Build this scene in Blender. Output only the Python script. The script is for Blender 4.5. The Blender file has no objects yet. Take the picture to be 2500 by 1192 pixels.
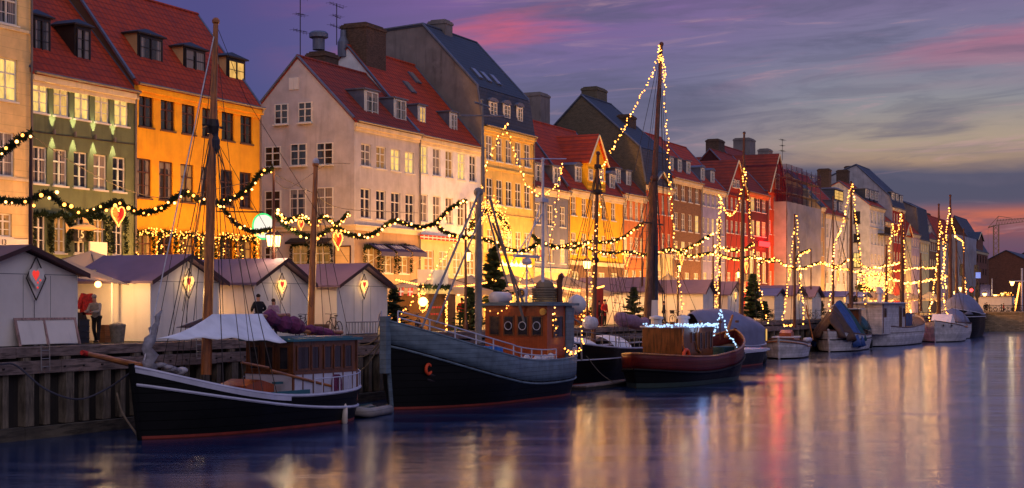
import bpy, math, random
from mathutils import Vector, Matrix
random.seed(7)
R = math.radians
SC = bpy.context.scene
COL = SC.collection

# ------------------------------------------------------------------ camera
EYE = 1.45                      # above the quay pavement (z = 0)
WATER = -3.08
F, HY = 3614.0, 745.0
TH = math.atan(1730 / F)
C0, S0 = math.cos(TH), math.sin(TH)
cam_d = bpy.data.cameras.new('camera'); cam = bpy.data.objects.new('camera', cam_d); COL.objects.link(cam)
cam.location = (0, 0, EYE); cam.rotation_euler = (R(90), 0, TH - R(90))
cam_d.sensor_width = 36; cam_d.lens = F / 2500 * 36; cam_d.shift_y = (HY - 596) / 2500
cam_d.clip_start = .5; cam_d.clip_end = 4000
SC.camera = cam
cam.rotation_euler = (R(90), 0, TH - R(90))
# x axis runs along the quay, y away from the camera's bank
SC.view_settings.view_transform = 'Standard'; SC.view_settings.look = 'None'
SC.view_settings.exposure = .12; SC.view_settings.gamma = 1
SC.cycles.use_denoising = True
SC.cycles.max_bounces = 6; SC.cycles.diffuse_bounces = 3; SC.cycles.glossy_bounces = 3
SC.cycles.transparent_max_bounces = 8; SC.cycles.sample_clamp_indirect = 2; SC.cycles.sample_clamp_direct = 12
SC.cycles.caustics_reflective = False; SC.cycles.caustics_refractive = False

def srgb(r, g, b):
    f = lambda c: (c / 255 / 12.92) if c / 255 <= .04045 else ((c / 255 + .055) / 1.055) ** 2.4
    return (f(r), f(g), f(b), 1)

# ------------------------------------------------------------------ node helper
class NT:
    def __init__(s, nt): s.nt = nt; s.n = nt.nodes; s.l = nt.links
    def node(s, t, **kw):
        n = s.n.new(t)
        for k, v in kw.items(): setattr(n, k, v)
        return n
    def put(s, sock, v):
        if hasattr(v, 'is_output'): s.l.new(v, sock)
        elif v is not None: sock.default_value = v
    def math(s, op, a, b=None, c=None, clamp=False):
        n = s.node('ShaderNodeMath', operation=op, use_clamp=clamp)
        s.put(n.inputs[0], a)
        if b is not None: s.put(n.inputs[1], b)
        if c is not None: s.put(n.inputs[2], c)
        return n.outputs[0]
    def mix(s, f, a, b, blend='MIX'):
        n = s.node('ShaderNodeMix', data_type='RGBA', blend_type=blend)
        s.put(n.inputs[0], f); s.put(n.inputs[6], a); s.put(n.inputs[7], b)
        return n.outputs[2]
    def ramp(s, f, pts, interp='LINEAR'):
        n = s.node('ShaderNodeValToRGB'); n.color_ramp.interpolation = interp
        e = n.color_ramp.elements
        while len(e) < len(pts): e.new(.5)
        for i, (p, c) in enumerate(pts): e[i].position = p; e[i].color = c if len(c) == 4 else (*c, 1)
        s.put(n.inputs[0], f); return n.outputs[0]
    def noise(s, vec, scale, detail=3, rough=.5, dist=0):
        n = s.node('ShaderNodeTexNoise'); s.put(n.inputs['Vector'], vec)
        n.inputs['Scale'].default_value = scale; n.inputs['Detail'].default_value = detail
        n.inputs['Roughness'].default_value = rough; n.inputs['Distortion'].default_value = dist
        return n.outputs[0]
    def step(s, v, lo, hi):
        n = s.node('ShaderNodeMapRange', interpolation_type='SMOOTHSTEP')
        s.put(n.inputs[0], v); n.inputs[1].default_value = lo; n.inputs[2].default_value = hi
        return n.outputs[0]
    def comb(s, x, y, z):
        n = s.node('ShaderNodeCombineXYZ')
        for i, v in enumerate((x, y, z)): s.put(n.inputs[i], v)
        return n.outputs[0]
    def sep(s, v):
        n = s.node('ShaderNodeSeparateXYZ'); s.put(n.inputs[0], v); return n.outputs

# ------------------------------------------------------------------ sky (dusk)
W = bpy.data.worlds.new('World'); SC.world = W; W.use_nodes = True
W.node_tree.nodes.clear(); t = NT(W.node_tree)
gx = t.sep(t.node('ShaderNodeTexCoord').outputs['Generated'])
fwd = t.math('ADD', t.math('MULTIPLY', gx[0], C0), t.math('MULTIPLY', gx[1], S0))
rgt = t.math('SUBTRACT', t.math('MULTIPLY', gx[0], S0), t.math('MULTIPLY', gx[1], C0))
az = t.math('ARCTAN2', rgt, fwd)                 # radians from the canal view, right positive
el = t.math('ARCSINE', gx[2])
v3 = t.comb(az, t.math('MULTIPLY', el, 3.2), 0)
wob = t.noise(v3, 6, 4, .55, .3)
elw = t.math('ADD', el, t.math('MULTIPLY', t.math('SUBTRACT', wob, .5), .022))
ef = t.math('MULTIPLY', elw, 2.5)                # 0..0.4 rad -> 0..1
left = t.ramp(ef, [(0, srgb(62, 68, 116)), (.2, srgb(58, 66, 120)), (.38, srgb(66, 70, 130)), (.52, srgb(74, 68, 128)), (.66, srgb(70, 78, 150)), (1, srgb(70, 96, 176))])
midc = t.ramp(ef, [(0, srgb(90, 92, 130)), (.2, srgb(104, 104, 138)), (.38, srgb(104, 98, 142)), (.52, srgb(126, 90, 152)), (.66, srgb(84, 88, 158)), (1, srgb(70, 100, 182))])
right = t.ramp(ef, [(0, srgb(60, 60, 98)), (.07, srgb(72, 66, 104)), (.12, srgb(124, 76, 94)), (.148, srgb(170, 92, 84)), (.17, srgb(104, 80, 112)), (.185, srgb(60, 66, 98)), (.215, srgb(64, 70, 100)), (.232, srgb(160, 132, 114)), (.27, srgb(166, 148, 132)), (.34, srgb(132, 134, 146)), (.43, srgb(116, 114, 146)), (.54, srgb(118, 96, 142)), (.68, srgb(82, 96, 168)), (1, srgb(66, 104, 190))])
c = t.mix(t.step(az, -.22, .03), left, midc)
c = t.mix(t.step(az, .04, .26), c, right)
# pink and dark streaks of cloud
st = t.noise(t.comb(t.math('ADD', az, t.math('MULTIPLY', el, -1.2)), t.math('MULTIPLY', t.math('SUBTRACT', el, t.math('MULTIPLY', az, .10)), 6), 3.1), 4.2, 6, .55, .5)
pk = t.math('MULTIPLY', t.step(st, .50, .66), t.math('MULTIPLY', t.step(az, -.2, .03), t.step(el, .13, .18)))
c = t.mix(t.math('MULTIPLY', pk, t.math('SUBTRACT', .85, t.math('MULTIPLY', t.step(az, .02, .25), .4))), c, srgb(206, 88, 112))
st2 = t.noise(t.comb(t.math('ADD', az, 4), t.math('MULTIPLY', el, 7), 8), 4.5, 6, .6, .6)
c = t.mix(t.math('MULTIPLY', t.math('MULTIPLY', t.step(st2, .46, .66), t.step(az, -.14, .06)), .62), c, srgb(82, 84, 114))
st3 = t.noise(t.comb(t.math('ADD', az, 9), t.math('MULTIPLY', t.math('SUBTRACT', el, t.math('MULTIPLY', az, .06)), 9), 2), 9, 7, .62, .8)
c = t.mix(t.math('MULTIPLY', t.math('MULTIPLY', t.step(st3, .54, .70), t.step(az, -.12, .08)), .35), c, srgb(196, 150, 160))
c = t.mix(t.math('MULTIPLY', t.math('MULTIPLY', t.step(st3, .52, .36), t.step(az, -.2, .05)), .28), c, srgb(70, 72, 104))
# the dark cloud bank low on the right, ragged upper edge
edge = t.math('ADD', .0835, t.math('MULTIPLY', t.math('SUBTRACT', t.noise(t.comb(az, 0, 0), 34, 5, .6), .5), .012))
edge = t.math('SUBTRACT', edge, t.math('MULTIPLY', t.math('SUBTRACT', az, .23), .06))
bank = t.math('MULTIPLY', t.step(t.math('SUBTRACT', edge, el), -.001, .003), t.step(el, .058, .070))
bank = t.math('MULTIPLY', bank, t.step(az, .1, .2))
c = t.mix(bank, c, srgb(62, 70, 102))
fire = t.noise(t.comb(az, t.math('MULTIPLY', el, 8), 1), 7, 5, .6, .4)
c = t.mix(t.math('MULTIPLY', t.math('MULTIPLY', t.step(fire, .5, .62), t.math('MULTIPLY', t.step(el, .030, .048), t.step(t.math('MULTIPLY', el, -1), -.064, -.052))), t.step(az, .14, .24)), c, srgb(216, 106, 84))
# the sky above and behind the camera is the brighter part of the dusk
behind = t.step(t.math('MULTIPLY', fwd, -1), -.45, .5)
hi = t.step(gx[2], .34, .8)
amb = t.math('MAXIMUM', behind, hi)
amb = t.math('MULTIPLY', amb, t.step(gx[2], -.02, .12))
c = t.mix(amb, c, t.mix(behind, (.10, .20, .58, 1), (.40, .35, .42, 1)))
nish = t.node('ShaderNodeTexSky', sky_type='NISHITA'); nish.sun_disc = False
nish.sun_elevation = R(-2); nish.sun_rotation = R(90); nish.altitude = 10
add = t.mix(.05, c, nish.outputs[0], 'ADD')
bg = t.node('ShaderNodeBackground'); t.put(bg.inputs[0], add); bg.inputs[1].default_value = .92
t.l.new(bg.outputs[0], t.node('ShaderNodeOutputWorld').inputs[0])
# last light of the sunken sun, very weak and soft, from beyond the camera's left shoulder
sd = bpy.data.lights.new('sun', 'SUN'); sd.energy = .2; sd.angle = R(30); sd.color = (.78, .76, 1.0)
sun = bpy.data.objects.new('sun', sd); COL.objects.link(sun)
sun.rotation_euler = Vector((.55, .75, -.5)).to_track_quat('-Z', 'Y').to_euler()

# ------------------------------------------------------------------ measuring helpers (photo pixels, 2500 wide)
def tt(px): return (px - 1250) / F
def kd(px, D): return D / (S0 - C0 * tt(px))          # depth of pixel column on the plane y = D
def kx(px, X): return X / (C0 + S0 * tt(px))
def X(px, D=52.): k = kd(px, D); return k * (C0 + S0 * tt(px))
def Yx(px, x): k = kx(px, x); return k * (S0 - C0 * tt(px))
def Z(px, py, D=52.): return EYE + (HY - py) / F * kd(px, D)
def Zx(px, py, x): return EYE + (HY - py) / F * kx(px, x)
def P(px, py, D): return Vector((X(px, D), D, Z(px, py, D)))

# ------------------------------------------------------------------ objects and meshes
def tag(o, label=None, cat=None, group=None, kind=None):
    if label: o['label'] = label
    if cat: o['category'] = cat
    if group: o['group'] = group
    if kind: o['kind'] = kind
    return o
def thing(name, label, cat, loc=(0, 0, 0), rz=0, group=None):
    o = bpy.data.objects.new(name, None); COL.objects.link(o)
    o.location = loc; o.rotation_euler = (0, 0, rz); o.empty_display_size = .3
    return tag(o, label, cat, group)
def inst(name, mesh, parent, loc=(0, 0, 0), rz=0, sc=1):
    o = bpy.data.objects.new(name, mesh); COL.objects.link(o); o.parent = parent
    o.location = loc; o.rotation_euler = (0, 0, rz) if not isinstance(rz, tuple) else rz
    o.scale = (sc,) * 3 if not isinstance(sc, tuple) else sc
    return o
def kids(o, pool): return [x for x in pool if x.parent is o]
class MB:
    def __init__(s): s.v = []; s.f = []; s.sm = False
    def add(s, vs, fs):
        n = len(s.v); s.v += [tuple(v) for v in vs]; s.f += [tuple(i + n for i in f) for f in fs]; return s
    def box(s, a, b):
        x0, y0, z0 = a; x1, y1, z1 = b
        return s.add([(x0, y0, z0), (x1, y0, z0), (x1, y1, z0), (x0, y1, z0), (x0, y0, z1), (x1, y0, z1), (x1, y1, z1), (x0, y1, z1)],
                     [(0, 3, 2, 1), (4, 5, 6, 7), (0, 1, 5, 4), (1, 2, 6, 5), (2, 3, 7, 6), (3, 0, 4, 7)])
    def cbox(s, c, d): return s.box([c[i] - d[i] / 2 for i in range(3)], [c[i] + d[i] / 2 for i in range(3)])
    def quad(s, *p): return s.add(p, [tuple(range(len(p)))])
    def prism(s, poly, d):                              # polygon (3-D points) pushed along d
        n = len(poly); d = Vector(d); p = [Vector(q) for q in poly]
        return s.add(p + [q + d for q in p], [tuple(range(n))[::-1], tuple(range(n, 2 * n))] + [(i, (i + 1) % n, n + (i + 1) % n, n + i) for i in range(n)])
    def tube(s, pts, r, n=6, caps=True):
        pts = [Vector(p) for p in pts]; rs = r if isinstance(r, (list, tuple)) else [r] * len(pts)
        rings = []; prev = None
        for i, p in enumerate(pts):
            a = pts[max(i - 1, 0)]; b = pts[min(i + 1, len(pts) - 1)]
            d = (b - a); d = d.normalized() if d.length > 1e-9 else Vector((0, 0, 1))
            if prev is None:
                u = d.cross(Vector((0, 0, 1))); u = u.normalized() if u.length > 1e-4 else Vector((1, 0, 0))
            else:
                u = prev - d * prev.dot(d); u = u.normalized() if u.length > 1e-5 else prev
            prev = u; w = d.cross(u)
            rings.append([p + (u * math.cos(k * 2 * math.pi / n) + w * math.sin(k * 2 * math.pi / n)) * rs[i] for k in range(n)])
        base = len(s.v); s.v += [tuple(q) for g in rings for q in g]
        for i in range(len(rings) - 1):
            for k in range(n):
                s.f.append((base + i * n + k, base + i * n + (k + 1) % n, base + (i + 1) * n + (k + 1) % n, base + (i + 1) * n + k))
        if caps:
            s.f.append(tuple(base + k for k in range(n))[::-1]); s.f.append(tuple(base + (len(rings) - 1) * n + k for k in range(n)))
        return s
    def lathe(s, c, prof, n=12):                        # prof: (r, z) about a vertical axis
        return s.tube([(c[0], c[1], c[2] + z) for r_, z in prof], [max(r_, .001) for r_, z in prof], n)
    def ball(s, c, r, n=10, m=6):
        r = r if isinstance(r, (tuple, list)) else (r, r, r)
        vs = [(c[0], c[1], c[2] - r[2])]
        for j in range(1, m):
            a = -math.pi / 2 + math.pi * j / m
            for k in range(n):
                b = 2 * math.pi * k / n
                vs.append((c[0] + r[0] * math.cos(a) * math.cos(b), c[1] + r[1] * math.cos(a) * math.sin(b), c[2] + r[2] * math.sin(a)))
        vs.append((c[0], c[1], c[2] + r[2])); fs = []
        for k in range(n): fs.append((0, 1 + (k + 1) % n, 1 + k))
        for j in range(m - 2):
            for k in range(n): a = 1 + j * n; fs.append((a + k, a + (k + 1) % n, a + n + (k + 1) % n, a + n + k))
        L = len(vs) - 1; a = 1 + (m - 2) * n
        for k in range(n): fs.append((a + k, a + (k + 1) % n, L))
        return s.add(vs, fs)
    def grid(s, fn, nu, nv):
        vs = [fn(i / nu, j / nv) for i in range(nu + 1) for j in range(nv + 1)]
        return s.add(vs, [(i * (nv + 1) + j, (i + 1) * (nv + 1) + j, (i + 1) * (nv + 1) + j + 1, i * (nv + 1) + j + 1) for i in range(nu) for j in range(nv)])
    def smooth(s): s.sm = True; return s
    def mesh(s, name, m):
        me = bpy.data.meshes.new(name); me.from_pydata(s.v, [], s.f)
        if s.sm: me.polygons.foreach_set('use_smooth', [True] * len(me.polygons))
        me.materials.append(m); me.update(); return me
    def build(s, name, m, parent=None, loc=(0, 0, 0), rz=0):
        o = bpy.data.objects.new(name, s.mesh(name, m)); COL.objects.link(o)
        o.parent = parent; o.location = loc; o.rotation_euler = (0, 0, rz); return o
def structure(o, kind='structure'): o['kind'] = kind; return o
def solid(o, th, off=0):
    m = o.modifiers.new('thick', 'SOLIDIFY'); m.thickness = th; m.offset = off; return o

# ------------------------------------------------------------------ materials
def mat(name, col, rough=.7, metal=0, var=.18, scale=1.5, bump=.15, bscale=25, pattern=None, emit=None, spec=.4, streak=0, trans=0, coat=0, holes=0):
    m = bpy.data.materials.new(name); m.use_nodes = True; m.node_tree.nodes.clear(); t = NT(m.node_tree)
    p = t.node('ShaderNodeBsdfPrincipled'); o = t.node('ShaderNodeOutputMaterial'); t.l.new(p.outputs[0], o.inputs[0])
    tc = t.node('ShaderNodeTexCoord').outputs['Object']
    col = (*col[:3], 1)
    dk = tuple(c * (1 - var) for c in col[:3]) + (1,); lt = tuple(min(c * (1 + var), 1) for c in col[:3]) + (1,)
    n1 = t.noise(tc, scale, 5, .6)
    c = t.mix(t.step(n1, .3, .7), dk, lt)
    h = t.noise(tc, bscale, 3, .6)
    if streak:                                          # rain streaks and dirt of weathered render
        x = t.sep(tc); sv = t.comb(t.math('ADD', x[0], x[1]), 0, t.math('MULTIPLY', x[2], .12))
        c = t.mix(t.math('MULTIPLY', t.step(t.noise(sv, 2.2, 5, .6), .5, .75), streak), c, tuple(c_ * .55 for c_ in col[:3]) + (1,))
        c = t.mix(t.math('MULTIPLY', t.step(t.noise(tc, .6, 6, .65), .55, .7), streak * .6), c, tuple(min(1, c_ * 1.35) for c_ in col[:3]) + (1,))
    if pattern:
        x = t.sep(tc); xy = t.math('ADD', x[0], x[1])
        if pattern[0] == 'tile':                        # pantile courses
            rows, cols = pattern[1], pattern[2]
            fr = t.math('FRACT', t.math('MULTIPLY', x[2], rows)); fc = t.math('SINE', t.math('MULTIPLY', x[0], cols * 2 * math.pi))
            ln = t.step(fr, .0, .22)
            c = t.mix(t.math('MULTIPLY', t.math('SUBTRACT', 1, ln), .85), c, tuple(c_ * .2 for c_ in col[:3]) + (1,))
            c = t.mix(t.math('MULTIPLY', t.step(fc, .4, 1), .45), c, tuple(c_ * .4 for c_ in col[:3]) + (1,))
            c = t.mix(t.step(t.noise(t.comb(x[0], x[1], t.math('MULTIPLY', x[2], 3)), 3.5, 3, .7), .62, .72), c, tuple(c_ * .5 for c_ in col[:3]) + (1,))
            h = t.math('ADD', t.math('MULTIPLY', fr, -1), t.math('MULTIPLY', fc, .4))
        if pattern[0] == 'brick':
            b = t.node('ShaderNodeTexBrick'); t.put(b.inputs['Vector'], t.comb(xy, x[2], 0))
            b.inputs['Color1'].default_value = (*[c_ * 1.25 for c_ in col[:3]], 1); b.inputs['Color2'].default_value = (*[c_ * .6 for c_ in col[:3]], 1)
            b.inputs['Mortar'].default_value = pattern[2] if len(pattern) > 2 else (.25, .22, .18, 1)
            b.inputs['Scale'].default_value = pattern[1]; b.inputs['Mortar Size'].default_value = .018
            b.inputs['Brick Width'].default_value = .6; b.inputs['Row Height'].default_value = .22
            c = t.mix(.8, c, b.outputs[0]); h = b.outputs['Fac']; h = t.math('MULTIPLY', h, -1)
        if pattern[0] == 'plank':                       # ('plank', axis, per metre)
            a = {'x': x[0], 'y': x[1], 'z': x[2], 'xy': xy}[pattern[1]]
            sc_ = t.math('MULTIPLY', a, pattern[2]); fr = t.math('FRACT', sc_)
            wn = t.node('ShaderNodeTexWhiteNoise', noise_dimensions='1D'); t.put(wn.inputs['W'], t.math('FLOOR', sc_))
            c = t.mix(t.math('MULTIPLY', wn.outputs[0], .4), c, tuple(c_ * .55 for c_ in col[:3]) + (1,))
            gap = t.math('SUBTRACT', 1, t.step(fr, 0, .1))
            c = t.mix(t.math('MULTIPLY', gap, .75), c, tuple(c_ * .2 for c_ in col[:3]) + (1,))
            h = t.math('ADD', t.math('MULTIPLY', gap, -1), t.math('MULTIPLY', h, .3))
        if pattern[0] == 'grain':
            ax = pattern[1]; k = pattern[2]
            sv = t.comb(t.math('MULTIPLY', x[0], 1 if ax == 'x' else k), t.math('MULTIPLY', x[1], 1 if ax == 'y' else k), t.math('MULTIPLY', x[2], 1 if ax == 'z' else k))
            g = t.noise(sv, 1.2, 6, .65); c = t.mix(t.step(g, .42, .66), c, tuple(c_ * .38 for c_ in col[:3]) + (1,)); h = g
        if pattern[0] == 'ashlar':
            fr = t.math('FRACT', t.math('MULTIPLY', x[2], pattern[1])); gap = t.math('SUBTRACT', 1, t.step(fr, 0, .06))
            c = t.mix(t.math('MULTIPLY', gap, .5), c, tuple(c_ * .4 for c_ in col[:3]) + (1,)); h = t.math('MULTIPLY', gap, -1)
    t.put(p.inputs['Base Color'], c)
    rr = t.math('ADD', rough, t.math('MULTIPLY', t.math('SUBTRACT', n1, .5), .25), clamp=True); t.put(p.inputs['Roughness'], rr)
    p.inputs['Metallic'].default_value = metal; p.inputs['Specular IOR Level'].default_value = spec
    if coat: p.inputs['Coat Weight'].default_value = coat; p.inputs['Coat Roughness'].default_value = .15
    if bump:
        b = t.node('ShaderNodeBump'); b.inputs['Strength'].default_value = bump; b.inputs['Distance'].default_value = .04
        t.put(b.inputs['Height'], h); t.l.new(b.outputs[0], p.inputs['Normal'])
    if emit:
        p.inputs['Emission Color'].default_value = (*emit[0][:3], 1); p.inputs['Emission Strength'].default_value = emit[1]
    if trans:
        tr = t.node('ShaderNodeBsdfTranslucent'); t.put(tr.inputs[0], c); mx = t.node('ShaderNodeMixShader'); mx.inputs[0].default_value = trans
        t.l.new(p.outputs[0], mx.inputs[1]); t.l.new(tr.outputs[0], mx.inputs[2]); t.l.new(mx.outputs[0], o.inputs[0])
        if holes:                                       # open weave lets the scaffold behind show through
            m2 = t.node('ShaderNodeMixShader'); m2.inputs[0].default_value = holes; t.l.new(mx.outputs[0], m2.inputs[1]); t.l.new(t.node('ShaderNodeBsdfTransparent').outputs[0], m2.inputs[2]); t.l.new(m2.outputs[0], o.inputs[0])
    return m
def glow(name, col, s, sample=False, var=None):
    m = bpy.data.materials.new(name); m.use_nodes = True; m.node_tree.nodes.clear(); t = NT(m.node_tree)
    e = t.node('ShaderNodeEmission'); e.inputs[0].default_value = (*col[:3], 1); e.inputs[1].default_value = s
    if var:
        tc = t.node('ShaderNodeTexCoord').outputs['Object']; x = t.sep(tc)
        n = t.noise(t.comb(t.math('MULTIPLY', x[0], 3), 0, t.math('MULTIPLY', x[2], .8)), var, 3, .6, .5)
        n2 = t.noise(tc, 1.3, 2)
        cc = t.ramp(t.math('ADD', t.math('MULTIPLY', n, .6), t.math('MULTIPLY', n2, .4)), [(.3, tuple(c_ * .3 for c_ in col[:3])), (.48, tuple(c_ * .8 for c_ in col[:3])), (.62, col[:3]), (.75, (1.15, .86, .36))])
        t.put(e.inputs[0], cc)
    t.l.new(e.outputs[0], t.node('ShaderNodeOutputMaterial').inputs[0])
    m.cycles.emission_sampling = 'AUTO' if sample else 'NONE'
    return m
def glass(name, col, rough=.06, emit=None):
    m = bpy.data.materials.new(name); m.use_nodes = True; m.node_tree.nodes.clear(); t = NT(m.node_tree)
    p = t.node('ShaderNodeBsdfPrincipled'); tc = t.node('ShaderNodeTexCoord').outputs['Object']
    inf = t.node('ShaderNodeObjectInfo').outputs['Random']; x = t.sep(tc)
    n = t.noise(t.comb(t.math('MULTIPLY', x[0], 4), inf, t.math('MULTIPLY', x[2], .7)), 1.6, 3, .6)
    gx_ = t.sep(t.node('ShaderNodeTexCoord').outputs['Generated']); off = t.math('ABSOLUTE', t.math('SUBTRACT', gx_[0], .5))   # curtains drawn to the sides
    op = t.math('MULTIPLY', t.math('FRACT', t.math('MULTIPLY', inf, 7.3)), .34); fold = t.math('MULTIPLY', t.math('SINE', t.math('MULTIPLY', gx_[0], 60)), .5)
    cur = t.math('MAXIMUM', t.step(t.math('SUBTRACT', t.math('ADD', off, t.math('MULTIPLY', t.math('SUBTRACT', n, .5), .12)), op), .0, .04), t.math('MULTIPLY', t.step(gx_[2], .80, .84), t.step(inf, .55, .6)))
    cc = t.mix(t.step(fold, -.5, .5), tuple(c_ * .5 for c_ in col[:3]) + (1,), (*col[:3], 1)); cc = t.mix(cur, tuple(c_ * .10 for c_ in col[:3]) + (1,), cc); t.put(p.inputs['Base Color'], cc)
    p.inputs['Roughness'].default_value = rough; p.inputs['Specular IOR Level'].default_value = .8
    b = t.node('ShaderNodeBump'); b.inputs['Strength'].default_value = .12; b.inputs['Distance'].default_value = .05
    t.put(b.inputs['Height'], t.noise(tc, 1.2, 2)); t.l.new(b.outputs[0], p.inputs['Normal'])
    if emit: p.inputs['Emission Color'].default_value = (*emit[0][:3], 1); p.inputs['Emission Strength'].default_value = emit[1]; m.cycles.emission_sampling = 'NONE'
    t.l.new(p.outputs[0], t.node('ShaderNodeOutputMaterial').inputs[0]); return m

M = {}
def plaster(n, r, g, b, streak=.35, pattern=None): M[n] = mat(n, srgb(r, g, b), .85, var=.14, scale=.8, bump=.2, bscale=9, streak=min(1, streak * 1.7 + .15), pattern=pattern); return M[n]
plaster('cream', 232, 200, 140, .15, ('ashlar', 1.9)); plaster('green', 96, 106, 80, .35); plaster('orange', 250, 172, 30, .1)
plaster('greige', 190, 184, 186, .2); plaster('greige_base', 168, 140, 112, .3); plaster('white_wall', 236, 233, 236, .08)
plaster('olive_base', 196, 186, 140, .2); plaster('ochre', 232, 192, 104, .3); plaster('slate_blue', 110, 112, 132, .3)
plaster('yellow', 246, 182, 34, .2); plaster('salmon', 206, 122, 66, .35); plaster('rust', 192, 82, 40, .3)
plaster('lavender', 150, 146, 182, .25); plaster('red', 158, 42, 30, .3); plaster('maroon', 74, 30, 32, .3); plaster('orange_red', 188, 74, 34, .3)
plaster('pale', 214, 206, 200, .35); plaster('tan', 198, 160, 112, .3); plaster('butter', 222, 204, 150, .3); plaster('pinkish', 196, 170, 176, .3)
plaster('rough_grey', 128, 118, 116, .6); plaster('white_gable', 176, 172, 178, .6); plaster('trim', 226, 206, 170, .15); plaster('umber', 96, 72, 56, .3)
M['brown_brick'] = mat('brown_brick', srgb(134, 92, 66), .9, var=.25, scale=2, bump=.3, pattern=('brick', 3.2, srgb(120, 100, 84)))
M['dark_brick'] = mat('dark_brick', srgb(100, 88, 72), .9, var=.35, scale=2, bump=.5, pattern=('brick', 2.6, srgb(150, 140, 120)))
M['chimney_brick'] = mat('chimney_brick', srgb(104, 80, 66), .9, var=.4, scale=1.2, bump=.6, pattern=('brick', 3.4, srgb(60, 48, 42)))
M['far_brick'] = mat('far_brick', srgb(122, 74, 56), .9, var=.2, scale=2, bump=.2, pattern=('brick', 2.0, srgb(110, 84, 70)))
M['red_tile'] = mat('red_tile', srgb(180, 60, 24), .8, var=.22, scale=1.2, bump=.7, pattern=('tile', 2.7, 2.4))
M['dark_red_tile'] = mat('dark_red_tile', srgb(146, 52, 28), .8, var=.25, scale=1.1, bump=.8, pattern=('tile', 2.7, 2.4))
M['slate'] = mat('slate', srgb(66, 70, 84), .7, var=.2, scale=1.2, bump=.5, pattern=('tile', 3.4, 3.6))
M['lead'] = mat('lead', srgb(104, 108, 126), .5, .3, var=.15, scale=2)
M['black_wood'] = mat('black_wood', srgb(44, 36, 34), .55, var=.2); M['dark_frame'] = mat('dark_frame', srgb(78, 46, 34), .5, var=.15)
M['white_wood'] = mat('white_wood', srgb(226, 220, 210), .5, var=.06, bump=.05)
M['zinc'] = mat('zinc', srgb(118, 108, 104), .5, .4, var=.15)
M['fir'] = mat('fir', srgb(34, 46, 26), .8, var=.4, scale=6, bump=0, spec=.2); M['fir_tree'] = mat('fir_tree', srgb(48, 62, 44), .8, var=.45, scale=3, bump=0, spec=.2)
M['bark'] = mat('bark', srgb(70, 52, 38), .9, bump=.4)
M['iron'] = mat('iron', srgb(44, 34, 34), .5, .3, var=.2); M['post_iron'] = mat('post_iron', srgb(66, 34, 30), .45, .2, var=.2)
M['rope'] = mat('rope', srgb(120, 104, 86), .9, var=.2, bscale=60, bump=.3); M['wire'] = mat('wire', srgb(62, 54, 54), .6, .3); M['dark_rope'] = mat('dark_rope', srgb(60, 58, 70), .9)
M['felt'] = mat('felt', srgb(112, 92, 116), .8, var=.10, scale=.8, bump=.12, bscale=6, streak=.12); M['felt_brown'] = mat('felt_brown', srgb(122, 92, 92), .8, var=.10, scale=.8, bump=.12, bscale=6, streak=.12)
M['felt_blue'] = mat('felt_blue', srgb(84, 92, 150), .75, var=.1, scale=.8, pattern=('plank', 'z', 5))
M['fascia'] = mat('fascia', srgb(70, 42, 40), .6)
M['stall_white'] = mat('stall_white', srgb(226, 216, 208), .6, var=.06, scale=.9, bump=.06, bscale=3, streak=.22)
M['clapboard'] = mat('clapboard', srgb(212, 206, 206), .6, var=.06, pattern=('plank', 'z', 5.5), bump=.3)
M['timber'] = mat('timber', srgb(132, 112, 106), .9, var=.3, scale=1.4, bump=.5, pattern=('grain', 'x', 9)); M['timber_v'] = mat('timber_v', srgb(124, 110, 96), .9, var=.35, scale=1.2, bump=.6, pattern=('grain', 'z', 9))
M['timber_dark'] = mat('timber_dark', srgb(44, 38, 36), .9, var=.3, pattern=('plank', 'x', 4)); M['algae'] = mat('algae', srgb(92, 82, 70), .8, var=.4, scale=1, bump=.5, pattern=('grain', 'x', 9))
M['cobble'] = mat('cobble', srgb(96, 88, 84), .85, var=.25, scale=.7, bump=.4, pattern=('brick', 2.5, srgb(50, 46, 44)))
M['stone'] = mat('stone', srgb(140, 122, 104), .85, var=.25, scale=.6, bump=.4, pattern=('brick', 1.0, srgb(84, 72, 62)))
M['win_dark'] = glass('win_dark', srgb(46, 44, 52)); M['win_curtain'] = glass('win_curtain', srgb(150, 138, 130), .15); M['win_dim'] = glass('win_dim', srgb(150, 120, 84), .2, (srgb(255, 180, 80), .16))
M['win_lit'] = glow('win_lit', (1.0, .62, .17), 1.25, True, 1.4); M['win_lit2'] = glow('win_lit2', (.95, .52, .14), .95, True, 2.2); M['shop_glow'] = glow('shop_glow', (1.0, .55, .15), 1.1, True, 2.5)
M['bulb'] = glow('bulb', (1.0, .33, .05), 6.5); M['bulb_hot'] = glow('bulb_hot', (1, .40, .10), 9); M['bulb_cold'] = glow('bulb_cold', (.42, .66, 1.0), 1.7)
M['lamp_glass'] = glow('lamp_glass', (1, .48, .12), 8); M['heart_gold'] = glow('heart_gold', (1, .42, .08), 2.4); M['heart_red'] = glow('heart_red', (.9, .05, .04), .9); M['red_lamp'] = glow('red_lamp', (1, .03, .03), 9)
M['neon_white'] = glow('neon_white', (1, .9, .76), 1.0); M['neon_green'] = glow('neon_green', (.05, .8, .2), 1.3); M['neon_red'] = glow('neon_red', (1, .02, .02), 6, True)
M['lantern_heart'] = glow('lantern_heart', (1, .50, .13), 2.2)
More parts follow.
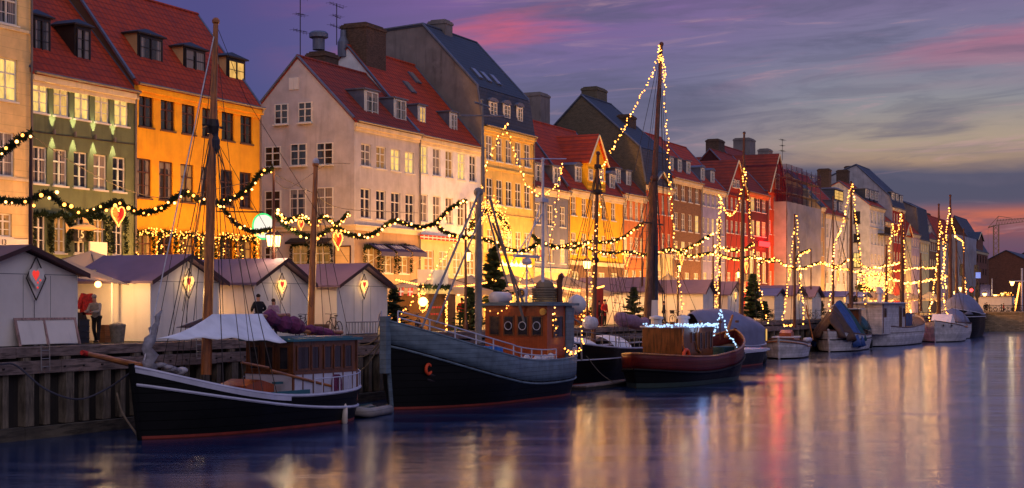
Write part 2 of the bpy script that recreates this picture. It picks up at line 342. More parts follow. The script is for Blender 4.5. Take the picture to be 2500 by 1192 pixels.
# ------------------------------------------------------------------ ground and water
mb = MB(); DQ = 36.7
mb.quad((-150, DQ + .3, 0), (700, DQ + .3, 0), (700, 400, 0), (-150, 400, 0)); structure(mb.build('pavement', M['cobble']))
m = bpy.data.materials.new('water'); m.use_nodes = True; m.node_tree.nodes.clear(); t = NT(m.node_tree)
g = t.node('ShaderNodeBsdfGlossy'); d = t.node('ShaderNodeBsdfDiffuse'); d.inputs[0].default_value = (.002, .022, .09, 1)
tc = t.node('ShaderNodeTexCoord').outputs['Object']; x = t.sep(tc)
rr = t.math('ADD', t.math('MULTIPLY', x[0], S0), t.math('MULTIPLY', x[1], -C0)); ff = t.math('ADD', t.math('MULTIPLY', x[0], C0), t.math('MULTIPLY', x[1], S0))
n1 = t.noise(t.comb(t.math('MULTIPLY', rr, .42), t.math('MULTIPLY', ff, 1.5), 0), 1.5, 7, .66); n2 = t.noise(tc, .25, 3, .5)
band = t.noise(t.comb(t.math('MULTIPLY', rr, .10), t.math('MULTIPLY', ff, .55), 4), 1, 5, .65, .4)   # wind streaks on the water
fine = t.noise(t.comb(t.math('MULTIPLY', rr, .5), t.math('MULTIPLY', ff, 3.2), 9), 1, 4, .7)
t.put(g.inputs['Roughness'], t.math('ADD', .055, t.math('ADD', t.math('MULTIPLY', t.step(band, .40, .62), .10), t.math('MULTIPLY', t.step(fine, .4, .65), .05))))
g.inputs[0].default_value = (.70, .79, 1, 1)
b = t.node('ShaderNodeBump'); b.inputs['Strength'].default_value = .5; b.inputs['Distance'].default_value = .034
t.put(b.inputs['Height'], t.math('ADD', t.math('ADD', n1, n2), t.math('MULTIPLY', fine, .35))); t.l.new(b.outputs[0], g.inputs['Normal'])
fr = t.node('ShaderNodeFresnel'); fr.inputs[0].default_value = 1.45
mx = t.node('ShaderNodeMixShader'); t.put(mx.inputs[0], t.math('ADD', t.math('MULTIPLY', fr.outputs[0], 1.05), .06, clamp=True)); t.l.new(d.outputs[0], mx.inputs[1]); t.l.new(g.outputs[0], mx.inputs[2])
t.l.new(mx.outputs[0], t.node('ShaderNodeOutputMaterial').inputs[0]); M['water'] = m
mb = MB(); mb.quad((-400, -500, WATER), (1200, -500, WATER), (1200, DQ + 1.6, WATER), (-400, DQ + 1.6, WATER)); structure(mb.build('water', M['water']))

# ------------------------------------------------------------------ windows
WM = {}
def winmesh(w, h, frame, style):
    k = (round(w, 1), round(h, 1), frame, style)
    if k not in WM:
        a = k[0] / 2; H = k[1]; mb = MB(); f = .07 if H > 1 else .05; y0, y1 = -.02, .07
        mb.box((-a, y0, 0), (-a + f, y1, H)); mb.box((a - f, y0, 0), (a, y1, H))
        mb.box((-a + f, y0, 0), (a - f, y1, f)); mb.box((-a + f, y0, H - f), (a - f, y1, H))
        mb.box((-f * .6, y0 - .015, f), (f * .6, y1 - .003, H - f))
        if style == 'cross':
            zt = H * .64; mb.box((-a + f, y0 - .006, zt), (-f * .6, y1 - .006, zt + f)); mb.box((f * .6, y0 - .006, zt), (a - f, y1 - .006, zt + f))
            b = .018
            mb.box((-a + f, y0 + .02, zt * .5 - b), (-f * .6, y1 - .01, zt * .5 + b)); mb.box((f * .6, y0 + .02, zt * .5 - b), (a - f, y1 - .01, zt * .5 + b))
        else:
            for i in (1, 2):
                zz = H * i / 3; b = .018
                mb.box((-a + f, y0 + .02, zz - b), (-f * .6, y1 - .01, zz + b)); mb.box((f * .6, y0 + .02, zz - b), (a - f, y1 - .01, zz + b))
        fm = mb.mesh('window', M[frame])
        pm = {}
        sl = MB(); sl.box((-a - .07, -.19, -.09), (a + .07, .0, -.005)); 
        WM[k] = (fm, pm, sl.mesh('sill', M['white_wood' if frame == 'white_wood' else 'umber']), a, H)
    return WM[k]
PANE = {'d': 'win_dark', 'c': 'win_curtain', 'l': 'win_lit', 'm': 'win_lit2', 'D': 'win_dim'}
def window(parent, x, y, z, w, h, frame='white_wood', pane='d', style='cross', rz=0, sill=True, depth=.07):
    fm, pm, sm, a, H = winmesh(w, h, frame, style)
    if pane not in pm: q = MB(); q.box((-a + .03, .03, .03), (a - .03, .055, H - .03)); pm[pane] = q.mesh('pane', M[PANE[pane]])
    wo = inst('window', fm, parent, (x, y, z), rz); inst('pane', pm[pane], wo)
    if sill: inst('sill', sm, wo)
    return wo

def wall_grid(mb, w, h, rects, rev=.22, y=0):
    xs = sorted({0, w, *[r[0] for r in rects], *[r[1] for r in rects]}); zs = sorted({0, h, *[r[2] for r in rects], *[r[3] for r in rects]})
    for i in range(len(xs) - 1):
        for j in range(len(zs) - 1):
            cx, cz = (xs[i] + xs[i + 1]) / 2, (zs[j] + zs[j + 1]) / 2
            if any(r[0] < cx < r[1] and r[2] < cz < r[3] for r in rects): continue
            mb.quad((xs[i], y, zs[j]), (xs[i + 1], y, zs[j]), (xs[i + 1], y, zs[j + 1]), (xs[i], y, zs[j + 1]))
    for a, b, c, d in rects:
        mb.quad((a, y, c), (a, y + rev, c), (a, y + rev, d), (a, y, d)); mb.quad((b, y, c), (b, y, d), (b, y + rev, d), (b, y + rev, c))
        mb.quad((a, y, c), (b, y, c), (b, y + rev, c), (a, y + rev, c)); mb.quad((a, y, d), (a, y + rev, d), (b, y + rev, d), (b, y, d))

def slab(mb, p0, p1, x0, x1, th=.14):                   # roof slab along x, from (y,z) p0 to p1
    dy, dz = p1[0] - p0[0], p1[1] - p0[1]; L = math.hypot(dy, dz); ny, nz = -dz / L * th, dy / L * th
    mb.prism([(x0, p0[0], p0[1]), (x0, p1[0], p1[1]), (x0, p1[0] + ny, p1[1] + nz), (x0, p0[0] + ny, p0[1] + nz)], (x1 - x0, 0, 0))

def fir_rope(mb, pts, r, n_per_m=26, needle=.16, rnd=random):
    pts = [Vector(p) for p in pts]
    for a, b in zip(pts, pts[1:]):
        L = (b - a).length; d = (b - a).normalized() if L else Vector((0, 0, 1))
        for _ in range(max(3, int(L * n_per_m))):
            p = a.lerp(b, rnd.random()); v = Vector((rnd.gauss(0, 1), rnd.gauss(0, 1), rnd.gauss(0, 1))); v = (v - d * v.dot(d)).normalized()
            o = p + v * r * .25; tip = o + v * needle * (.7 + .6 * rnd.random()) + d * needle * .5 * rnd.choice((-1, 1)); s = d.cross(v).normalized() * needle * .33
            mb.add([o - s, o + s, tip], [(0, 1, 2)])

def house(name, label, pa, pb, eave, wall, roof, ridge=None, rows=(), ground=(), dorm=(), chim=(), prof=None, D=52., base=None, gwin=(), frame='white_wood',
          cornice='trim', back=9.4, band=None, pipe=True, group=None, side=None, gfront=None, rooflights=(), gable_mat=None):
    xa, xb = X(pa, D), X(pb, D); w = xb - xa; ze = Z(*eave, D)
    T = thing(name, label, 'house', (xa, D, 0), 0, group)
    if prof is None:
        if ridge is None: yr, zr = 4.8, ze + 5.2
        elif ridge[0] == 'R': yr, zr = Yx(ridge[1], xb) - D, Zx(ridge[1], ridge[2], xb)
        elif ridge[0] == 'L': yr, zr = Yx(ridge[1], xa) - D, Zx(ridge[1], ridge[2], xa)
        else: yr, zr = ridge[1], ridge[2]
        prof = [(0, ze), (yr, zr), (2 * yr, ze)]
    else: prof = [(0, ze)] + list(prof)
    rects = []; wins = []
    for row in list(rows) + list(ground):
        c0, c1, n, wpx, pref, pt, pbm = row[:7]; st = row[7] if len(row) > 7 else 'd'; fr = row[8] if len(row) > 8 else frame; sty = row[9] if len(row) > 9 else 'cross'
        ww = round(X(pref + wpx / 2, D) - X(pref - wpx / 2, D), 1); zt, zb = Z(pref, pt, D), Z(pref, pbm, D); hh = round(zt - zb, 1)
        for i in range(n):
            xc = (X(c0, D) + (X(c1, D) - X(c0, D)) * (i / (n - 1) if n > 1 else 0)) - xa
            if xc - ww / 2 < .1 or xc + ww / 2 > w - .1: xc = min(max(xc, ww / 2 + .12), w - ww / 2 - .12)
            rects.append((xc - ww / 2, xc + ww / 2, zb, zb + hh)); wins.append((xc, zb, ww, hh, fr, st[i % len(st)], sty))
    mb = MB(); split = base[1] if base else None
    if base:
        mb2 = MB(); wall_grid(mb2, w, split, [r for r in rects if r[2] < split]); mb2.build('ground_floor', M[base[0]], T)
        hi = [(a, b, c - split, d - split) for a, b, c, d in rects if c >= split]
        m3 = MB(); wall_grid(m3, w, ze - split, hi); mb.add([(v[0], v[1], v[2] + split) for v in m3.v], m3.f)
        bd = MB(); bd.box((-.02, -.16, split - .05), (w + .02, -.003, split + .22)); bd.box((-.05, -.26, split + .22), (w + .05, -.003, split + .32)); bd.build('string_course', M[cornice], T)
    else: wall_grid(mb, w, ze, rects)
    yb = prof[-1][0]
    for xx in (0, w):
        if gable_mat and xx == 0: continue
        mb.add([(xx, 0, 0)] + [(xx, p[0], p[1]) for p in prof] + [(xx, yb, 0)], [tuple(range(len(prof) + 2))])
    mb.quad((0, yb, 0), (w, yb, 0), (w, yb, prof[-1][1]), (0, yb, prof[-1][1]))
    mb.build('wall', M[wall], T)
    if gable_mat:
        g_ = MB(); g_.add([(0, 0, 0)] + [(0, p[0], p[1]) for p in prof] + [(0, yb, 0)], [tuple(range(len(prof) + 2))]); g_.build('gable_wall', M[gable_mat], T)
    for xc, zb, ww, hh, fr, pn, sty in wins: window(T, xc, .11, zb, ww, hh, fr, pn, sty)
    # roof
    mb = MB(); oh = .15
    for i, (p, q) in enumerate(zip(prof, prof[1:])):
        if i == 0:
            s_ = (q[1] - p[1]) / max(q[0] - p[0], .05); p = (p[0] - oh * (1 if s_ < 3 else .1), p[1] - oh * min(s_, 1.2) * (1 if s_ < 3 else .1))
        slab(mb, p, q, -.06, w + .06)
    r_ = mb.build('roof', M[roof], T)
    rp = max(prof, key=lambda p: p[1])
    for xx in (-.05, w + .05): MB().tube([(xx, p[0], p[1] + .2) for p in prof], .11, 5).build('verge', M['lead'], r_)
    MB().tube([(-.1, rp[0], rp[1] + .16), (w + .1, rp[0], rp[1] + .16)], .13, 6).build('ridge_cap', M[roof], r_)
    if cornice:
        mb = MB(); mb.box((-.03, -.14, ze - .62), (w + .03, -.003, ze - .40)); mb.box((-.05, -.26, ze - .40), (w + .05, -.003, ze - .12)); mb.build('cornice', M[cornice], T)
        mb = MB(); mb.tube([(-.05, -.36, ze - .02), (w + .05, -.36, ze - .02)], .08, 6)
        if pipe: mb.tube([(w - .05, -.36, ze - .05), (w - .05, -.12, ze - .5), (w - .05, -.12, .1)], .06, 6)
        mb.build('gutter', M['zinc'], T)
    if band:
        for zb in band: MB().box((-.02, -.08, zb), (w + .02, -.003, zb + .14)).build('band', M[cornice or 'trim'], T)
    def yroof(z):                                        # depth where the front slope reaches z
        for p, q in zip(prof, prof[1:]):
            if p[1] <= z <= q[1]: return p[0] + (q[0] - p[0]) * (z - p[1]) / max(q[1] - p[1], .01)
        return prof[1][0]
    for dm in dorm:                                      # (px, py_top, py_bottom, px width, cheek, frame, pane, style, front y)
        pc, pt, pbm, wpx, cheek, fr, pn, shape = dm[:8]; yf = dm[8] if len(dm) > 8 else .5
        x_ = X(pc, D + yf) - xa; z0, z1 = Z(pc, pbm, D + yf), Z(pc, pt, D + yf); ww = X(pc + wpx / 2, D + yf) - X(pc - wpx / 2, D + yf); hh = z1 - z0
        ye = max(yroof(z1) + .1, yf + .8)
        db = MB().prism([(x_ - ww / 2, yf, z0 - .3), (x_ - ww / 2, yf, z1), (x_ - ww / 2, ye, z1), (x_ - ww / 2, yf + .05, z0 - .3)], (ww, 0, 0)).build('dormer', M[cheek], T)
        q = MB()
        if shape == 'flat':
            q.box((x_ - ww / 2 - .12, yf - .18, z1), (x_ + ww / 2 + .12, ye + .1, z1 + .1)); 
        elif shape == 'hip':
            q.box((x_ - ww / 2 - .15, yf - .2, z1), (x_ + ww / 2 + .15, ye, z1 + .08)); q.add([(x_ - ww / 2 - .15, yf - .2, z1 + .08), (x_ + ww / 2 + .15, yf - .2, z1 + .08), (x_ + ww / 2 + .15, ye + .5, z1 + .1), (x_ - ww / 2 - .15, ye + .5, z1 + .1), (x_, yf + .25, z1 + .42), (x_, ye + 1.0, z1 + .42)], [(0, 1, 4), (1, 2, 5, 4), (3, 0, 4, 5)])
        else:
            q.add([(x_ + (ww / 2 + .1) * math.cos(a), y_, z1 - .02 + .32 * math.sin(a)) for y_ in (yf - .15, ye) for a in [math.pi * i / 8 for i in range(9)]], [(i, i + 1, i + 10, i + 9) for i in range(8)] + [tuple(range(9))])
        q.build('dormer_roof', M['lead' if cheek not in ('black_wood', 'tan') else 'black_wood'], db)
        q = MB(); q.box((x_ - ww / 2, yf - .03, z0), (x_ + ww / 2, yf - .004, z1)); q.build('dormer_front', M[fr], db)
        mw = winmesh(round(ww - .24, 1), round(hh - .22, 1), fr, 'cross' if shape != 'hip3' else 'bars'); 
        wo = window(T, x_, yf - .09, z0 + .12, ww - .24, hh - .22, fr, pn, 'bars', sill=False)
    for ch in chim:                                      # (px left, px right, py top, y offset, depth, material, z bottom)
        pl, pr, pt, yo, dp, cm = ch[:6]; a, b_ = X(pl + .38 * (pr - pl), D + yo) - xa, X(pl + .82 * (pr - pl), D + yo) - xa; z1 = Z(pl, pt, D + yo)
        q = MB(); q.box((a, yo, ze), (b_, yo + dp, z1)); q.box((a - .07, yo - .07, z1 - .28), (b_ + .07, yo + dp + .07, z1 - .1)); q.box((a + .15, yo + .15, z1), (b_ - .15, yo + dp - .15, z1 + .12)); q.build('chimney', M[cm], T)
    for gw in gwin:                                      # on the left gable: (px centre, px width, py top, py bottom, frame, pane)
        pc, wpx, pt, pbm, fr, pn = gw; y_ = Yx(pc, xa) - D; ww = abs(Yx(pc - wpx / 2, xa) - Yx(pc + wpx / 2, xa)); z1, z0 = Zx(pc, pt, xa), Zx(pc, pbm, xa)
        window(T, -.06, y_, z0, ww, z1 - z0, fr, pn, 'cross', rz=R(-90))
    for rl in rooflights:                                # (px, py, w, h) on the front slope
        px_, py_ = rl[:2]; best = None
        for k_ in range(60):
            f_ = k_ / 59; i = 0 if len(prof) < 5 else 1; p, q2 = prof[i], prof[i + 1]; yy = p[0] + (q2[0] - p[0]) * f_; zz = p[1] + (q2[1] - p[1]) * f_
            e = abs(Z(px_, py_, D + yy) - zz)
            if best is None or e < best[0]: best = (e, yy, zz, math.atan2(q2[1] - p[1], q2[0] - p[0]))
        x_ = X(px_, D + best[1]) - xa; ob = MB().box((-.4, -.6, .12), (.4, .6, .26)).build('rooflight', M['lead'], T, (x_, best[1], best[2])); ob.rotation_euler = (best[3], 0, 0)
        inst('pane', MB().box((-.32, -.52, .262), (.32, .52, .275)).mesh('pane', M['win_curtain']), ob)
    return T, xa, xb, ze, prof

def front_gable(T, xa, D, pl, pr, apex, py_e, wall, roof, back, win=(), ze=None, name='gable'):   # a gable facing the canal
    x0, x1 = X(pl, D) - xa, X(pr, D) - xa; zA = Z(*apex, D); z0 = Z(pl, py_e, D); xm = (x0 + x1) / 2
    q = MB(); lo = ze if ze else z0
    q.prism([(x0, -.004, lo), (x1, -.004, lo), (x1, -.004, z0), (xm, -.004, zA), (x0, -.004, z0)], (0, back, 0)); gb = q.build(name, M[wall], T)
    q = MB()
    for a, b_ in ((x0, xm), (x1, xm)):
        s_ = 1 if a < b_ else -1; e = .22
        p = [(a - s_ * e, -.25, z0 - e * (zA - z0) / abs(xm - a)), (b_, -.25, zA), (b_, -.25, zA + .18), (a - s_ * e, -.25, z0 + .18 - e * (zA - z0) / abs(xm - a))]
        q.prism(p, (0, back + .3, 0))
    q.build('gable_roof', M[roof], T)
    q = MB()
    for a in (x0, x1):
        s_ = 1 if a < xm else -1; e = .2
        q.tube([(a - s_ * e, -.3, z0 - .05 - e * (zA - z0) / abs(xm - a)), (xm, -.3, zA + .05)], .09, 4)
    q.build('bargeboard', M['trim'], T)
    for (pc, wpx, pt, pbm, pn) in win:
        window(T, X(pc, D) - xa, -.07, Z(pc, pbm, D), X(pc + wpx / 2, D) - X(pc - wpx / 2, D), Z(pc, pt, D) - Z(pc, pbm, D), 'white_wood', pn)

def win_garland(T, xa, D, cols, lights=False, r=.13):
    # cols: (px centre, px width, py top, py bottom); evergreen swag round a ground floor window
    for (pc, wpx, pt, pbm) in cols:
        a, b_ = X(pc - wpx / 2, D) - xa, X(pc + wpx / 2, D) - xa; z1, z0 = Z(pc, pt, D), Z(pc, pbm, D)
        q = MB(); fir_rope(q, [(a, -.15, z0), (a, -.15, z1), ((a + b_) / 2, -.2, z1 + .12), (b_, -.15, z1), (b_, -.15, z0)], r, 60, .2); g = q.build('garland', M['fir'], T)
        if lights:
            q = MB()
            path = [(a, z0), (a, z1), ((a + b_) / 2, z1 + .12), (b_, z1), (b_, z0)]
            for k in range(30):
                s_ = random.random() * 4; i = min(int(s_), 3); f_ = s_ - i; xx = path[i][0] * (1 - f_) + path[i + 1][0] * f_; zz = path[i][1] * (1 - f_) + path[i + 1][1] * f_
                q.ball((xx + random.uniform(-.16, .16), -.3 + random.uniform(-.08, .05), zz + random.uniform(-.16, .16)), .033, 5, 4)
            tag(q.build('fairy_lights', M['bulb'], g), kind='stuff')

def lamp(parent, loc, energy, col=(1, .62, .25), r=.15, name='light'):
    l = bpy.data.lights.new(name, 'POINT'); l.energy = energy; l.color = col; l.shadow_soft_size = r
    o = bpy.data.objects.new(name, l); COL.objects.link(o); o.parent = parent; o.location = loc; return o

# ------------------------------------------------------------------ the row of houses
house('townhouse', 'tall cream rendered house with grooved masonry at the left edge of the photo', -170, 75, (40, -160), 'cream', 'red_tile',
      rows=[(-75, 18, 2, 54, 18, -30, 58, 'cc'), (-75, 16, 2, 52, 16, 140, 245, 'ml'), (-75, 12, 2, 46, 12, 322, 430, 'cc')], ground=[(-75, 10, 2, 38, 10, 520, 578, 'cD')],
      band=[Z(20, 72), Z(20, 440)])
g = house('townhouse', 'dark green house with white windows and small up and down wall lights', 75, 329, (77, 176), 'green', 'red_tile', ridge=('y', 4.8, 18.15),
      rows=[(98, 297, 5, 39, 98, 193, 275, 'lmlml'), (96, 291, 5, 36, 96, 356, 448, 'ccdcd')], ground=[(97, 287, 5, 30, 97, 527, 615, 'dDdDd')],
      dorm=[(100, 42, 133, 46, 'black_wood', 'black_wood', 'c', 'hip', 1.2), (201, 65, 153, 40, 'black_wood', 'black_wood', 'c', 'hip', 1.2)], band=None)
T, xa = g[0], g[1]
win_garland(T, xa, 52., [(97, 40, 527, 615), (142, 40, 529, 617), (190, 40, 531, 590), (237, 40, 533, 619), (287, 34, 535, 620)])
for px, py in ((127, 322), (178, 328), (227, 335), (275, 342)):
    x_, z_ = X(px) - xa, Z(px, py); q = MB().lathe((x_, -.16, z_ - .12), [(.02, 0), (.07, 0), (.07, .24), (.02, .24)], 10); q.box((x_ - .03, -.14, z_ - .04), (x_ + .03, 0, z_ + .04)); wl = q.build('wall_light', M['zinc'], T)
    for s_ in (1, -1):
        l = bpy.data.lights.new('spot', 'SPOT'); l.energy = 260; l.color = (1, .88, .40); l.spot_size = R(46); l.spot_blend = .25; l.shadow_soft_size = .03
        o = bpy.data.objects.new('spot', l); COL.objects.link(o); o.parent = T; o.location = (x_, -.11, z_ + .13 * s_); o.rotation_euler = Vector((0, .20, s_)).to_track_quat('-Z', 'Y').to_euler()
q = MB(); q.tube([(X(80) - xa, -.03, Z(80, 322)), (X(328) - xa, -.03, Z(80, 322) + .1)], .025, 5); q.build('cable', M['wire'], T)
# swordfish sign, house number and menu board of the green house
q = MB(); cx_, cz_ = X(192) - xa, Z(192, 556)
q.tube([(cx_ - 1.25, -.5, cz_ - .12), (cx_ - 1.0, -.5, cz_ - .05), (cx_ - .4, -.5, cz_), (cx_ + .15, -.5, cz_ + .02), (cx_ + .5, -.5, cz_), (cx_ + .75, -.5, cz_ - .02), (cx_ + 1.4, -.5, cz_ - .05)], [.02, .05, .15, .19, .12, .05, .008], 8)
q.add([(cx_ - .15, -.5, cz_ + .12), (cx_ + .3, -.5, cz_ + .12), (cx_ + .05, -.5, cz_ + .42), (cx_ - .3, -.5, cz_ + .5)], [(0, 1, 2, 3)]); q.add([(cx_ - 1.2, -.5, cz_ - .1), (cx_ - 1.5, -.5, cz_ + .2), (cx_ - 1.45, -.5, cz_ - .35)], [(0, 1, 2)])
q.build('swordfish_sign', M['tan'], T)
def text(body, parent, loc, size, m, rx=90, rz=0, name='lettering', ext=.01, align='CENTER'):
    cu = bpy.data.curves.new(name, 'FONT'); cu.body = body; cu.size = size; cu.extrude = ext; cu.align_x = align; cu.align_y = 'CENTER'; cu.materials.append(M[m])
    o = bpy.data.objects.new(name, cu); COL.objects.link(o); bpy.context.view_layer.update()
    me = bpy.data.meshes.new_from_object(o.evaluated_get(bpy.context.evaluated_depsgraph_get())); bpy.data.objects.remove(o)
    if not me.materials: me.materials.append(M[m])
    o = bpy.data.objects.new(name, me); COL.objects.link(o); o.parent = parent; o.location = loc; o.rotation_euler = (R(rx), 0, R(rz)); return o
MB().box((cx_ - .75, -.12, Z(190, 590)), (cx_ + .6, -.06, Z(190, 562))).build('number_board', M['black_wood'], T)
text('15', T, (X(191) - xa, -.14, Z(191, 573)), .55, 'white_wood'); text('LL', T, (X(191) - xa, -.14, Z(191, 586)), .25, 'white_wood')
MB().box((X(171) - xa, -1.3, Z(190, 640)), (X(213) - xa, -1.2, Z(190, 592))).build('menu_board', M['white_wood'], T)

g = house('townhouse', 'bright orange house with dark brown windows and steep red tiled roof', 329, 634, (340, 205), 'orange', 'red_tile', ridge=('R', 480, 42), frame='dark_frame', cornice='orange',
      rows=[(357, 602, 6, 37, 357, 232, 310, 'd'), (352, 600, 6, 37, 352, 387, 483, 'ccDcdd')], ground=[(350, 600, 6, 38, 350, 570, 640, 'DdDDdD')],
      dorm=[(366, 88, 178, 62, 'tan', 'black_wood', 'c', 'hip', 1.3), (474, 120, 205, 54, 'tan', 'black_wood', 'c', 'hip', 1.3), (575, 144, 224, 46, 'tan', 'black_wood', 'm', 'hip', 1.3)], gable_mat='umber')
win_garland(g[0], g[1], 52., [(350, 42, 572, 640), (404, 40, 574, 640), (455, 38, 577, 640), (503, 36, 580, 645), (552, 36, 583, 650), (600, 34, 586, 650)], True)
q = MB()
for k in range(110): q.ball((random.uniform(.3, g[2] - g[1] - .3), -.22 + random.uniform(-.1, .1), Z(450, 577) + .15 + .15 * math.sin(k * 2.1) + random.uniform(-.08, .08)), .035, 5, 4)
tag(q.build('fairy_lights', M['bulb'], g[0]), kind='stuff')

g = house('townhouse', 'grey corner house with a plain gable facing the side street and navy awnings', 865, 1023, (865, 295), 'greige', 'dark_red_tile', ridge=('L', 727, 143), base=('greige_base', Z(865, 560)),
      rows=[(894, 1000, 4, 24, 894, 350, 406, 'cDll'), (893, 1001, 4, 24, 893, 460, 533, 'dddd')], ground=[(903, 985, 3, 26, 903, 600, 665, 'DDD')],
      dorm=[(906, 222, 300, 34, 'lead', 'white_wood', 'c', 'flat', .9), (976, 243, 318, 30, 'lead', 'white_wood', 'c', 'flat', .9)],
      gwin=[(688, 32, 254, 304, 'white_wood', 'd'), (746, 32, 249, 300, 'white_wood', 'd'), (667, 38, 357, 408, 'white_wood', 'd'), (730, 40, 352, 405, 'white_wood', 'd'), (794, 40, 347, 403, 'white_wood', 'd'),
            (667, 38, 465, 530, 'white_wood', 'd'), (728, 40, 461, 530, 'white_wood', 'c'), (794, 40, 457, 530, 'white_wood', 'c'), (735, 40, 598, 660, 'white_wood', 'D'), (790, 36, 598, 660, 'white_wood', 'D'), (662, 30, 604, 660, 'white_wood', 'd')])
T, xa = g[0], g[1]; GC = g
y_ = Yx(718, xa) - 52; q = MB(); z0, z1 = Zx(718, 219, xa), Zx(718, 190, xa); q.box((-.07, y_ - .38, z0), (-.003, y_ - .01, z1)); q.box((-.07, y_ + .01, z0), (-.003, y_ + .38, z1)); q.build('shutter', M['white_wood'], T)
q = MB(); zc = Z(865, 560); q.box((-.16, -.2, zc - .05), (-.003, 9, zc + .22)); q.box((-.26, -.3, zc + .22), (-.003, 9, zc + .32)); q.build('string_course', M['trim'], T)
y0, y1 = Yx(857, xa) - 52, Yx(817, xa) - 52; q = MB(); z0, z1 = Zx(840, 665, xa), Zx(840, 600, xa)
q.box((-.06, y0, z0), (-.003, y0 + .08, z1)); q.box((-.06, y1 - .08, z0), (-.003, y1, z1)); q.box((-.06, y0 + .08, z1 - .08), (-.003, y1 - .08, z1)); q.build('sign_frame', M['post_iron'], T)
MB().box((-.04, y0 + .08, z0), (-.003, y1 - .08, z1 - .08)).build('sign_panel', M['cream'], T)
for pc in (735, 790):                                    # swags and small dark awnings on the gable windows
    yc = Yx(pc, xa) - 52; z1 = Zx(pc, 600, xa); z0 = Zx(pc, 660, xa); q = MB()
    fir_rope(q, [(-.15, yc - .7, z0), (-.15, yc - .7, z1), (-.2, yc, z1 + .1), (-.15, yc + .7, z1), (-.15, yc + .7, z0)], .12, 55, .2); q.build('garland', M['fir'], T)
    q = MB(); q.add([(-.05, yc - .8, z1 + .5), (-.05, yc + .8, z1 + .5), (-.75, yc + .8, z1 + .2), (-.75, yc - .8, z1 + .2), (-.75, yc - .8, z1 + .08), (-.75, yc + .8, z1 + .08)], [(0, 1, 2, 3), (3, 2, 5, 4)]); solid(q.build('awning', M['black_wood'], T), .03)
M['navy'] = mat('navy', srgb(44, 42, 92), .8, var=.1)
for pc in (917, 957, 995):
    a, b_ = X(pc - 20) - xa, X(pc + 14) - xa; z1 = Z(pc, 596 + (pc - 917) * .03); q = MB()
    q.add([(a, -.1, z1), (b_, -.1, z1), (b_, -1.1, z1 - .55), (a, -1.1, z1 - .55), (a, -1.1, z1 - .85), (b_, -1.1, z1 - .85)], [(0, 1, 2, 3), (3, 2, 5, 4)]); aw = q.build('awning', M['navy'], T); solid(aw, .03)
    q = MB(); w_ = b_ - a                                # pale emblem stripes on the slope of the awning
    for k, (f0, f1) in enumerate(((.16, .24), (.32, .40), (.44, .58), (.66, .74), (.78, .86))): q.add([(a + w_ * f0, -.38, z1 - .10), (a + w_ * f1, -.38, z1 - .10), (a + w_ * f1, -.78, z1 - .33), (a + w_ * f0, -.78, z1 - .33)], [(0, 1, 2, 3)])
    q.build('lettering', M['white_wood'], aw)
    q = MB(); q.tube([(a, -1.1, z1 - .7), (a, -.05, z1 - 1.3)], .02, 5); q.tube([(b_, -1.1, z1 - .7), (b_, -.05, z1 - 1.3)], .02, 5); q.build('awning_arm', M['white_wood'], aw)
win_garland(T, xa, 52., [(903, 34, 605, 668), (945, 32, 605, 668), (985, 30, 605, 668)])

house('townhouse', 'white house with five windows a floor and a long row of small dormers', 1023, 1174, (1035, 333), 'white_wall', 'red_tile', ridge=('R', 1010, 165), base=('olive_base', Z(1030, 583)),
      rows=[(1035, 1155, 5, 19, 1035, 356, 424, 'lcDlc'), (1035, 1155, 5, 19, 1035, 476, 542, 'ccccc')], ground=[(1048, 1150, 4, 22, 1048, 612, 668, 'DmmD')],
      dorm=[(1029, 258, 312, 19, 'lead', 'white_wood', 'm', 'flat', 1.), (1106, 275, 328, 18, 'lead', 'white_wood', 'c', 'flat', 1.)], rooflights=[(1008, 195), (996, 217)],
      chim=[(853, 962, 42, 4.6, 2.2, 'chimney_brick', .66), (765, 840, 118, 5.5, 1.6, 'chimney_brick', .7)])
g = house('townhouse', 'ochre house under a tall slate mansard with a huge bare grey gable', 1180, 1302, (1180, 305), 'ochre', 'slate', prof=[(.5, 18.5), (5.4, 23.7), (9.5, 23.5), (15, 16)],
      rows=[(1195, 1288, 5, 17, 1195, 330, 390, 'c'), (1196, 1288, 5, 16, 1196, 435, 497, 'd'), (1198, 1288, 5, 16, 1198, 560, 612, 'DDmDD')], ground=[], gable_mat='rough_grey', cornice='ochre',
      dorm=[(1203, 248, 285, 20, 'slate', 'white_wood', 'c', 'arch', .1), (1236, 254, 292, 17, 'slate', 'white_wood', 'c', 'arch', .1), (1268, 260, 300, 15, 'slate', 'white_wood', 'c', 'arch', .1)],
      chim=[(1072, 1112, 43, 5.0, 1.6, 'rough_grey', .8)], rooflights=[(1160, 184), (1182, 192), (1205, 200)], band=[Z(1240, 420), Z(1240, 530)])
q = MB(); a = X(1185) - g[1]; b_ = X(1300) - g[1]; q.box((a, -.2, Z(1190, 640)), (b_, -.004, Z(1190, 622))); q.build('shop_fascia', M['yellow'], g[0])
q = MB()
for k in range(8): q.lathe((a + 1.2 + k * (b_ - a - 2) / 8, -.5, Z(1190, 645)), [(.02, .4), (.03, .25), (.16, .1), (.22, -.05), (.05, -.12)], 8)
q.build('spotlights', M['lamp_glass'], g[0])
for k in range(4): lamp(g[0], (a + 1.5 + k * (b_ - a - 2) / 4, -1.2, Z(1190, 648)), 170, (1, .72, .22))
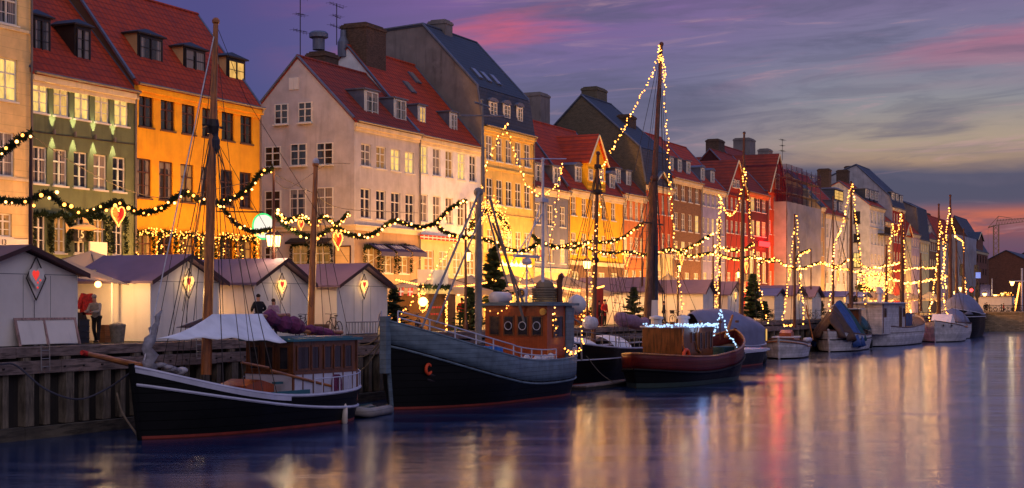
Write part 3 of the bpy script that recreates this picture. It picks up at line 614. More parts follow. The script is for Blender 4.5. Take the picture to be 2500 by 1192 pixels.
house('townhouse', 'slate blue house with two tall dormers beside the yellow gabled house', 1302, 1388, (1302, 455), 'slate_blue', 'dark_red_tile', ridge=('y', 5.0, 18.2), base=('butter', Z(1310, 663)),
      rows=[(1313, 1374, 3, 15, 1313, 496, 548, 'c'), (1313, 1374, 3, 15, 1313, 578, 640, 'dDl')], dorm=[(1316, 400, 450, 20, 'lead', 'white_wood', 'c', 'flat', .3), (1358, 407, 455, 18, 'lead', 'white_wood', 'c', 'flat', .3)],
      chim=[(1300, 1352, 220, 9, 2.2, 'rough_grey', .8)])
g = house('townhouse', 'yellow house with a red tiled gable above its middle windows', 1388, 1520, (1389, 461), 'yellow', 'red_tile', ridge=('y', 5.0, 18.2), base=('umber', Z(1390, 645)),
      rows=[(1401, 1498, 5, 13, 1401, 480, 526, 'c'), (1401, 1498, 5, 13, 1401, 569, 620, 'cDcDc')], ground=[(1405, 1500, 4, 17, 1405, 662, 712, 'mDmm')],
      dorm=[(1411, 404, 446, 15, 'lead', 'white_wood', 'c', 'arch', .5), (1494, 425, 463, 13, 'lead', 'white_wood', 'c', 'arch', .5)])
front_gable(g[0], g[1], 52., 1434, 1478, (1453, 331), 392, 'yellow', 'red_tile', 5.5, [(1441, 9, 412, 440, 'c'), (1467, 9, 414, 442, 'c')], ze=Z(1389, 461))
house('townhouse', 'narrow salmon pink house with four close windows and two tiny dormers', 1520, 1577, (1520, 472), 'salmon', 'dark_red_tile', rows=[(1528, 1568, 4, 9, 1528, 488, 536, 'D'), (1528, 1568, 4, 9, 1528, 578, 625, 'lDDl')], ground=[(1530, 1566, 3, 11, 1530, 660, 705, 'mmD')],
      dorm=[(1508, 412, 450, 12, 'lead', 'white_wood', 'c', 'flat', .8), (1534, 418, 455, 11, 'lead', 'white_wood', 'c', 'flat', .8)], rooflights=[(1550, 440)])
g = house('townhouse', 'rust red house with a small pediment and a huge dark brick gable behind', 1577, 1642, (1590, 452), 'rust', 'slate', prof=[(.6, 17.2), (7.0, 22.8), (14, 16)], gable_mat='dark_brick', base=('butter', Z(1590, 625)),
      rows=[(1590, 1634, 4, 8, 1590, 472, 520, 'd'), (1590, 1634, 4, 8, 1590, 567, 612, 'cdcd')], ground=[(1592, 1630, 3, 10, 1592, 660, 705, 'DDm')], chim=[(1437, 1492, 205, 7.0, 1.8, 'dark_brick', .8), (1522, 1560, 276, 3.5, 1.5, 'chimney_brick', .8)])
front_gable(g[0], g[1], 52., 1592, 1634, (1614, 422), 450, 'rust', 'lead', 3, ze=Z(1590, 470) + .3, name='pediment')
house('townhouse', 'brown brick house with three tall white dormers', 1642, 1712, (1642, 433), 'brown_brick', 'red_tile', rows=[(1651, 1702, 4, 10, 1651, 444, 488, 'c'), (1651, 1702, 4, 10, 1651, 519, 562, 'cccl'), (1651, 1702, 4, 10, 1651, 588, 632, 'DlDD')], ground=[(1655, 1700, 3, 12, 1655, 664, 706, 'Dmm')],
      dorm=[(1639, 384, 417, 9, 'lead', 'white_wood', 'c', 'flat', .6), (1659, 389, 420, 9, 'lead', 'white_wood', 'c', 'flat', .6), (1680, 394, 424, 9, 'lead', 'white_wood', 'c', 'flat', .6)])
house('townhouse', 'lavender grey house with two round topped dormers', 1712, 1770, (1712, 456), 'lavender', 'red_tile', rows=[(1718, 1763, 5, 7, 1718, 465, 502, 'c'), (1718, 1763, 5, 7, 1718, 531, 570, 'cDllc'), (1718, 1763, 5, 7, 1718, 600, 636, 'cDcDc')], ground=[(1722, 1760, 3, 9, 1722, 665, 705, 'mDm')],
      dorm=[(1715, 410, 440, 9, 'lead', 'white_wood', 'c', 'arch', .6), (1739, 417, 446, 9, 'lead', 'white_wood', 'c', 'arch', .6)])
g = house('townhouse', 'deep red house whose pointed gable faces the canal', 1770, 1825, (1770, 475), 'red', 'dark_red_tile', ridge=('y', 7, 13.6), cornice=None, rows=[(1776, 1820, 5, 7, 1776, 480, 511, 'c'), (1776, 1820, 5, 7, 1776, 536, 568, 'c'), (1776, 1820, 5, 7, 1776, 600, 632, 'D')], ground=[(1780, 1818, 3, 9, 1780, 665, 705, 'DmD')])
front_gable(g[0], g[1], 52., 1771, 1824, (1797, 393), 474, 'red', 'dark_red_tile', 14, [(1791, 7, 438, 458, 'c'), (1801, 7, 440, 459, 'c')], ze=g[3])
g = house('townhouse', 'dark maroon house with a glowing red neon sign', 1825, 1875, (1825, 467), 'maroon', 'dark_red_tile', rows=[(1838, 1865, 3, 10, 1838, 478, 515, 'mcc'), (1838, 1865, 3, 10, 1838, 538, 575, 'mlD')], ground=[(1836, 1866, 3, 10, 1836, 612, 690, 'lmm')], cornice='salmon')
q = MB(); q.box((X(1848) - g[1], -.5, Z(1848, 601)), (X(1871) - g[1], -.25, Z(1848, 589))); q.build('neon_sign', M['neon_red'], g[0])
lamp(g[0], ((X(1860) - g[1]), -2.2, Z(1848, 595)), 1500, (1, .015, .01), .35)
g = house('townhouse', 'orange red house with tall narrow gable, bay window and broad tiled roof', 1875, 1920, (1875, 470), 'orange_red', 'red_tile', ridge=('y', 7, 16), cornice=None, rows=[(1880, 1914, 4, 6, 1880, 478, 510, 'c'), (1880, 1914, 4, 6, 1880, 538, 572, 'c'), (1880, 1914, 4, 6, 1880, 600, 634, 'DcDc')], ground=[(1882, 1912, 4, 6, 1882, 662, 700, 'DmDD')])
front_gable(g[0], g[1], 52., 1876, 1919, (1897, 378), 465, 'orange_red', 'dark_red_tile', 16, [(1897, 10, 425, 462, 'c')], ze=g[3])
q = MB(); x_ = X(1900) - g[1]; z0 = Z(1900, 535); q.box((x_ - 1.6, -.9, z0), (x_ + 1.6, -.01, z0 + .15))
for k in range(12): q.box((x_ - 1.55 + k * .28, -.88, z0 + .15), (x_ - 1.52 + k * .28, -.85, z0 + 1.1))
q.box((x_ - 1.6, -.9, z0 + 1.1), (x_ + 1.6, -.84, z0 + 1.16)); q.build('balcony', M['iron'], g[0])
house('townhouse', 'building behind the red houses showing a weathered white gable', 1862, 1920, (1870, 470), 'white_gable', 'dark_red_tile', prof=[(6.2, 23.0), (12.4, 14.2)], D=55., cornice=None, gable_mat='white_gable', chim=[(1742, 1775, 336, 5.2, 1.8, 'chimney_brick', .7), (1818, 1850, 333, 7.5, 2.5, 'rough_grey', .7), (1868, 1890, 361, 4, 1.6, 'rough_grey', .7)])
house('townhouse', 'narrow tan house squeezed beside the scaffolded building', 2003, 2013, (2003, 505), 'tan', 'slate', rows=[(2008, 2008, 1, 5, 2008, 520, 555, 'd'), (2008, 2008, 1, 5, 2008, 590, 625, 'd')])
house('townhouse', 'white house with two dark dormers below a wide red roof', 2013, 2067, (2013, 521), 'pale', 'red_tile', ridge=('y', 6, 21.2), rows=[(2020, 2060, 4, 5, 2020, 545, 580, 'c'), (2020, 2060, 4, 5, 2020, 605, 640, 'cDcD'), (2020, 2060, 4, 6, 2020, 662, 692, 'D')],
      dorm=[(2037, 490, 513, 8, 'lead', 'white_wood', 'c', 'flat', .5), (2052, 494, 516, 8, 'lead', 'white_wood', 'c', 'flat', .5), (2047, 464, 491, 22, 'slate', 'black_wood', 'm', 'hip', 2.8)], chim=[(2020, 2032, 411, 6, 2, 'chimney_brick'), (2066, 2076, 414, 6, 2, 'chimney_brick')])
g = house('townhouse', 'pale corner house with a hanging balcony and three dormers on a red roof', 2123, 2159, (2123, 501), 'pale', 'red_tile', prof=[(5, 21.8), (11, 19), (13, 17)], rows=[(2129, 2154, 4, 4, 2129, 517, 545, 'd'), (2129, 2154, 4, 4, 2129, 570, 597, 'c'), (2129, 2154, 4, 4, 2129, 620, 645, 'D')], ground=[(2130, 2153, 3, 5, 2130, 664, 690, 'mmm')],
      dorm=[(2117, 462, 484, 8, 'slate', 'white_wood', 'c', 'flat', .8), (2128, 465, 487, 8, 'slate', 'white_wood', 'c', 'flat', .8), (2139, 468, 490, 8, 'slate', 'white_wood', 'c', 'flat', .8)],
      gwin=[(2092, 16, 517, 546, 'black_wood', 'd'), (2092, 16, 571, 592, 'black_wood', 'd'), (2092, 16, 618, 653, 'black_wood', 'l')], band=[Z(2125, 556)])
x_, z0 = X(2150) - g[1], Z(2150, 575); q = MB(); q.box((x_ - 2.5, -1.2, z0), (x_ + 2.5, -.01, z0 + .25)); q.box((x_ - 2.5, -1.2, z0 + 1.3), (x_ + 2.5, -1.1, z0 + 1.4))
for k in range(18): q.box((x_ - 2.45 + k * .28, -1.18, z0 + .25), (x_ - 2.39 + k * .28, -1.12, z0 + 1.3))
q.build('balcony', M['iron'], g[0])
house('townhouse', 'tall narrow tan house between the pale corner house and a red one', 2159, 2179, (2159, 540), 'tan', 'red_tile', ridge=('y', 5, 20), rows=[(2164, 2175, 2, 4, 2164, 545, 570, 'c'), (2164, 2175, 2, 4, 2164, 590, 615, 'D'), (2164, 2175, 2, 4, 2164, 635, 660, 'm')])
house('townhouse', 'tall red house with white window frames and a high white gable', 2179, 2208, (2179, 505), 'red', 'slate', prof=[(.5, 20.5), (Yx(2090, X(2179)) - 52, Zx(2090, 404, X(2179))), (22, 20)], gable_mat='white_gable', rows=[(2184, 2204, 4, 3.5, 2184, 520, 545, 'c'), (2184, 2204, 4, 3.5, 2184, 570, 592, 'c'), (2184, 2204, 4, 3.5, 2184, 615, 637, 'D')],
      dorm=[(2180, 470, 494, 6, 'slate', 'white_wood', 'c', 'flat', .3), (2190, 474, 497, 6, 'slate', 'white_wood', 'c', 'flat', .3), (2200, 478, 500, 6, 'slate', 'white_wood', 'c', 'flat', .3)], chim=[(2083, 2096, 404, 8, 2, 'chimney_brick', .5)])
g = house('townhouse', 'slim buttery yellow house with its own pointed gable', 2208, 2225, (2208, 575), 'butter', 'red_tile', ridge=('y', 5, 19), cornice=None, rows=[(2212, 2221, 2, 4, 2212, 590, 612, 'D'), (2212, 2221, 2, 4, 2212, 630, 652, 'D')]); front_gable(g[0], g[1], 52., 2209, 2225, (2217, 548), 574, 'butter', 'red_tile', 8, ze=g[3])
house('townhouse', 'pinkish grey house far along the row', 2225, 2245, (2225, 570), 'pinkish', 'red_tile', rows=[(2229, 2241, 3, 3.5, 2229, 583, 605, 'c'), (2229, 2241, 3, 3.5, 2229, 625, 648, 'D')])
house('townhouse', 'butter coloured house far along the row beside a brown one', 2245, 2268, (2245, 585), 'butter', 'slate', prof=[(.6, 20), (Yx(2200, X(2245)) - 52, Zx(2200, 492, X(2245))), (17, 20)], gable_mat='rough_grey', rows=[(2249, 2264, 4, 3, 2249, 596, 617, 'c'), (2249, 2264, 4, 3, 2249, 635, 657, 'D')])
house('townhouse', 'brown house with small dormers far along the row', 2268, 2290, (2268, 582), 'brown_brick', 'dark_red_tile', rows=[(2272, 2286, 4, 3, 2272, 592, 612, 'c'), (2272, 2286, 4, 3, 2272, 632, 652, 'D')], dorm=[(2262, 548, 566, 5, 'lead', 'white_wood', 'm', 'flat', .4), (2270, 551, 568, 5, 'lead', 'white_wood', 'c', 'flat', .4)], chim=[(2238, 2254, 512, 6, 2.5, 'chimney_brick', .5)])
house('townhouse', 'dusky pink house with red roof just left of the far scaffolding', 2290, 2333, (2290, 588), 'pinkish', 'red_tile', ridge=('L', 2262, 527), rows=[(2296, 2328, 6, 3, 2296, 598, 617, 'c'), (2296, 2328, 6, 3, 2296, 637, 657, 'D')], chim=[(2262, 2274, 520, 6, 2.5, 'chimney_brick', .5)])
g = house('warehouse', 'brown brick warehouse with a tall gable at the far end of the row', 2383, 2411, (2383, 612), 'far_brick', 'slate', ridge=('y', 5, 22.5), rows=[(2387, 2407, 4, 3, 2387, 622, 640, 'dddd'), (2387, 2407, 4, 3, 2387, 655, 670, 'dDdd'), (2387, 2407, 4, 3, 2387, 690, 704, 'dddD')], frame='black_wood')
front_gable(g[0], g[1], 52., 2386, 2400, (2393, 568), 585, 'far_brick', 'slate', 7, ze=g[3])

# scaffolded buildings: tube frame, netting and sheeting over a plain house
M['net'] = mat('net', srgb(112, 40, 74), .9, trans=.5, var=.3, scale=.6, bump=.4, bscale=2, holes=.5); M['sheet'] = mat('sheet', srgb(190, 186, 196), .6, trans=.35, var=.2, scale=.35, bump=.9, bscale=1.1, holes=.18); M['steel'] = mat('steel', srgb(84, 84, 92), .5, .5)
def scaffold(label, pa, pb, py_top, py_net, net):
    xa, xb = X(pa, 50.4), X(pb, 50.4); zt = Z(pa, py_top, 50.4); zn = Z(pa, py_net, 50.4) if py_net else zt; w = xb - xa
    T = thing('scaffolded_building', label, 'building', (xa, 50.4, 0))
    MB().box((.8, 1.6, 0), (w, 12, zt - 2)).build('wall', M['rough_grey'], T)
    q = MB(); nx = max(3, int(w / 2.4)); zs = [2 + 2.0 * k for k in range(int(zt / 2))]
    for i in range(nx + 1):
        for y in (0, 1.2): q.tube([(w * i / nx, y, 0), (w * i / nx, y, zt)], .045, 5)
    for z in zs:
        for y in (0, 1.2): q.tube([(0, y, z), (w, y, z)], .04, 5); q.tube([(0, y, z + .95), (w, y, z + .95)], .03, 4)
        for i in range(nx + 1): q.tube([(w * i / nx, 0, z), (w * i / nx, 1.2, z)], .04, 4)
    for k in range(5): q.tube([(0, 1.2 + k * 2, 0), (0, 1.2 + k * 2, zt)], .045, 5)
    for z in zs: q.tube([(0, 0, z), (0, 9.2, z)], .04, 5)
    q.build('scaffold_frame', M['steel'], T)
    q = MB(); 
    for z in zs: q.box((0, .1, z - .06), (w, 1.1, z - .01))
    q.build('walk_boards', M['timber'], T)
    def cloth(z0, z1, m, nm):
        q = MB(); q.grid(lambda u, v: (w * u, -.08 - .10 * abs(math.sin(u * nx * math.pi)) - .05 * math.sin(v * 30 + u * 9), z0 + (z1 - z0) * v), nx * 6, 18)
        q.grid(lambda u, v: (-.08 - .10 * abs(math.sin(u * 4 * math.pi)), 9 * (1 - u), z0 + (z1 - z0) * v), 24, 18); q.smooth().build(nm, m, T)
    cloth(.5, zn, M['sheet'], 'sheeting')
    if net:
        q = MB(); q.grid(lambda u, v: (w * u * .45, -.06 - .1 * math.sin(u * 9), zn + (zt - zn) * v), 8, 8); q.grid(lambda u, v: (w * .45 + w * .55 * u, -.06 - .1 * math.sin(u * 9), zt - (zt - zn) * .35 * v - .3), 8, 4)
        q.grid(lambda u, v: (-.06, 9 * u, zn + (zt - zn) * v), 8, 8); q.build('net', M['net'], T)
scaffold('building wrapped in white sheeting under magenta netted scaffolding', 1920, 2003, 400, 492, True)
scaffold('far building wholly wrapped in pale scaffold sheeting', 2333, 2383, 572, None, False)

# houses behind the row and beyond the bridge
def backhouse(name, label, xa, xb, y0, y1, ze, zr, wall, roof, axis='x', cat='house', chim=()):
    T = thing(name, label, cat, (xa, y0, 0)); w, d = xb - xa, y1 - y0; q = MB()
    if axis == 'x':
        q.prism([(0, 0, 0), (0, 0, ze), (0, d / 2, zr), (0, d, ze), (0, d, 0)], (w, 0, 0)); q.build('wall', M[wall], T); q = MB(); slab(q, (-.4, ze - .4), (d / 2, zr), -.2, w + .2, .2); slab(q, (d / 2, zr), (d + .4, ze - .4), -.2, w + .2, .2); q.build('roof', M[roof], T)
    else:
        q.prism([(0, 0, 0), (w, 0, 0), (w, 0, ze), (w / 2, 0, zr), (0, 0, ze)], (0, d, 0)); q.build('wall', M[wall], T); q = MB()
        q.prism([(-.4, -.3, ze - .3), (w / 2, -.3, zr), (w / 2, -.3, zr + .25), (-.4, -.3, ze)], (0, d + .6, 0)); q.prism([(w + .4, -.3, ze - .3), (w / 2, -.3, zr), (w / 2, -.3, zr + .25), (w + .4, -.3, ze)], (0, d + .6, 0)); q.build('roof', M[roof], T)
    for c in chim: MB().box((c[0], c[1], ze - 1), (c[0] + c[2], c[1] + c[2], c[3])).build('chimney', M['chimney_brick'], T)
    return T
xg = X(865); backhouse('townhouse', 'house up the side street with a sliver of red roof showing', X(634) - .5, X(634) + 9, 64.5, 74, 14.0, 19.3, 'orange', 'red_tile')
T = backhouse('warehouse', 'low brick shed with arched windows beyond the canal bridge', 400, 450, 38, 62, 9.5, 15.5, 'far_brick', 'slate', 'x', 'warehouse')
backhouse('warehouse', 'dark slate roofed warehouse in the distance behind the brick shed', 520, 580, 40, 78, 8, 19, 'far_brick', 'slate', 'x', 'warehouse', [(2, 12, 4, 22)])
backhouse('warehouse', 'long low dark building at the right edge beyond the bridge', 500, 620, -12, 34, 8, 11, 'far_brick', 'slate', 'x', 'warehouse')
# ------------------------------------------------------------------ the timber quay
T = thing('quay_wall', 'weathered timber quay wall of posts and beams along the water', 'quay', (20, DQ, 0)); L = 247
q = MB(); 
for k in range(28):
    a = k * L / 28; q.box((a + .01, -.22, -.33 + random.uniform(-.02, .02)), (a + L / 28 - .01, .32, .02 + random.uniform(-.015, .015)))
tag(q.build('top_beam', M['timber'], T), kind='stuff')
q = MB()
for k in range(28): a = k * L / 28 + 2; q.box((a + .01, -.36, -.88 + random.uniform(-.02, .02)), (a + L / 28 - .01, -.1, -.47 + random.uniform(-.02, .02)))
tag(q.build('waling_beam', M['timber'], T), kind='stuff')
q = MB()
for k in range(28): a = k * L / 28; q.box((a + .01, -.62, WATER - .4), (a + L / 28 - .01, -.32, -2.68 + random.uniform(-.04, .04)))
tag(q.build('foot_beam', M['algae'], T), kind='stuff')
MB().box((0, .02, WATER - .5), (L, .3, -.34)).build('sheet_piling', M['timber_dark'], T)
pm = MB().box((-.2, -.33, -2.66), (.2, .02, -.885)).box((-.17, -.2, -.465), (.17, .02, -.335)).mesh('post', M['timber_v'])
pm2 = MB().box((-.13, -.24, -2.66), (.13, .02, -.89)).mesh('post', M['timber_v'])
x_ = .6
for k in range(98):
    inst('post', pm if k % 2 == 0 else pm2, T, (x_, random.uniform(-.02, .01), 0), random.uniform(-.02, .02)); x_ += random.uniform(.85, 1.1) * (1 if k < 60 else 2.2)
q = MB()
for k in range(60): q.lathe((.6 + k * .96, -.36, -.68), [(.05, -.03), (.06, 0), (.05, .03)], 6)
tag(q.build('bolts', M['iron'], T), kind='stuff')

# ------------------------------------------------------------------ market stalls
def heart_lantern(T, x, z, lit=True, s=1.):
    q = MB(); d = [(-.38, 0), (0, -.62), (.38, 0), (0, .62)]
    for i in range(4): a, b = d[i], d[(i + 1) % 4]; q.tube([(x + a[0] * s, -.12, z + a[1] * s), (x + b[0] * s, -.12, z + b[1] * s)], .025 * s, 4)
    lf = q.build('lantern_frame', M['iron'], T)
    pts = []
    for k in range(24):
        a = 2 * math.pi * k / 24; pts.append((x + .30 * s * math.sin(a) ** 3 * 1.0, z + .28 * s * (13 * math.cos(a) - 5 * math.cos(2 * a) - 2 * math.cos(3 * a) - math.cos(4 * a)) / 13 + .05))
    MB().prism([(p[0], -.16, p[1]) for p in pts], (0, .06, 0)).build('lantern_heart', M['lantern_heart' if lit else 'white_wood'], lf)
    q = MB(); q.prism([(p[0] * .45 + x * .55 - .05 * s, -.175, p[1] * .5 + z * .5 + .08 * s) for p in pts], (0, .01, 0))
    for dx, dz in ((.02, -.12), (.12, -.05), (.02, -.26)): q.ball((x + dx * s, -.17, z + dz * s), .03 * s, 6, 4)
    q.build('heart_mark', M['heart_red'], lf)
    q = MB(); q.tube([(x, -.04, z + .62 * s), (x, -.03, z + .9 * s)], .012, 4); q.tube([(x, -.04, z - .62 * s), (x, -.03, .2)], .012, 4); q.build('cable', M['wire'], lf)
    if lit: lamp(T, (x, -.45, z), 14, (1, .62, .25), .12)
def stall(label, pl, pr, apx, apy, epy, depth=3.8, wall='stall_white', roof='felt', heart=None, D=38.0, lit=True, group=None, xl=None, hs=1.):
    x0 = X(pl, D) if xl is None else xl; x1 = X(pr, D); ze = Z(pl if xl is None else pr, epy, D); za = Z(apx, apy, D); w = x1 - x0; xm = w / 2
    T = thing('market_stall', label, 'market stall', (x0, D, 0), 0, group)
    q = MB(); q.prism([(0, 0, .02), (w, 0, .02), (w, 0, ze), (xm, 0, za - .12), (0, 0, ze)], (0, depth, 0)); q.build('wall', M[wall], T)
    sl = (za - ze) / xm; e = .32; th = .10
    for s_ in (0, 1):
        xe = -e if s_ == 0 else w + e; q = MB(); zz = ze - e * sl + .05
        q.prism([(xe, -.35, zz), (xm, -.35, za), (xm, -.35, za + th), (xe, -.35, zz + th)], (0, depth + .6, 0)); q.build('roof_panel', M[roof], T)
        q = MB(); q.prism([(xe, -.38, zz - .06), (xm, -.38, za - .06), (xm, -.38, za + th + .01), (xe, -.38, zz + th + .01)], (0, .025, 0)); q.build('bargeboard', M['fascia'], T)
    q = MB(); 
    for xx in (.0, w): q.box((xx - .03, -.025, .03), (xx + .03, -.002, ze))
    for yy in (depth * .5,): q.box((-.02, yy - .02, .03), (-.002, yy + .02, ze))
    q.box((-.02, .02, .02), (-.003, depth - .02, .12)); tag(q.build('trim', M['white_wood' if wall == 'stall_white' else wall], T), kind='stuff')
    q = MB()                                             # board joints of the gable
    nb_ = max(2, int(w / 1.2))
    for k in range(1, nb_): xx = w * k / nb_; q.box((xx - .008, -.006, .1), (xx + .008, -.001, ze - .05))
    if w > 3: q.box((.02, -.006, ze - .02), (w - .02, -.001, ze))
    tag(q.build('board_joint', M['steel'], T), kind='stuff')
    if heart: heart_lantern(T, X(heart[0], D) - x0, Z(heart[0], heart[1], D), lit, hs)
    return T, x0, x1
S1 = stall('white market stall at the left edge with an unlit red heart sign', 0, 187, 86, 606, 672, 4.4, xl=X(187, 38.) - 5.4, heart=None, roof='felt_brown')
S2 = stall('white stall with a glowing heart lantern left of the thick orange mast', 367, 532, 462, 627, 686, 4.0, heart=(455, 693))
S3 = stall('white stall behind the two people chatting on the quay', 620, 750, 690, 636, 690, 4.4, heart=(683, 700))
S4 = stall('white stall with a glowing heart lantern beside the bow of the grey and black trawler', 822, 944, 893, 648, 697, 4.2, heart=(884, 700))
stall('white stall behind the tallest mast with furled mauve sail before it', 1577, 1606, 1592, 680, 709, 5.5, heart=(1583, 716), hs=.9)
stall('white stall with two bicycles leaning on its side', 1716, 1740, 1729, 686, 713, 4.6)
stall('white stall right of the one with bicycles, oval lantern glowing on its gable', 1776, 1806, 1792, 690, 718, 3.6, heart=(1793, 722), hs=.9)
stall('small clapboard hut with pale blue roof beside the bushy fir', 1890, 1914, 1903, 706, 722, 1.8, 'clapboard', 'felt_blue')
stall('white stall with glowing lantern behind the thin light-strung mast', 1936, 1962, 1950, 699, 721, 3.6, heart=(1948, 726))
stall('plain white stall right of the thin light-strung mast', 1982, 2004, 1994, 701, 724, 2.8)
stall('clapboard hut with blue roof left of the mast by the green tarpaulin boat', 2058, 2076, 2067, 713, 725, 3.4, 'clapboard', 'felt_blue', heart=(2060, 732))
stall('clapboard hut with blue roof behind the green tarpaulin boat, lantern on its right corner', 2104, 2122, 2113, 715, 726, 3.8, 'clapboard', 'felt_blue', heart=(2118, 732))
T = S1[0]; xx = X(82, 38.) - S1[1]; zz = Z(82, 680, 38.); heart_lantern(T, xx, zz, False, 1.25)
# the lean-to opening between the first two stalls, seen lit from inside
T = thing('shop_awning', 'pale canvas awning with a bright lamp between the first two stalls', 'awning', (X(187, 39.2), 39.2, 0)); w = X(296, 39.2) - X(187, 39.2)
M['canvas'] = mat('canvas', srgb(232, 216, 190), .8, trans=.6, var=.06, scale=.6); M['canvas_white'] = mat('canvas_white', srgb(236, 234, 242), .75, trans=.12, var=.08, scale=1.5, bump=.3, bscale=3)
q = MB(); q.grid(lambda u, v: (-.2 + (w + .2) * u, -.4 + 3.2 * v, 2.45 + 1.0 * v - .2 * u), 6, 6); solid(q.build('canopy', M['canvas'], T), .03)
MB().ball((w * .47, 0, 2.25), .13, 8, 6).build('lamp_bulb', M['bulb_hot'], T); lamp(T, (w * .47, -.15, 2.1), 190, (1, .56, .2), .12)
for x_ in (.05, w - .4): q = MB().box((x_, .1, 0), (x_ + .06, .16, 2.5)); q.build('pole', M['white_wood'], T)
MB().box((w * .75, 2.6, 0), (w, 2.7, 2.5)).build('back_panel', M['cream'], T)
MB().box((-.1, 2.75, 0), (w * .75, 2.85, 2.6)).build('back_panel', M['olive_base'], T)
M['leather'] = mat('leather', srgb(54, 40, 36), .6); M['red_cloth'] = mat('red_cloth', srgb(190, 40, 28), .8, var=.4, scale=12); M['black_plastic'] = mat('black_plastic', srgb(40, 42, 50), .5); M['crate_wood'] = mat('crate_wood', srgb(170, 110, 62), .8, var=.3, pattern=('plank', 'z', 7)); M['concrete'] = mat('concrete', srgb(120, 110, 98), .9, var=.25, scale=8, bump=.3)
T = thing('clothes_rack', 'rack with a red patterned jumper hung under the awning lamp', 'clothes rack', (X(205, 39.), 39., 0))
q = MB(); q.tube([(-.5, 0, 0), (-.5, 0, 1.6), (.6, 0, 1.6), (.6, 0, 0)], .025, 6); q.build('rail', M['steel'], T)
def garment(T, x, m, z=1.55, s=1):
    q = MB(); q.prism([(x - .28 * s, -.1, z - .75 * s), (x + .28 * s, -.1, z - .75 * s), (x + .25 * s, -.1, z - .2), (x + .42 * s, -.1, z - .55 * s), (x + .5 * s, -.1, z - .48 * s), (x + .22 * s, -.1, z), (x + .06, -.1, z - .04), (x - .06, -.1, z - .04), (x - .22 * s, -.1, z), (x - .5 * s, -.1, z - .48 * s), (x - .42 * s, -.1, z - .55 * s), (x - .25 * s, -.1, z - .2)], (0, .14, 0)); q.build('garment', M[m], T)
garment(T, .12, 'red_cloth', 1.9, 1.1); garment(T, -.3, 'leather', 1.2)
T = thing('shelf', 'shelf of dark goods and wooden boxes at the back of the lit awning', 'shelf', (X(262, 41.), 41., 0))
q = MB()
for z_ in (.1, .75, 1.35): q.box((-.7, -.2, z_), (.6, .3, z_ + .04))
for x_ in (-.72, .6): q.box((x_, -.2, 0), (x_ + .04, .3, 1.9))
q.build('frame', M['crate_wood'], T); q = MB()
for k in range(9): a = random.uniform(-.6, .4); z_ = random.choice((.14, .79, 1.39)); q.box((a, -.18, z_), (a + .22, .1, z_ + random.uniform(.15, .42)))
tag(q.build('goods', M['leather'], T), kind='stuff')
for i, (px, n_, m, lab) in enumerate(((196, 4, 'black_plastic', 'black plastic crate'), (258, 3, 'crate_wood', 'wooden crate'))):
    for k in range(n_):
        pos = ['lowest', 'second from the bottom', 'third from the bottom', 'topmost'][k] if n_ == 4 else ['lowest', 'middle', 'topmost'][k]
        c_ = thing('crate', f'{lab}, {pos} of the stack under the awning', 'crate', (X(px, 38.6), 38.6, .02 + k * .225), 0)
        q = MB(); q.box((-.27, -.2, 0), (.27, .2, .03)); 
        for a in ((-.27, -.2, .27, -.18), (-.27, .18, .27, .2), (-.27, -.18, -.25, .18), (.25, -.18, .27, .18)): q.box((a[0], a[1], .03), (a[2], a[3], .22))
        q.build('box', M[m], c_); q = MB(); q.box((-.285, -.215, .17), (.285, -.2, .2)); q.build('rim', M[m], c_)
T = thing('litter_bin', 'round grey concrete bin by the left wall of the second stall', 'bin', (X(287, 37.8), 37.8, .02)); MB().lathe((0, 0, 0), [(.24, 0), (.31, .62), (.29, .66)], 18).build('body', M['concrete'], T); MB().lathe((0, 0, .64), [(.32, 0), (.3, .06), (.12, .12), (.0, .13)], 18).build('lid', M['concrete'], T)
T = thing('leaning_frame', 'pinkish wooden frame panel leaning against the first stall', 'frame', (X(40, 37.75), 37.75, .02)); w = X(190, 37.75) - X(40, 37.75); M['pink_wood'] = mat('pink_wood', srgb(176, 140, 132), .8, var=.2, pattern=('grain', 'z', 8))
q = MB(); 
for x_ in (0, w * .45, w - .1): q.prism([(x_, -.16, 0), (x_ + .1, -.16, 0), (x_ + .1, .10, .98), (x_, .10, .98)], (0, .05, 0))
q.prism([(.1, .075, .9), (w - .1, .075, .9), (w - .1, .10, .98), (.1, .10, .98)], (0, .05, 0)); q.build('frame', M['pink_wood'], T)
MB().prism([(.1, -.1, .05), (w - .1, -.1, .05), (w - .1, .09, .88), (.1, .09, .88)], (0, .02, 0)).build('panel', M['stall_white'], T)

# ------------------------------------------------------------------ light strings, garlands, hearts, lamp posts
BULB = MB().ball((0, 0, 0), 1, 6, 4).smooth().mesh('bulb', M['bulb']); BULBH = MB().ball((0, 0, 0), 1, 8, 5).smooth().mesh('bulb', M['bulb_hot']); BULBC = MB().ball((0, 0, 0), 1, 6, 4).smooth().mesh('bulb', M['bulb_cold'])
def walk(pts, step):
    out = []; carry = 0
    for a, b in zip(pts, pts[1:]):
        L = (b - a).length; s = carry
        while s < L: out.append(a.lerp(b, s / L)); s += step
        carry = s - L
    return out
def smoothpath(pts, n=6):
    pts = [Vector(p) for p in pts]; P_ = [pts[0] * 2 - pts[1]] + pts + [pts[-1] * 2 - pts[-2]]; out = []
    for i in range(1, len(P_) - 2):
        for k in range(n):
            t_ = k / n; a, b, c, d = P_[i - 1], P_[i], P_[i + 1], P_[i + 2]
            out.append(.5 * ((2 * b) + (c - a) * t_ + (2 * a - 5 * b + 4 * c - d) * t_ ** 2 + (-a + 3 * b - 3 * c + d) * t_ ** 3))
    out.append(pts[-1]); return out
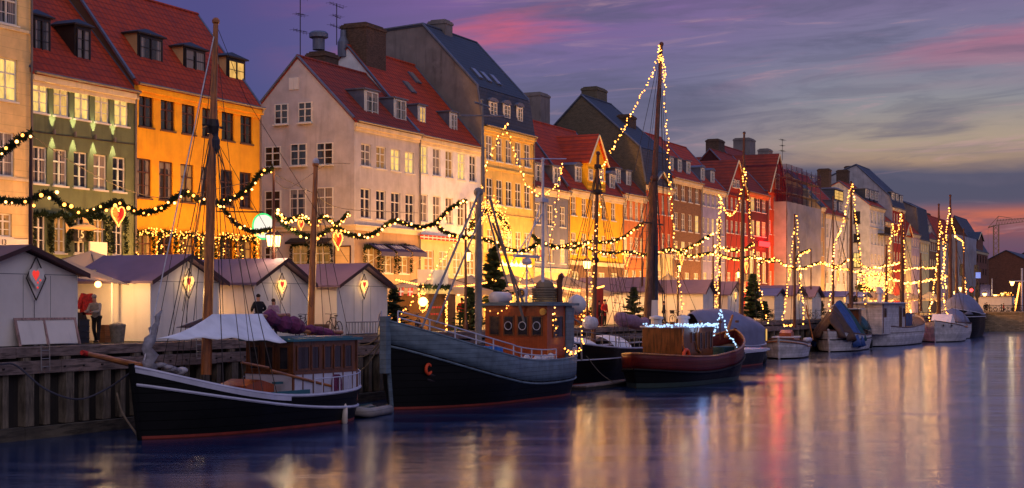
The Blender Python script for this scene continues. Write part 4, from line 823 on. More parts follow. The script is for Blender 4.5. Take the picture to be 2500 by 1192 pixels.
def light_string(label, pts, D, step=.24, size=None, cold=False, parent=None, sm=True, group=None):
    """pts: (px, py) or (px, py, D) in photo pixels, turned into places on that vertical plane"""
    w = [P(p[0], p[1], p[2] if len(p) > 2 else D) for p in pts]; w = smoothpath(w, 6) if sm else w
    o = w[0].copy(); T = thing('light_string', label, 'light string', o, 0, group)
    MB().tube([p - o for p in w], .012, 4).build('cable', M['wire'], T)
    L = sum((b - a).length for a, b in zip(w, w[1:])); step = max(step, L / 99); k_ = o.length
    size = size or max(.036, .00047 * k_)
    for p in walk(w, step):
        if random.random() < .07: continue
        inst('bulb', BULBC if cold else (BULBH if random.random() < .2 else BULB), T, p - o + Vector((random.uniform(-.09, .09), random.uniform(-.09, .09), random.uniform(-.10, .10))), 0, size * random.uniform(.6, 1.3))
    return T
def garland(label, pts, D, r=.16, step=.55, size=None, lights=True, red=False):
    r *= .88; step *= .78
    w = smoothpath([P(p[0], p[1], p[2] if len(p) > 2 else D) for p in pts], 5); o = w[0].copy(); k_ = o.length
    T = thing('garland', label, 'garland', o, 0)
    w = [p - o for p in w]; q = MB(); q.tube(w, r * .35, 5); fir_rope(q, w, r, 130 if k_ < 90 else 70 if k_ < 140 else 40, r * .95); q.build('greenery', M['red_fir' if red else 'fir'], T)
    if lights:
        size = size or max(.048, .00058 * k_); step = max(step, .0062 * k_)
        for p in walk(w, step): inst('bulb', BULBH if random.random() < .4 else BULB, T, p + Vector((random.uniform(-.12, .12), -r * .9, random.uniform(-r * 1.2, r * .7))), 0, size * random.uniform(.6, 1.6))
        for p in walk(w, 4.5)[1:]: lamp(T, p + Vector((0, -.5, -.1)), 66, (1, .42, .10), .35)
    return T
M['red_fir'] = mat('red_fir', srgb(130, 30, 24), .8, var=.4, scale=6, bump=0)
DG = 38.4
garland('thick fir garland rising to the first pole at the left edge', [(-40, 420), (0, 378), (40, 345), (76, 322)], DG, .2)
garland('fir garland from the left edge to the heart over the green house', [(-40, 480), (0, 487), (40, 492), (78, 488), (118, 470), (150, 498), (205, 520), (245, 508), (288, 490)], DG, .17)
garland('fir garland between the first heart and the thick orange mast', [(290, 492), (320, 512), (350, 520), (395, 508), (425, 485), (455, 470), (485, 488), (525, 493)], DG, .17)
garland('fir garland climbing from the orange mast to the second pole', [(527, 496), (560, 488), (600, 465), (635, 425), (666, 410)], DG, .17)
garland('fir garland dipping in red light from the orange mast towards the round neon sign', [(530, 498), (550, 515), (575, 545), (615, 565), (665, 560)], 39.5, .15)
garland('fir garland sagging from the second pole to the big heart', [(672, 520), (690, 545), (735, 572), (780, 575), (800, 562), (825, 556)], DG, .15)
garland('short fir garland hooked up at the corner of the grey house', [(672, 515, 40), (700, 538, 43), (735, 530, 45), (765, 548, 47), (790, 528, 48), (820, 548, 50), (850, 520, 51.5)], 45, .15)
garland('fir garland from the big heart across the navy awnings', [(825, 556), (850, 572), (885, 578), (920, 566), (960, 540), (1000, 550), (1030, 555)], DG, .15)
garland('fir garland climbing to the top of the dark red pole', [(1030, 555), (1062, 545), (1098, 510), (1137, 489)], DG, .15)
garland('fir garland running from the red pole down behind the grey steel mast', [(1062, 546), (1085, 566), (1120, 578), (1160, 580), (1200, 590), (1235, 608), (1280, 612), (1318, 592)], DG, .15)
garland('fir garland across the slate blue house to the yellow house', [(1300, 575, 45), (1318, 590, 42), (1350, 600, 40), (1400, 606), (1440, 590), (1480, 592), (1520, 580), (1545, 562), (1570, 545)], DG, .15)
garland('fir garland under the yellow house carrying a heart', [(1320, 592), (1360, 604), (1410, 594), (1440, 608), (1480, 618), (1530, 615), (1580, 622), (1640, 612)], DG, .15)
garland('fir garland climbing to the thin pole before the lavender house', [(1600, 622), (1630, 608), (1662, 612), (1700, 596), (1720, 582), (1740, 572)], DG, .15)
garland('fir garland along the brown brick and lavender houses', [(1640, 612), (1690, 625), (1740, 618), (1790, 632), (1840, 628), (1890, 640)], DG, .15)
garland('fir garland climbing to the light-strung mast by the neon sign', [(1742, 600), (1790, 612), (1815, 610), (1840, 592)], DG, .15)
garland('fir garland below the orange red house', [(1850, 645), (1890, 632), (1920, 650), (1960, 655), (2000, 642), (2040, 655), (2080, 660)], DG, .15)
garland('fir garland hooked to the thin pole before the sheeted scaffold', [(1940, 640), (1955, 618), (1978, 610)], DG, .15)
garland('fir garland before the pale corner house', [(2000, 640), (2045, 650), (2078, 632), (2120, 655), (2160, 648), (2198, 640)], DG, .15)
garland('fir garland far along the quay below the red house', [(2080, 662), (2130, 672), (2180, 662), (2235, 655), (2290, 652)], DG, .15)
garland('farthest fir garland among the masts', [(2170, 680), (2210, 690), (2243, 688), (2290, 680), (2310, 676)], DG, .15)
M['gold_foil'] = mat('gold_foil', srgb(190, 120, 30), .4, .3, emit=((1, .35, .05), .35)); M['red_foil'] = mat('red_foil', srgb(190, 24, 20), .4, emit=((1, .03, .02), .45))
def heart(label, px, py, rpx, D=DG, ry=0):
    c = P(px, py, D); s = rpx / F * kd(px, D); T = thing('heart_ornament', label, 'heart ornament', c, 0)
    pts = []
    for k in range(28):
        a = 2 * math.pi * k / 28; pts.append(Vector((s * math.sin(a) ** 3, 0, s * (13 * math.cos(a) - 5 * math.cos(2 * a) - 2 * math.cos(3 * a) - math.cos(4 * a)) / 14)))
    MB().tube(pts + [pts[0]], s * .07, 5).build('rim', M['heart_gold'], T)
    def inside(x, z):
        n = False; j = len(pts) - 1
        for i in range(len(pts)):
            a, b = pts[i], pts[j]
            if (a.z > z) != (b.z > z) and x < (b.x - a.x) * (z - a.z) / (b.z - a.z + 1e-9) + a.x: n = not n
            j = i
        return n
    for nm, mm, h_ in (('gold_half', 'gold_foil', pts[14:] + [pts[0]]), ('red_half', 'red_foil', pts[:15])): MB().prism([p + Vector((0, .05, 0)) for p in h_], (0, .03, 0)).build(nm, M[mm], T)
    for nm, mm, sg in (('gold_tinsel', 'heart_gold', -1), ('red_tinsel', 'heart_red', 1)):
        q = MB(); k = 0
        while k < 70:
            x_, z_ = random.uniform(0, s) * sg, random.uniform(-s * 1.2, s)
            if not inside(x_, z_): continue
            k += 1; y_ = random.uniform(-.12, .12) * s; l_ = s * .11; q.add([(x_ - l_, y_, z_ - l_ * .6), (x_ + l_, y_ + .05 * s, z_ + l_ * .2), (x_, y_ - .04, z_ + l_ * .7)], [(0, 1, 2)])
        tag(q.build(nm, M[mm], T), kind='stuff')
    q = MB()
    for k in range(16): p = pts[int(k * 28 / 16)]; q.ball((p.x * .97, -s * .08, p.z * .97), s * .05, 5, 4)
    tag(q.build('fairy_lights', M['bulb'], T), kind='stuff')
    MB().tube([(0, 0, s * .55), (0, 0, s * 1.25)], .02, 4).build('hook', M['wire'], T)
for a in (('gold and red heart hanging before the green house', 289, 525, 24), ('small heart seen edgewise before the grey gable', 735, 548, 12, 45), ('gold and red heart right of the wooden mizzen mast', 825, 586, 21), ('heart hanging behind the white pipe mast before the slate blue house', 1320, 616, 17),
          ('gold and red heart left of the tallest mast', 1530, 632, 15), ('heart above the lantern of the brown brick house', 1664, 630, 14), ('heart beside the mast under the neon sign', 1822, 651, 13), ('heart before the scaffolded building', 1928, 661, 12), ('heart before the white house with a lantern below', 2046, 671, 12),
          ('heart over the glittering terrace of the pale corner house', 2116, 686, 11), ('pale heart left of the red house', 2172, 688, 10), ('red heart touching the pale one by the red house', 2183, 690, 9), ('farthest heart of the row', 2244, 697, 9)): heart(*a)
def lamp_post(label, px, py_top, py_lant=None, D=DG, base=0, two=False, energy=200, r=.075):
    x0 = X(px, D); T = thing('lamp_post', label, 'lamp post', (x0, D, base)); zt = Z(px, py_top, D) - base
    q = MB(); q.lathe((0, 0, 0), [(r * 2, 0), (r * 1.9, .35), (r * 1.2, .5), (r, .6), (r, zt * .6), (r * .6, zt)], 10); q.build('pole', M['post_iron'], T)
    if py_lant:
        zl = Z(px, py_lant, D) - base
        for sg in ((-1, 1) if two else (1,)):
            c = Vector((sg * .30 if py_top < py_lant - 20 else 0, 0, zl)); q = MB()
            if c.x: q.tube([(0, 0, zl - .5), (sg * .22, 0, zl - .42), (c.x, 0, zl - .28)], .025, 5)
            q.lathe(c, [(.03, .50), (.07, .42), (.21, .30), (.21, .27)], 6); q.lathe(c, [(.10, -.28), (.13, -.24), (.08, -.25)], 6)
            for k in range(4): a = math.pi / 4 + k * math.pi / 2; q.tube([c + Vector((.12 * math.cos(a), .12 * math.sin(a), -.24)), c + Vector((.19 * math.cos(a), .19 * math.sin(a), .28))], .014, 4)
            ln = q.build('lantern', M['iron'], T); MB().lathe(c, [(.09, -.22), (.15, .24), (.12, .27)], 6).build('lantern_glass', M['lamp_glass'], ln)
            lamp(T, c + Vector((0, -.5, -.05)), energy, (1, .64, .28), .2)
    return T
lamp_post('first dark pole at the left edge holding up the garland', 75, 322)
lamp_post('second pole with a pair of lit lanterns before the round neon sign', 668, 410, 590, two=True, energy=160)
lamp_post('dark red pole with a lantern left of the grey steel mast', 1137, 489, 628, energy=160)
lamp_post('lantern pole half hidden by the brown mast before the yellow house', 1433, 600, 648, two=True, energy=110)
lamp_post('garland pole beside the tallest mast', 1568, 545)
lamp_post('lantern with a heart above it before the brown brick house', 1655, 636, 657)
lamp_post('thin pole carrying the garland before the lavender house', 1741, 570)
lamp_post('lantern left of the bushy fir tree', 1803, 655, 672)
lamp_post('thin pole before the sheeted scaffold carrying a garland end', 1980, 608)
lamp_post('lantern behind the light-strung mast of the small white boat', 1952, 650, 676)
lamp_post('lantern under the heart before the white house', 2092, 665, 690)
lamp_post('lantern behind the masts before the red house', 2200, 690, 706)
lamp_post('lantern under the farthest heart', 2243, 695, 712)
lamp_post('lantern right of the last light-strung masts', 2330, 700, 716); lamp_post('lantern on the far side of the two tallest far masts', 2310, 690, 702)
# round neon sign hung on a bracket from the side street corner
cx_ = X(643, 48.); T = thing('neon_sign', 'round white neon sign with a bright green ring over the side street', 'neon sign', (cx_, 48., Z(643, 553, 48.))); s_ = 28 / F * kd(643, 48.)
q = MB().tube([(0, y, 0) for y in (-.12, .12)], s_, 28); 
q.build('disc', M['neon_white'], T, rz=R(-20)); q = MB(); q.tube([(math.cos(a) * s_ * 1.1, 0, math.sin(a) * s_ * 1.1) for a in [2 * math.pi * i / 28 for i in range(29)]], s_ * .07, 6, False); q.build('ring', M['neon_green'], T, rz=R(-20))
MB().tube([(-.3, 3, s_ * 1.4), (0, 0, s_ * 1.25), (0, 0, s_ * 1.1)], .04, 5).build('bracket', M['iron'], T)
# overhead cables
for i, (lab, pts) in enumerate((('thin cable slung from the first pole across the green and orange houses', [(76, 330, DG), (200, 410, 42), (330, 470, 46), (430, 480, 50), (630, 440, 51.8)]), ('thin cable slung from the second pole to the grey house', [(670, 425, DG), (760, 470, 42), (840, 510, 48), (1020, 520, 51.7)]), ('thin cable drooping from the grey gable to the second pole', [(855, 400, 51.7), (800, 402, 48), (740, 440, 44), (700, 460, 40), (670, 440, DG)]))):
    w_ = smoothpath([P(*p) for p in pts], 6); o = w_[0].copy(); tag(MB().tube([p - o for p in w_], .018, 4).build('overhead_cable', M['wire'], None, o), lab, 'cable')

# ------------------------------------------------------------------ firs, parasols, kiosk, terrace
def fir_tree(label, px, py_top, py_base, D, wpx, group=None, n=2600):
    x0 = X(px, D); zb = Z(px, py_base, D); h = Z(px, py_top, D) - zb; rw = wpx / 2 / F * kd(px, D); T = thing('fir_tree', label, 'tree', (x0, D, zb)); rnd = random.Random(px)
    MB().tube([(0, 0, 0), (0, 0, h * .5), (0, 0, h * .97)], [.09, .06, .015], 6).build('trunk', M['bark'], T); q = MB()
    nb = int(70 + h * 22); n = int(n * 1.25)
    for i in range(nb):
        f = (i + rnd.random()) / nb; z = h * (.05 + .93 * f); Lb = rw * (1 - f) ** .9 * rnd.uniform(.45, 1.25) + .06; a = rnd.random() * 6.283; d = Vector((math.cos(a), math.sin(a), -.12 + .25 * f)); sd = Vector((-math.sin(a), math.cos(a), 0))
        m = int(n / nb)
        for k in range(m):
            t_ = rnd.random() ** .8; p = Vector((0, 0, z)) + d * Lb * t_ + Vector((0, 0, .12 * Lb * t_ * t_)); s = .27 * (1 - .3 * t_) * max(.6, h / 3.8)
            v = (sd * rnd.choice((-1, 1)) * rnd.uniform(.4, 1) + d * rnd.uniform(.3, 1) + Vector((0, 0, rnd.uniform(-.3, .25)))).normalized(); u_ = v.cross(Vector((rnd.gauss(0, 1), rnd.gauss(0, 1), rnd.gauss(0, .4)))).normalized() * s * .34
            q.add([p - u_, p + u_, p + v * s * rnd.uniform(.8, 1.5)], [(0, 1, 2)])
    q.build('crown', M['fir_tree'], T); return T
fir_tree('tall fir tree rising behind the wheelhouse mast of the trawler', 1205, 600, 760, 41, 90, n=3600)
fir_tree('dark low fir left of the grey steel mast', 1148, 700, 812, 38.6, 92, n=3400)
fir_tree('fir with fairy lights right of the fourth white stall', 962, 700, 800, 38.6, 80)
fir_tree('fir before the stall behind the tallest mast', 1547, 700, 790, 38.0, 72)
fir_tree('bushy fir by the lantern, right of the white stalls', 1838, 668, 782, 38.2, 62, n=4200); fir_tree('smaller fir right of the bushy fir', 1868, 735, 785, 37.9, 40)
fir_tree('little fir left of the green tarpaulin boat', 2005, 735, 770, 38.2, 30, n=900); fir_tree('slim fir behind the tall mast of the green tarpaulin boat', 2087, 722, 762, 38.2, 16, n=900)
def parasol(label, px, py_top, D, w, z_e=2.45, energy=170):
    x0 = X(px, D); zt = Z(px, py_top, D); T = thing('parasol', label, 'parasol', (x0, D, 0)); a = w / 2
    q = MB(); c = [(-a, -a, z_e), (a, -a, z_e), (a, a, z_e), (-a, a, z_e)]; n = 8
    for i in range(4):
        p, r_ = Vector(c[i]), Vector(c[(i + 1) % 4]); top = Vector((0, 0, zt))
        q.grid(lambda u, v: (p.lerp(r_, u)).lerp(top, v) - Vector((0, 0, .08 * math.sin(v * math.pi) + .03 * math.sin(u * math.pi) * (1 - v))), 6, 5)
    solid(q.smooth().build('canopy', M['canvas'], T), .012)
    q = MB()
    for i in range(4): p, r_ = Vector(c[i]), Vector(c[(i + 1) % 4]); q.quad(p, r_, r_ - Vector((0, 0, .28)), p - Vector((0, 0, .28)))
    solid(q.build('valance', M['canvas'], T), .012)
    q = MB(); q.tube([(0, 0, 0), (0, 0, zt)], .05, 6); q.box((-.4, -.4, 0), (.4, .4, .08)); q.build('pole', M['timber_v'], T)
    q = MB()
    for i in range(4): q.tube([(0, 0, zt - .05), (c[i][0], c[i][1], z_e - .02)], .025, 4)
    q.build('rib', M['timber_v'], T)
    if energy: MB().ball((a * .4, -a * .4, z_e - .25), .10, 8, 5).build('heat_lamp', M['bulb_hot'], T); lamp(T, (a * .4, -a * .4 - .15, z_e - .4), energy * 3.4, (1, .50, .15), .25)
    return T
parasol('cream parasol glowing behind the first stall', 222, 612, 43.6, 4.6, 2.85, 300)
for i, (px, py, lab) in enumerate(((1062, 668, 'big cream parasol over the wooden kiosk'), (1150, 672, 'cream parasol left of the tall fir'), (1245, 668, 'cream parasol above the trawler wheelhouse roof'), (1318, 672, 'cream parasol behind the white radar mast'), (1385, 674, 'cream parasol below the slate blue house'), (1440, 674, 'cream parasol left of the stall behind the tallest mast'))): parasol(lab, px, py, 42.5 + (i % 2) * 1.2, 5.2, 2.35, 200)
parasol('small yellow lit parasol before the brown brick house', 1632, 668, 45, 3.6, 2.7, 200)
for px, lab in ((2130, 'pale parasol by the glittering terrace'), (2160, 'pale parasol behind the white wheelhouse'), (2215, 'pale parasol behind the far masts'), (2270, 'pale parasol near the bridge')): parasol(lab, px, 712, 42, 4.5, 2.4, 260)
# kiosk with light box, lamp and white box on its roof
D = 40.0; x0 = X(1006, D); w = X(1112, D) - x0; T = thing('kiosk', 'wooden drinks kiosk with a lit canopy box and bright round lamp', 'kiosk', (x0, D, 0)); zt = Z(1010, 717, D); M['kiosk_wood'] = mat('kiosk_wood', srgb(110, 76, 48), .7, var=.3, pattern=('plank', 'x', 5))
MB().box((w * .35, 0, 0), (w, 2.2, zt)).build('wall', M['kiosk_wood'], T); MB().box((0, -.5, zt), (w * .7, 1.8, zt + .32)).build('light_box', M['canvas'], T, ); MB().box((.05, -.54, zt + .02), (w * .7 - .05, -.505, zt + .3)).build('light_panel', M['shop_glow'], T)
q = MB(); q.box((w * .33, -.4, zt + .34), (w * .68, .6, Z(1040, 658, D))); q.build('roof_box', M['white_wood'], T)
q = MB(); fir_rope(q, [(0, -.52, zt + .36), (w * .7, -.52, zt + .36)], .12, 70, .18); fir_rope(q, [(w * .7, -.1, zt), (w * .7, -.1, .3)], .10, 60, .14); q.build('greenery', M['fir'], T)
q = MB()
for k in range(70): q.ball((w * .7 + random.uniform(-.12, .12), -.22, zt * random.random()), .028, 5, 4)
tag(q.build('fairy_lights', M['bulb'], T), kind='stuff')
zl = Z(1020, 737, D); MB().ball((.15, -.6, zl), .26, 12, 8).build('lamp_globe', M['bulb_hot'], T); lamp(T, (.15, -1.1, zl), 260, (1, .68, .32), .2)
q = MB()
for k in range(60): a = random.random() * 6.28; q.ball((.15 + math.cos(a) * random.uniform(.42, .56), -.62, zl + math.sin(a) * random.uniform(.42, .62)), .028, 5, 4)
tag(q.build('lamp_wreath', M['bulb'], T), kind='stuff')
q = MB()
for z_ in (zt - .75, .95):
    for k in range(7): xx = w * .42 + k * .2; q.add([(xx - .05, -.02, z_), (xx + .05, -.02, z_), (xx, -.02, z_ - .09), (xx - .03, -.02, z_ + .04), (xx + .03, -.02, z_ + .04)], [(0, 2, 1), (0, 1, 4, 3)])
tag(q.build('heart_bunting', M['heart_red'], T), kind='stuff')
# Danish pennants by the kiosk
T = thing('bunting', 'small red flags with white crosses strung by the kiosk', 'bunting', P(965, 700, 39.8)); MB().tube([(0, 0, 0), (3.0, 0, -.15)], .01, 4).build('string', M['rope'], T)
for k in range(3):
    fl = MB().prism([(.4 + k * 1., -.01, -.05), (.95 + k * 1., -.01, -.02), (.85 + k * 1., -.01, -.48), (.3 + k * 1., -.01, -.5)], (0, .01, 0)).build('flag', M['red_cloth'], T)
    q = MB(); q.box((.52 + k, -.018, -.48), (.6 + k, -.012, -.05)); q.box((.36 + k, -.0185, -.3), (.88 + k, -.0125, -.22)); q.build('cross', M['white_wood'], fl)
T = thing('flag_banner', 'red and white bunting band along the ground floor of the white house', 'bunting', P(1026, 578, 51.6)); w = X(1118, 51.6) - X(1026, 51.6)
MB().box((0, 0, -.16), (w, .03, .16)).build('band', M['red_cloth'], T); q = MB(); q.box((0, -.008, -.04), (w, -.002, .04))
for k in range(9): q.box((.5 + k * w / 9, -.01, -.15), (.62 + k * w / 9, -.002, -.045)); q.box((.5 + k * w / 9, -.01, .045), (.62 + k * w / 9, -.002, .15))
q.build('cross_band', M['white_wood'], T)
# glitter net of lights over the doorway between the grey mast and the ochre house
T = thing('light_curtain', 'dense curtain of golden fairy lights behind the grey steel mast', 'light curtain', P(1150, 560, 50.5)); q = MB(); w = X(1240, 50.5) - X(1150, 50.5); k = 0
while k < 420:
    u = random.random(); a = u * math.pi; zz = 1.5 * math.sin(a) ** .6 + random.gauss(0, .45) - (1.2 if u > .85 or u < .12 else 0) * random.random(); q.ball((w * u, random.uniform(-.4, .3), zz), .05, 5, 4); k += 1
tag(q.build('fairy_lights', M['bulb'], T), kind='stuff'); q = MB(); fir_rope(q, [(w * u / 10, 0, 1.5 * math.sin(u / 10 * math.pi) ** .6) for u in range(11)], .3, 60, .3); q.build('greenery', M['fir'], T); lamp(T, (w * .5, -1, .6), 260, (1, .66, .25), .5)
T = thing('light_curtain', 'glittering fairy light curtain before the pale corner house', 'light curtain', P(2095, 700, 50)); q = MB(); w = X(2165, 50) - X(2095, 50)
for k in range(420): q.ball((w * random.random(), random.uniform(-1, .3), random.uniform(-2.2, 2.6)), .10, 5, 4)
tag(q.build('fairy_lights', M['bulb'], T), kind='stuff'); q = MB(); fir_rope(q, [(0, 0, 0), (w * .5, 0, -1), (w, 0, -1.4)], .6, 20, .6); q.build('greenery', M['fir'], T); lamp(T, (w * .4, -2, .6), 1500, (1, .66, .25), .6)
# festoons added above the terraces, put in to wash them and the facades with light
def festoon(label, pa, pb, D, z, e=0, n=20, sag=.35):
    a = Vector((X(pa, D), D, z)); b = Vector((X(pb, D), D, z)); T = thing('added_festoon_lights', label, 'light string', a); L = (b - a).length
    pts = [Vector((L * i / 12, 0, -sag * math.sin(math.pi * i / 12))) for i in range(13)]; MB().tube(pts, .012, 4).build('cable', M['wire'], T)
    for i in range(n): u = (i + .5) / n; inst('bulb', BULB, T, (L * u, 0, -sag * math.sin(math.pi * u) - .06), 0, max(.05, .0007 * a.length))
    m = max(1, round(L / 7))
    if e:
        for i in range(m): lamp(T, (L * (i + .5) / m, 0, -sag - .1), e * (4.6 if 1000 < pa < 1700 else 3.6), (1, .44, .11), .4)
    return T
festoon('added festoon bulbs before the cream house, behind the first stall', -160, 80, 47.5, 3.0, 210)
festoon('added festoon bulbs before the green house', 80, 330, 48.0, 3.0, 210); festoon('added festoon bulbs before the bright orange house', 330, 632, 47.0, 3.1, 1000)
festoon('added festoon bulbs low over the terrace from the kiosk to the tall fir', 965, 1190, 40.6, 2.9, 60, 40); festoon('added festoon bulbs low over the terrace behind the trawler wheelhouse', 1200, 1340, 40.8, 3.1, 60, 40); festoon('added festoon bulbs low over the terrace of rattan chairs', 1345, 1475, 40.6, 2.9, 70, 40); festoon('added festoon bulbs between the parasols, higher and further back', 1180, 1480, 44.5, 3.3, 60, 60)
festoon('added festoon bulbs across the foot of the grey gable', 650, 860, 47.0, 3.0, 330); festoon('added festoon bulbs before the navy awnings', 866, 1022, 47.5, 3.0, 250)
festoon('added festoon bulbs before the white house', 1025, 1174, 47.5, 3.1, 260); festoon('added festoon bulbs before the ochre house', 1180, 1300, 46.5, 3.1, 800); festoon('added festoon bulbs before the slate blue house', 1302, 1386, 48, 3.1, 330)
festoon('added festoon bulbs before the yellow gabled house', 1388, 1520, 47.5, 3.1, 520); festoon('added festoon bulbs before the salmon and rust houses', 1520, 1640, 47.5, 3.1, 520); festoon('added festoon bulbs before the brown brick house', 1642, 1712, 47.5, 3.1, 420)
festoon('added festoon bulbs before the lavender house', 1712, 1770, 47.5, 3.1, 420); festoon('added festoon bulbs before the deep red gabled house', 1770, 1825, 47.5, 3.1, 520); festoon('added festoon bulbs before the maroon and orange red houses', 1825, 1918, 47.5, 3.1, 520)
festoon('added festoon bulbs below the white scaffold sheeting', 1920, 2003, 46.5, 3.1, 700); festoon('added festoon bulbs before the white house with dark dormers', 2005, 2066, 47.5, 3.1, 420, 24); festoon('added festoon bulbs before the pale corner house', 2068, 2160, 47.5, 3.1, 420, 24)
festoon('added festoon bulbs before the far red and butter houses', 2160, 2290, 47.5, 3.1, 420, 30)
# ------------------------------------------------------------------ boats
def hullmat(n, r, g, b, rough=.35, plank=3.2, spec=.5): M[n] = mat(n, srgb(r, g, b), rough, var=.28, scale=1.8, bump=.4, pattern=('plank', 'z', plank), spec=spec, streak=.7); return n
hullmat('hull_black', 15, 14, 15, .5, spec=.12); hullmat('hull_slate', 96, 112, 128, .6, 5); hullmat('hull_white', 196, 190, 200, .5, 4); hullmat('hull_oxblood', 92, 26, 24, .45, 5, spec=.25); hullmat('hull_brown', 84, 48, 38, .45, 5); hullmat('hull_teal', 34, 50, 46, .6, 2)
hullmat('boot_red', 132, 44, 30, .6, 2); hullmat('hull_grey', 150, 140, 134, .6, 4)
M['rail_white'] = mat('rail_white', srgb(186, 184, 204), .5, var=.12); M['varnish'] = mat('varnish', srgb(156, 68, 26), .35, var=.25, scale=1.5, pattern=('plank', 'xy', 7), coat=.4, bump=.15); M['varnish_dark'] = mat('varnish_dark', srgb(112, 62, 30), .35, var=.3, scale=1.5, pattern=('grain', 'z', 9), coat=.4, bump=.1)
M['spar'] = mat('spar', srgb(176, 98, 38), .4, var=.25, scale=2, pattern=('grain', 'z', 14), coat=.3, bump=.1); M['spar_dark'] = mat('spar_dark', srgb(96, 56, 40), .5, var=.3, scale=2, pattern=('grain', 'z', 14), bump=.1); M['spar_x'] = mat('spar_x', srgb(178, 108, 48), .4, var=.25, pattern=('grain', 'x', 14), coat=.3, bump=.1)
M['deck'] = mat('deck', srgb(120, 100, 80), .8, var=.2, pattern=('plank', 'y', 8)); M['teal'] = mat('teal', srgb(44, 96, 112), .5, var=.15); M['steel_grey'] = mat('steel_grey', srgb(126, 120, 120), .5, .2, var=.2)
M['sail_white'] = mat('sail_white', srgb(190, 184, 194), .85, var=.2, scale=5, bump=.9, bscale=6); M['sail_mauve'] = mat('sail_mauve', srgb(134, 100, 122), .85, var=.25, scale=4, bump=.9, bscale=5); M['sail_plum'] = mat('sail_plum', srgb(110, 44, 84), .8, var=.35, scale=5, bump=1, bscale=6)
M['tarp_grey'] = mat('tarp_grey', srgb(112, 112, 140), .75, var=.12, scale=1.2, bump=.7, bscale=2.5); M['tarp_blue'] = mat('tarp_blue', srgb(44, 72, 136), .5, var=.25, scale=1.5, bump=1, bscale=3); M['tarp_green'] = mat('tarp_green', srgb(26, 66, 72), .5, var=.3, scale=1.5, bump=1, bscale=3); M['tarp_brown'] = mat('tarp_brown', srgb(72, 50, 44), .6, var=.3, bump=1, bscale=3)
M['blue_cloth'] = mat('blue_cloth', srgb(40, 104, 190), .7, var=.25, scale=3, bump=.8, bscale=5); M['fender_white'] = mat('fender_white', srgb(206, 190, 176), .5); M['rubber'] = mat('rubber', srgb(30, 30, 34), .6); M['orange_ring'] = mat('orange_ring', srgb(214, 74, 36), .6); M['brass'] = mat('brass', srgb(190, 150, 80), .35, .7); M['plastic_white'] = mat('plastic_white', srgb(200, 196, 204), .4, var=.06)

